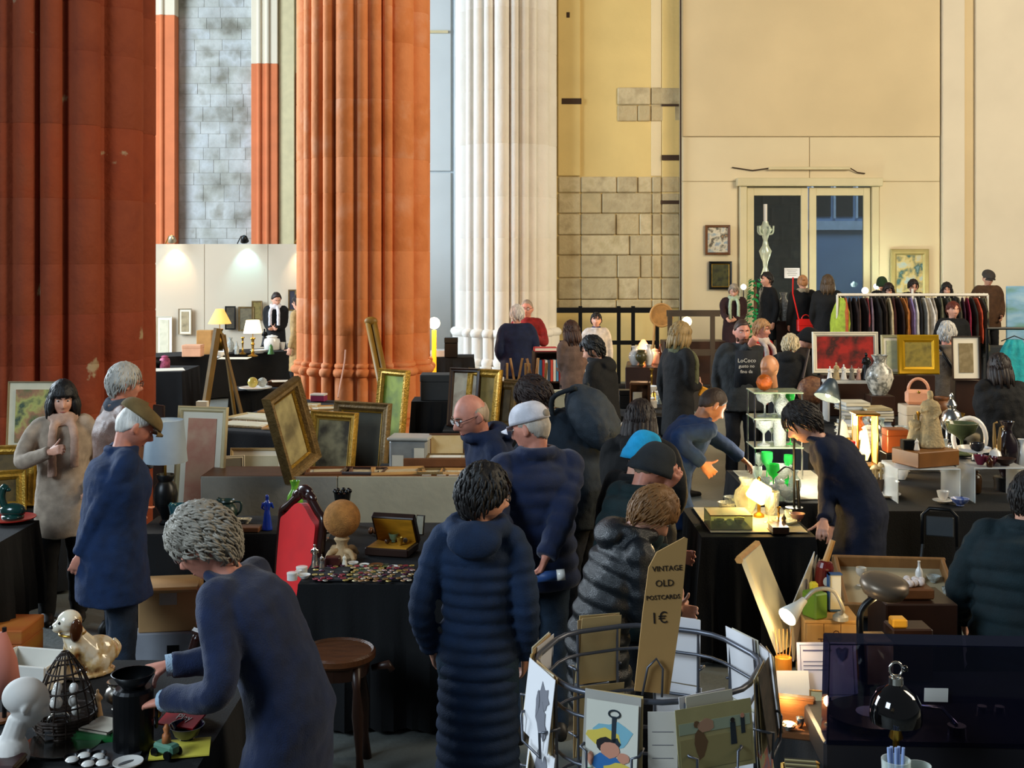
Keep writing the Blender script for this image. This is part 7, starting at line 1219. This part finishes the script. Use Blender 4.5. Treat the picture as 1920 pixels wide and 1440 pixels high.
# wine crate with things on top
cx, cy = WX(1553, 4.66), 4.68; t = thing('wine_crate', 'pale wooden wine crate with dark branded lettering', 'crate', (cx, cy, zR), R(-3)); m_cr = M('pine_crate', '#b98a4c', .6, var=.2, scale=4, stretch=(6, 1, 1))
for i in range(3): obj('plank', MB().bbox((-.066 + .0665 * i, -.09, .125), (.065, .012, .25), .002), m_cr, t)
for c, d_ in (((-.1, 0, .125), (.012, .18, .25)), ((.1, 0, .125), (.012, .18, .25)), ((0, .09, .125), (.2, .012, .25)), ((0, 0, .25), (.215, .2, .014))): obj('board', MB().bbox(c, d_, .003), m_cr, t)
brand = M('brand_ink', '#5a3414', .8); lettering('POMEROL', .034, brand, t, (-.045, -.0972, .11), (R(90), R(90), 0)); lettering('CHATEAU', .04, brand, t, (.03, -.0972, .13), (R(90), R(78), 0)); lettering('VIN', .03, brand, t, (.0, -.0972, .17), (R(90), R(60), 0))
zc = zR + .26
boxes('moss green metal tin on the wine crate', (WX(1530, 4.6), 4.62, zc), (.065, .08, .10), M('moss_green', '#5a7a1c', .5), name='tin', rz=28, lid=False); book('blue hardback book standing on the wine crate', (WX(1570, 4.66), 4.70, zc), (.055, .03, .15), M('book_blue', '#1c4a7a', .5)); 
t = thing('bottle', 'dark red printed bottle with brown stopper on the wine crate', 'bottle', (WX(1544, 4.72), 4.76, zc)); obj('body', MB().lathe([(.034, 0), (.036, .01), (.036, .16), (.028, .18), (.02, .185)], 18), M('dark_red_glass', '#5a1210', .25), t, smooth=False); t.rotation_euler = (0, R(6), 0); obj('stopper', MB().tube([(0, 0, .18), (.02, 0, .27)], [.014, .012], 8), m_lwood, t); obj('emblem', MB().lathe([(.012, 0), (.012, .002)], 10, (0, -.0365, .11), rot=RX(90), sy=1.5), m_paper, t)
boxes('yellow and white small box on the wine crate', (WX(1538, 4.58), 4.68, zc), (.03, .03, .12), M('yellow_card', '#c8b428', .6), name='small_box')
# boards and portfolios to the left
def board(label, pts, Y0, Y1, mat, th=.012, name='picture_board'):
    """pts: four pixel corners, left pair at depth Y0, right pair at Y1"""
    q = [W(p[0], p[1], Y) for p, Y in zip(pts, (Y0, Y0, Y1, Y1))]; c = sum(q, Vector()) / 4; n = (q[1] - q[0]).cross(q[3] - q[0]).normalized() * th; mb = MB(); v = [p - c for p in q] + [p - c + n for p in q]
    mb.add(v, [(0, 1, 2, 3), (7, 6, 5, 4), (0, 4, 5, 1), (1, 5, 6, 2), (2, 6, 7, 3), (3, 7, 4, 0)]); o = obj(name, mb, mat, None, c); tag(o, label, 'board'); return o
o = board('tall cream drawing board with wooden top rail', ((1388, 1050), (1455, 1225), (1492, 1200), (1418, 1022)), 4.55, 4.75, M('cream_board', '#c8bc98', .7), .02); q0, q1 = W(1385, 1050, 4.55) - o.location, W(1420, 1020, 4.75) - o.location; obj('top_rail', MB().tube([q0, q1], .016, 6), m_lwood, o)
for i in range(4): board(['white mounted sheet leaning right of the cream board', 'grey mounted sheet second from the cream board', 'brown mounted sheet third from the cream board', 'cream mounted sheet fourth from the cream board'][i], ((1478 + i * 6, 1150 + i * 4), (1486 + i * 6, 1240), (1504 + i * 6, 1225), (1526 + i * 5, 1034 + i * 6)), 4.62 + .02 * i, 4.80 + .02 * i, M('sheet_%d' % i, ['#c8c4bc', '#8a8478', '#6a5a40', '#b8a880'][i], .7), .004)
# white gooseneck lamp
ll = Vector((WX(1580, 4.55), 4.58, zc)); L2 = [W(*p, 4.5) - ll for p in ((1580, 1174), (1580, 1140), (1562, 1108), (1530, 1106), (1505, 1128))]; L2[0] = Vector((0, 0, .02)); goose('white gooseneck desk lamp glowing on the wine crate', ll, L2, [(.014, -.01), (.018, .02), (.04, .10), (.037, .10)], W(1463, 1170, 4.42) - W(1505, 1128, 4.5), M('lamp_grey', '#a8a090', .4, metal=.3), M('lamp_white', '#d0ccc0', .4), lit=11, base_r=.03, rad=.008, emis=18)
t = thing('orange_canister', 'orange cardboard canister lit by the lamp', 'canister', (WX(1471, 4.5), 4.52, zR)); obj('tube', MB().lathe([(.032, 0), (.032, .135), (.028, .138)], 20), M('orange_card', '#d8821c', .6), t); 
for i in range(5): obj('bamboo_stick', MB().tube([(-.016 + .008 * i, .008 * (i % 2), .02), (-.03 + .016 * i, .01, .24)], .0025, 5), m_lwood, t)
# dark round-headed lamp
ll = Vector((WX(1628, 4.4), 4.45, zR)); pts = [Vector((0, 0, .03))] + [W(*p, 4.35) - ll for p in ((1612, 1180), (1618, 1140), (1650, 1112))]; t = thing('desk_lamp', 'dark bronze mushroom-headed desk lamp with curved arm', 'lamp', ll); obj('base', MB().lathe([(.06, 0), (.06, .015), (.01, .03)], 20), m_bm, t); obj('arm', MB().tube(curve(pts, 8), .013, 8), m_bm, t, smooth=True); e = W(1658, 1098, 4.3) - ll
obj('lamp_head', MB().lathe([(.02, -.035), (.075, -.03), (.088, -.005), (.085, .02), (.06, .03), (.02, .032)], 26, e, rot=RX(10) @ RY(6)), M('bronze_brown', '#6a5c4c', .35, metal=.4), t, smooth=True)
bulb('lamp_light', ll + e + Vector((.02, .05, -.08)), 2.5, (1, .72, .3), .03)
book('stack of warm-lit illustrated magazines', (WX(1648, 4.6), 4.65, zR), (.14, .1, .17), M('mag_white', cols=['#d8c8a0', '#a88a60', '#e0d4b8'], scale=9, rough=.6), rz=90); boxes('small amber plastic box on the stack', (WX(1690, 4.62), 4.66, zR + .21), (.06, .06, .035), M('amber_plastic', '#e0a030', .3), name='plastic_box', lid=False); boxes('dark cabinet box beside the magazines', (WX(1712, 4.62), 4.68, zR), (.16, .12, .21), m_dwood, name='cabinet_box', lid=False)
# small things at the left of the record player
open_case('brown tray of silver trinkets beside the postcard rack', (WX(1490, 4.1), 4.12, zR), .15, .1, .03, -15, m_wood, m_wood, ang=100)
for i, (k_, lab, px, Y, z, w, h, mt) in enumerate((('bowl', 'silver trinket dish in the brown tray', 1478, 4.08, zR + .033, .06, .02, m_silver), ('cup', 'small silver cup in the brown tray', 1500, 4.1, zR + .033, .03, .035, m_silver), ('tumbler', 'white mug behind the smoked lid', 1574, 4.28, zR, .06, .065, M('mug_white', '#cfc8b8', .3)), ('jar', 'small round jar before the certificate', 1605, 4.0, zR, .045, .04, m_paper), ('box_jar', 'small tin with pale lid by the record player', 1525, 3.8, zR, .04, .04, m_brass))): ware(k_, lab, Vector((WX(px, Y), Y, z)), w, h, mt)
picture('small glass-fronted frame leaning before the certificate', (WX(1536, 4.3), 4.3, zR), .07, .085, rz=-12, tilt=12, fr=m_lwood, fw=.006, cols=('#d8c898', '#c8b888'), depth=.008); tag(obj('paper_sheet', MB().box((0, 0, .06), (.12, .003, .11), RX(-20)), m_white, None, (WX(1490, 4.4), 4.42, zR)), 'loose white sheet lit by the white lamp', 'paper')
t = thing('candle_bulb', 'small glowing candle bulb beside the postcard rack', 'lamp', (WX(1462, 4.15), 4.18, zR)); obj('holder', MB().lathe([(.03, 0), (.03, .01), (.01, .02), (.01, .06)], 14), m_brass, t); obj('bulb', MB().ell((0, 0, .085), (.012, .012, .024), None, 10, 8), M('bulb_glow_18', '#ffdca8', emit=18), t, smooth=True); bulb('lamp_light', (WX(1470, 4.15), 4.12, zR + .12), 2.2, (1, .72, .35), .02)
# card box
t = thing('card_index_box', 'open yellow wooden box of old card sleeves', 'box', (WX(1505, 3.62), 3.64, zR), R(-10)); m_yb = M('yellow_wood', '#c8983c', .5)
for c, d_ in (((0, -.06, .04), (.11, .008, .08)), ((0, .06, .04), (.11, .008, .08)), ((-.055, 0, .04), (.008, .12, .08)), ((.055, 0, .04), (.008, .12, .08)), ((0, 0, .004), (.11, .12, .008))): obj('side', MB().bbox(c, d_, .002), m_yb, t)
for i in range(9): tag(obj('card_sleeve', MB().box((0, 0, .045), (.095, .002, .085), RX(-24)), M('sleeve_%d' % (i % 3), ['#6a5a34', '#b8a878', '#3a3020'][i % 3], .7), None, Vector((WX(1505, 3.62), 3.64, zR + .014)) + RZ(-10) @ Vector((0, -.045 + i * .0105, 0)), R(-10)), 'old card sleeve in the open yellow box, %s from the front' % ['first', 'second', 'third', 'fourth', 'fifth', 'sixth', 'seventh', 'eighth', 'ninth'][i], 'card', 'card sleeves in the yellow box')
# black dome lamp and glasses in front
dl = Vector((WX(1684, 3.6), 3.62, zR)); t = thing('dome_lamp', 'glossy black dome lamp with brass neck and ring top', 'lamp', dl); zt_ = WZ(1352, 3.62) - zR; m_bg = M('black_gloss', '#050506', .06, coat=1)
obj('base', MB().lathe([(.05, 0), (.05, .012), (.015, .02)], 20), m_brass, t); obj('stem', MB().lathe([(.01, .02), (.01, zt_ - .06), (.022, zt_ - .05), (.014, zt_ - .02), (.02, zt_ + .02)], 14), m_brass, t, smooth=True); smoothed(obj('dome', MB().lathe([(.078, zt_), (.080, zt_ + .02), (.076, zt_ + .055), (.058, zt_ + .09), (.028, zt_ + .112), (.016, zt_ + .118), (.0, zt_ + .12)], 32), m_bg, t), 70)
obj('collar', MB().lathe([(.022, zt_ + .115), (.022, zt_ + .135), (.012, zt_ + .14)], 16), m_silver, t); obj('ring', MB().tube([(math.cos(a) * .02, 0, zt_ + .16 + math.sin(a) * .022) for a in [2 * math.pi * j / 16 for j in range(16)]], .004, 6, closed=True), m_silver, t, smooth=True); obj('knob', MB().ell((.025, -.01, zt_ + .165), (.01, .01, .01)), m_bg, t, smooth=True)
boxes('low black crate carrying the drinking glasses', (WX(1692, 3.5), 3.48, zR), (.26, .12, .02), m_bm, name='crate', lid=False)
ware('tumbler', 'tall clear drinking glass with pale blue straws', (WX(1682, 3.46), 3.47, zR + .022), .085, .17, g_clear, n=24); ware('tumbler', 'tall clear drinking glass beside the straws', (WX(1722, 3.5), 3.5, zR + .022), .075, .14, g_clear, n=24)
for i in range(5): tag(obj('drinking_straw', MB().tube([(-.012 + .006 * i, .006 * (i % 2), .01), (-.022 + .011 * i, .008 * (i % 2), .2)], .005, 8), M('straw_blue', '#9ab0e0', .4), None, (WX(1682, 3.46), 3.47, zR + .026), 0), 'pale blue glass straw in the tall glass, %s from the left' % ['first', 'second', 'third', 'fourth', 'fifth'][i], 'straw', 'straws in the glass')
ware('cup', 'small brass-rimmed pot at the bottom edge', (WX(1645, 3.35), 3.38, zR), .06, .06, M('pot_cream', '#b8b09a', .5)); t = tag(obj('pink_pyramid', MB().lathe([(.045, 0), (.002, .07)], 4), M('pink_paper', '#c88a8a', .6), None, (WX(1580, 3.4), 3.42, zR), R(20)), 'pink folded paper pyramid at the bottom edge', 'ornament'); ware('bowl', 'tiny yellow dish at the bottom edge', (WX(1605, 3.42), 3.44, zR), .035, .018, M('yellow_card', '#c8b428'))
# ---------------------------------------------------------------- revolving postcard rack
rx_, ry_ = WX(1215, 2.2), 2.2; zr = 1.742
rk = thing('postcard_rack', 'revolving wire postcard rack in the foreground', 'rack', (rx_, ry_, 0)); RR = .212
def ringpts(r, z, n=8, off=0): return [(r * math.cos(2 * math.pi * (j + .5) / n + off), r * math.sin(2 * math.pi * (j + .5) / n + off), z) for j in range(n)]
def soft(pts, f=.22):
    out = []
    n = len(pts)
    for i in range(n):
        p, a, b = Vector(pts[i]), Vector(pts[i - 1]), Vector(pts[(i + 1) % n]); out += [p + (a - p) * f, p + (a - p) * f * .3 + (b - p) * f * .3, p + (b - p) * f]
    return out
obj('rim', MB().tube(soft(ringpts(RR * 1.02, zr, 8, R(22.5))), .0052, 8, closed=True), m_steel, rk, smooth=True)
for z in (zr - .045, zr - .13, zr - .26, zr - .40): obj('hoop', MB().tube(soft(ringpts(RR, z, 8, R(22.5))), .0032, 6, closed=True), m_steel, rk, smooth=True)
obj('pole', MB().tube([(0, 0, .05), (0, 0, zr - .42)], .018, 10), m_steel, rk); obj('base', MB().lathe([(.26, 0), (.26, .02), (.05, .05)], 24), m_bm, rk)
for a in range(4): obj('spoke', MB().tube([(0, 0, zr - .4), (RR * math.cos(R(45 + 90 * a)), RR * math.sin(R(45 + 90 * a)), zr - .4)], .004, 6), m_steel, rk)
def at(ang, u, v, out): # local rack coords: u across the facet, v up, out from the facet
    c, s_ = math.cos(ang), math.sin(ang); return Vector((c * (RR * .965 + out) - s_ * u, s_ * (RR * .965 + out) + c * u, v))
for f in range(8):
    ang = R(-90 + 22.5 + 45 * f)
    for u in (-.045, .045): obj('upright', MB().tube([at(ang, u, zr, .006), at(ang, u, zr - .42, .0)], .003, 6), m_steel, rk)
    for row in range(3):
        z = zr - .128 - .135 * row
        obj('pocket_wire', MB().tube([at(ang, -.05, z + .05, .0), at(ang, -.052, z + .048, .03), at(ang, -.04, z + .045, .036), at(ang, -.04, z, .034), at(ang, .04, z, .034), at(ang, .04, z + .045, .036), at(ang, .052, z + .048, .03), at(ang, .05, z + .05, .0)], .0026, 6), m_steel, rk, smooth=True)
m_cw = M('card_white', '#d8d6d8', .6, var=.03); m_cc = M('card_cream', '#cbb27c', .7, var=.06); m_ct = M('card_tan', '#b89868', .7, var=.06)
FN = {0: 'front right', 1: 'right', 2: 'back right', 3: 'back', 4: 'back left', 5: 'left back', 6: 'left', 7: 'front left'}
DIR = ['front right', 'right', 'rear right', 'rear middle right', 'rear middle left', 'rear left', 'left', 'front left']
def card(label, ang, u, z, out, w, h, mat, tilt=-6, name='postcard', cat='postcard', roll=0, group=None):
    o = obj(name, MB().box((0, 0, h / 2), (w, .0012, h)), mat); p = at(ang, u, z, out); o.location = Vector((rx_, ry_, 0)) + p
    o.rotation_euler = (Matrix.Rotation(ang + math.pi / 2, 3, 'Z') @ Matrix.Rotation(R(tilt), 3, 'X') @ Matrix.Rotation(R(roll), 3, 'Y')).to_euler(); return tag(o, label, cat, group)
def decal(c, outline, mat, y=-.0009, o=(0, 0)):
    return obj('print', MB().prism([(x, z) for x, z in outline], (o[0], y, o[1]), (1, 0, 0), (0, 0, 1), .0004), mat, c)
def blob(n, rx, rz, seed, j=.25):
    g2 = random.Random(seed); return [(rx * math.cos(2 * math.pi * i / n) * (1 + g2.uniform(-j, j)), rz * math.sin(2 * math.pi * i / n) * (1 + g2.uniform(-j, j))) for i in range(n)]
rg = random.Random(2); B_ = 'postcards in the revolving rack'
KC = [m_cw, m_cc, m_ct, M('card_grey', '#a8a49c', .7), M('card_pale', '#cfcbb8', .7)]
KN = ['white', 'cream', 'tan', 'grey', 'pale']
for f in range(8):
    ang = R(-90 + 22.5 + 45 * f)
    for row in range(2):
        z = zr - .126 - .135 * row
        for j in range(3):
            ci = (f * 2 + row + j * 2) % 5; w, h = rg.choice(((.092, .138), (.10, .145), (.09, .135))); 
            if f in (2, 3, 4) : ci = [0, 0, 4][j] if f != 4 else [1, 2, 1][j]
            if f in (6, 7, 0, 1): h = min(h, .137)
            card('%s card back, %s in the pile of the %s facet, %s row' % (KN[ci], ['innermost', 'middle', 'outermost'][j], DIR[f], ['upper', 'lower'][row]), ang, rg.uniform(-.006, .006), z + .001 + (.012 if f in (2, 3, 4) and row == 0 else 0), .009 + .004 * j, w, h, KC[ci], tilt=-3 + rg.uniform(-1, 1), roll=rg.uniform(-3, 3), group=B_)
# named cards on the facing side
a7, a0, a6, a1 = R(-112.5), R(-67.5), R(-157.5), R(-22.5)
pen = M('pencil_grey', '#6a6a72', .8); skinp = M('print_skin', '#c88a70', .7); bl = M('print_blue', '#2a6aa8', .7); yel = M('print_yellow', '#d8c050', .7); gry = M('print_teal', '#7ab0c0', .7); drk = M('print_dark', '#1c2a34', .7); hairp = M('print_hair', '#1a1416', .7); grn = M('print_green', '#3a8a4a', .7)
z1 = zr - .124
c = card('postcard with a grey pencil drawing of a couple on the left facet', a6, .0, z1 + .008, .028, .115, .132, m_cw, roll=2)
for (rx, rz, o, s_) in ((.016, .026, (.012, .082), 1), (.012, .02, (.03, .086), 2), (.02, .024, (.02, .05), 3), (.008, .02, (.0, .07), 4), (.012, .012, (.034, .03), 5)): decal(c, blob(11, rx, rz, s_, .35), pen, -.0009 - .0003 * s_, o)
c = card('second pencil drawing postcard below on the left facet', a6, .0, z1 - .130, .028, .112, .132, m_cw, roll=2)
for (rx, rz, o, s_) in ((.016, .03, (-.005, .09), 6), (.012, .02, (.018, .10), 7)): decal(c, blob(11, rx, rz, s_, .35), pen, -.0009 - .0003 * (s_ - 5), o)
c = card('comic postcard of a sleeping man under a black key', a7, .0, z1 - .014, .028, .092, .137, M('card_skyish', '#d4d2c4', .6, var=.04))
for (ol, mt, y, o) in ((blob(14, .036, .022, 1, .2), gry, 1, (.002, .082)), ([(-.004, 0), (.004, 0), (.004, .042), (-.004, .042)], drk, 3, (.004, .072)), (blob(10, .008, .009, 2, .2), drk, 3, (.008, .070)), (blob(12, .03, .014, 3, .2), yel, 2, (-.012, .078)), (blob(12, .018, .012, 4, .12), hairp, 4, (-.010, .066)), (blob(12, .017, .013, 5, .1), skinp, 5, (-.002, .058)), (blob(12, .012, .009, 8, .15), skinp, 5, (.022, .048)), (blob(12, .026, .016, 6, .15), bl, 4, (-.008, .036)), (blob(14, .03, .018, 7, .2), yel, 5, (.014, .022)), ([(-.014, 0), (.012, 0), (.012, .014), (-.014, .014)], grn, 4, (-.03, .01)), (blob(8, .006, .012, 9, .2), skinp, 4, (-.036, .04))): decal(c, ol, mt, -.0007 - .0002 * y, o)
obj('print', MB().tube([(.004 + math.cos(q) * .010, -.0018, .118 + math.sin(q) * .006) for q in [2 * math.pi * j / 16 for j in range(16)]], .0015, 5, closed=True), drk, c)
c = card('plain white address card at the front of the rack', R(-90), .0, z1 - .02, .012, .05, .13, M('card_lined', '#d6d0c4', .7), tilt=-2)
for i in range(4): decal(c, [(-.018, 0), (.018, 0), (.018, .001), (-.018, .001)], pen, -.0009, (0, .03 + .022 * i))
c = card('olive beach postcard with figures and a parasol on the front right facet', a0, .004, z1 + .012, .030, .150, .108, M('card_olive', '#a8a070', .6, var=.1, scale=20), tilt=-8)
for (ol, mt, y, o) in (([(-.07, 0), (.07, 0), (.07, .05), (-.07, .05)], M('print_sand', '#9a9060', .7), 1, (0, .008)), ([(-.07, 0), (.07, 0), (.07, .018), (-.07, .018)], M('print_sea', '#9aa890', .7), 1, (0, .066)), (blob(12, .016, .011, 1, .12), M('print_rose', '#b08a70', .7), 3, (-.018, .076)), (blob(10, .012, .024, 2, .2), M('print_brown', '#6a5034', .7), 2, (-.03, .05)), (blob(8, .006, .006, 3, .1), M('print_brown', '#6a5034'), 3, (-.036, .08)), ([(-.006, -.018), (.006, -.018), (.005, .018), (-.005, .018)], drk, 3, (.035, .056)), (blob(8, .0045, .0045, 4, .05), hairp, 4, (.035, .077)), ([(-.004, -.013), (.004, -.013), (.004, .013), (-.004, .013)], drk, 3, (.055, .066)), (blob(8, .004, .004, 5, .05), skinp, 4, (.055, .082))): decal(c, ol, mt, -.0007 - .0002 * y, o)
c = card('blue seaside postcard below the olive beach card', a0, .004, z1 - .114, .030, .135, .098, M('card_bluesky', '#7aa0c8', .6), tilt=-8)
for (ol, mt, y, o) in (([(-.06, 0), (.06, 0), (.06, .04), (-.06, .04)], m_cw, 1, (0, .03)), (blob(9, .012, .01, 1, .2), M('print_red', '#b83a3a', .7), 2, (.0, .08))): decal(c, ol, mt, -.0007 - .0002 * y, o)
c = card('dark brown photograph postcard on the right facet', a1, .0, z1 + .006, .030, .10, .138, M('card_darkphoto', cols=['#1c1612', '#4a3c30', '#2c241c', '#6a5a4a'], scale=26, rough=.5), tilt=-8)
c = card('coloured landscape postcard below on the right facet', a1, .0, z1 - .128, .030, .10, .138, M('card_colour', cols=['#4a6a3c', '#a8b088', '#b05a4a', '#3a6a8a', '#c8c0a0'], scale=24, rough=.5, contrast=.2), tilt=-8)
c = card('cream envelope sticking out at the left of the rack', R(172), .02, z1 + .005, .026, .11, .125, m_cc, roll=-14)
c = card('second cream envelope low at the left of the rack', R(176), .02, z1 - .14, .026, .11, .12, m_cc, roll=12)
for i in range(3): card('%s of the white cards fanned at the right of the rack' % ['nearest', 'middle', 'farthest'][i], R(5 - 4 * i), .0, z1 + .006, .030 + .004 * i, .095, .135, m_cw if i < 2 else m_ct, roll=6)
# cardboard sign
p0 = W(1222, 1298, 2.12); t = thing('cardboard_sign', 'cardboard price sign with handwritten lettering in the postcard rack', 'sign', p0); wS, hS = .064, .275; t.rotation_euler = (R(-4), R(7), R(4))
obj('board', MB().prism([(-wS / 2, 0), (wS / 2, 0), (wS / 2 + .006, hS * .5), (wS / 2 + .004, hS + .004), (wS / 2 - .002, hS + .006), (-wS / 2 + .014, hS - .026), (-wS / 2 + .002, hS - .055), (-wS / 2, hS * .5)], (0, 0, 0), (1, 0, 0), (0, 0, 1), .004), M('sign_board', '#b08850', .85, var=.08, scale=8), t)
mk = M('marker_ink', '#1c140e', .8)
for s_, z, sz, dx in (('VINTAGE', .222, .0135, .004), ('OLD', .195, .017, .002), ('POSTCARDS', .170, .0113, .002), ('1\u20ac', .132, .028, -.001)): lettering(s_, sz, mk, t, (dx, -.0026, z), (R(90), R(-9), 0))
obj('clip_wire', MB().tube([(-.018, -.006, -.005), (-.014, -.008, .045), (0, -.009, .062), (.014, -.008, .045), (.018, -.006, -.005)], .0022, 6), m_steel, t, smooth=True)
bake_all()
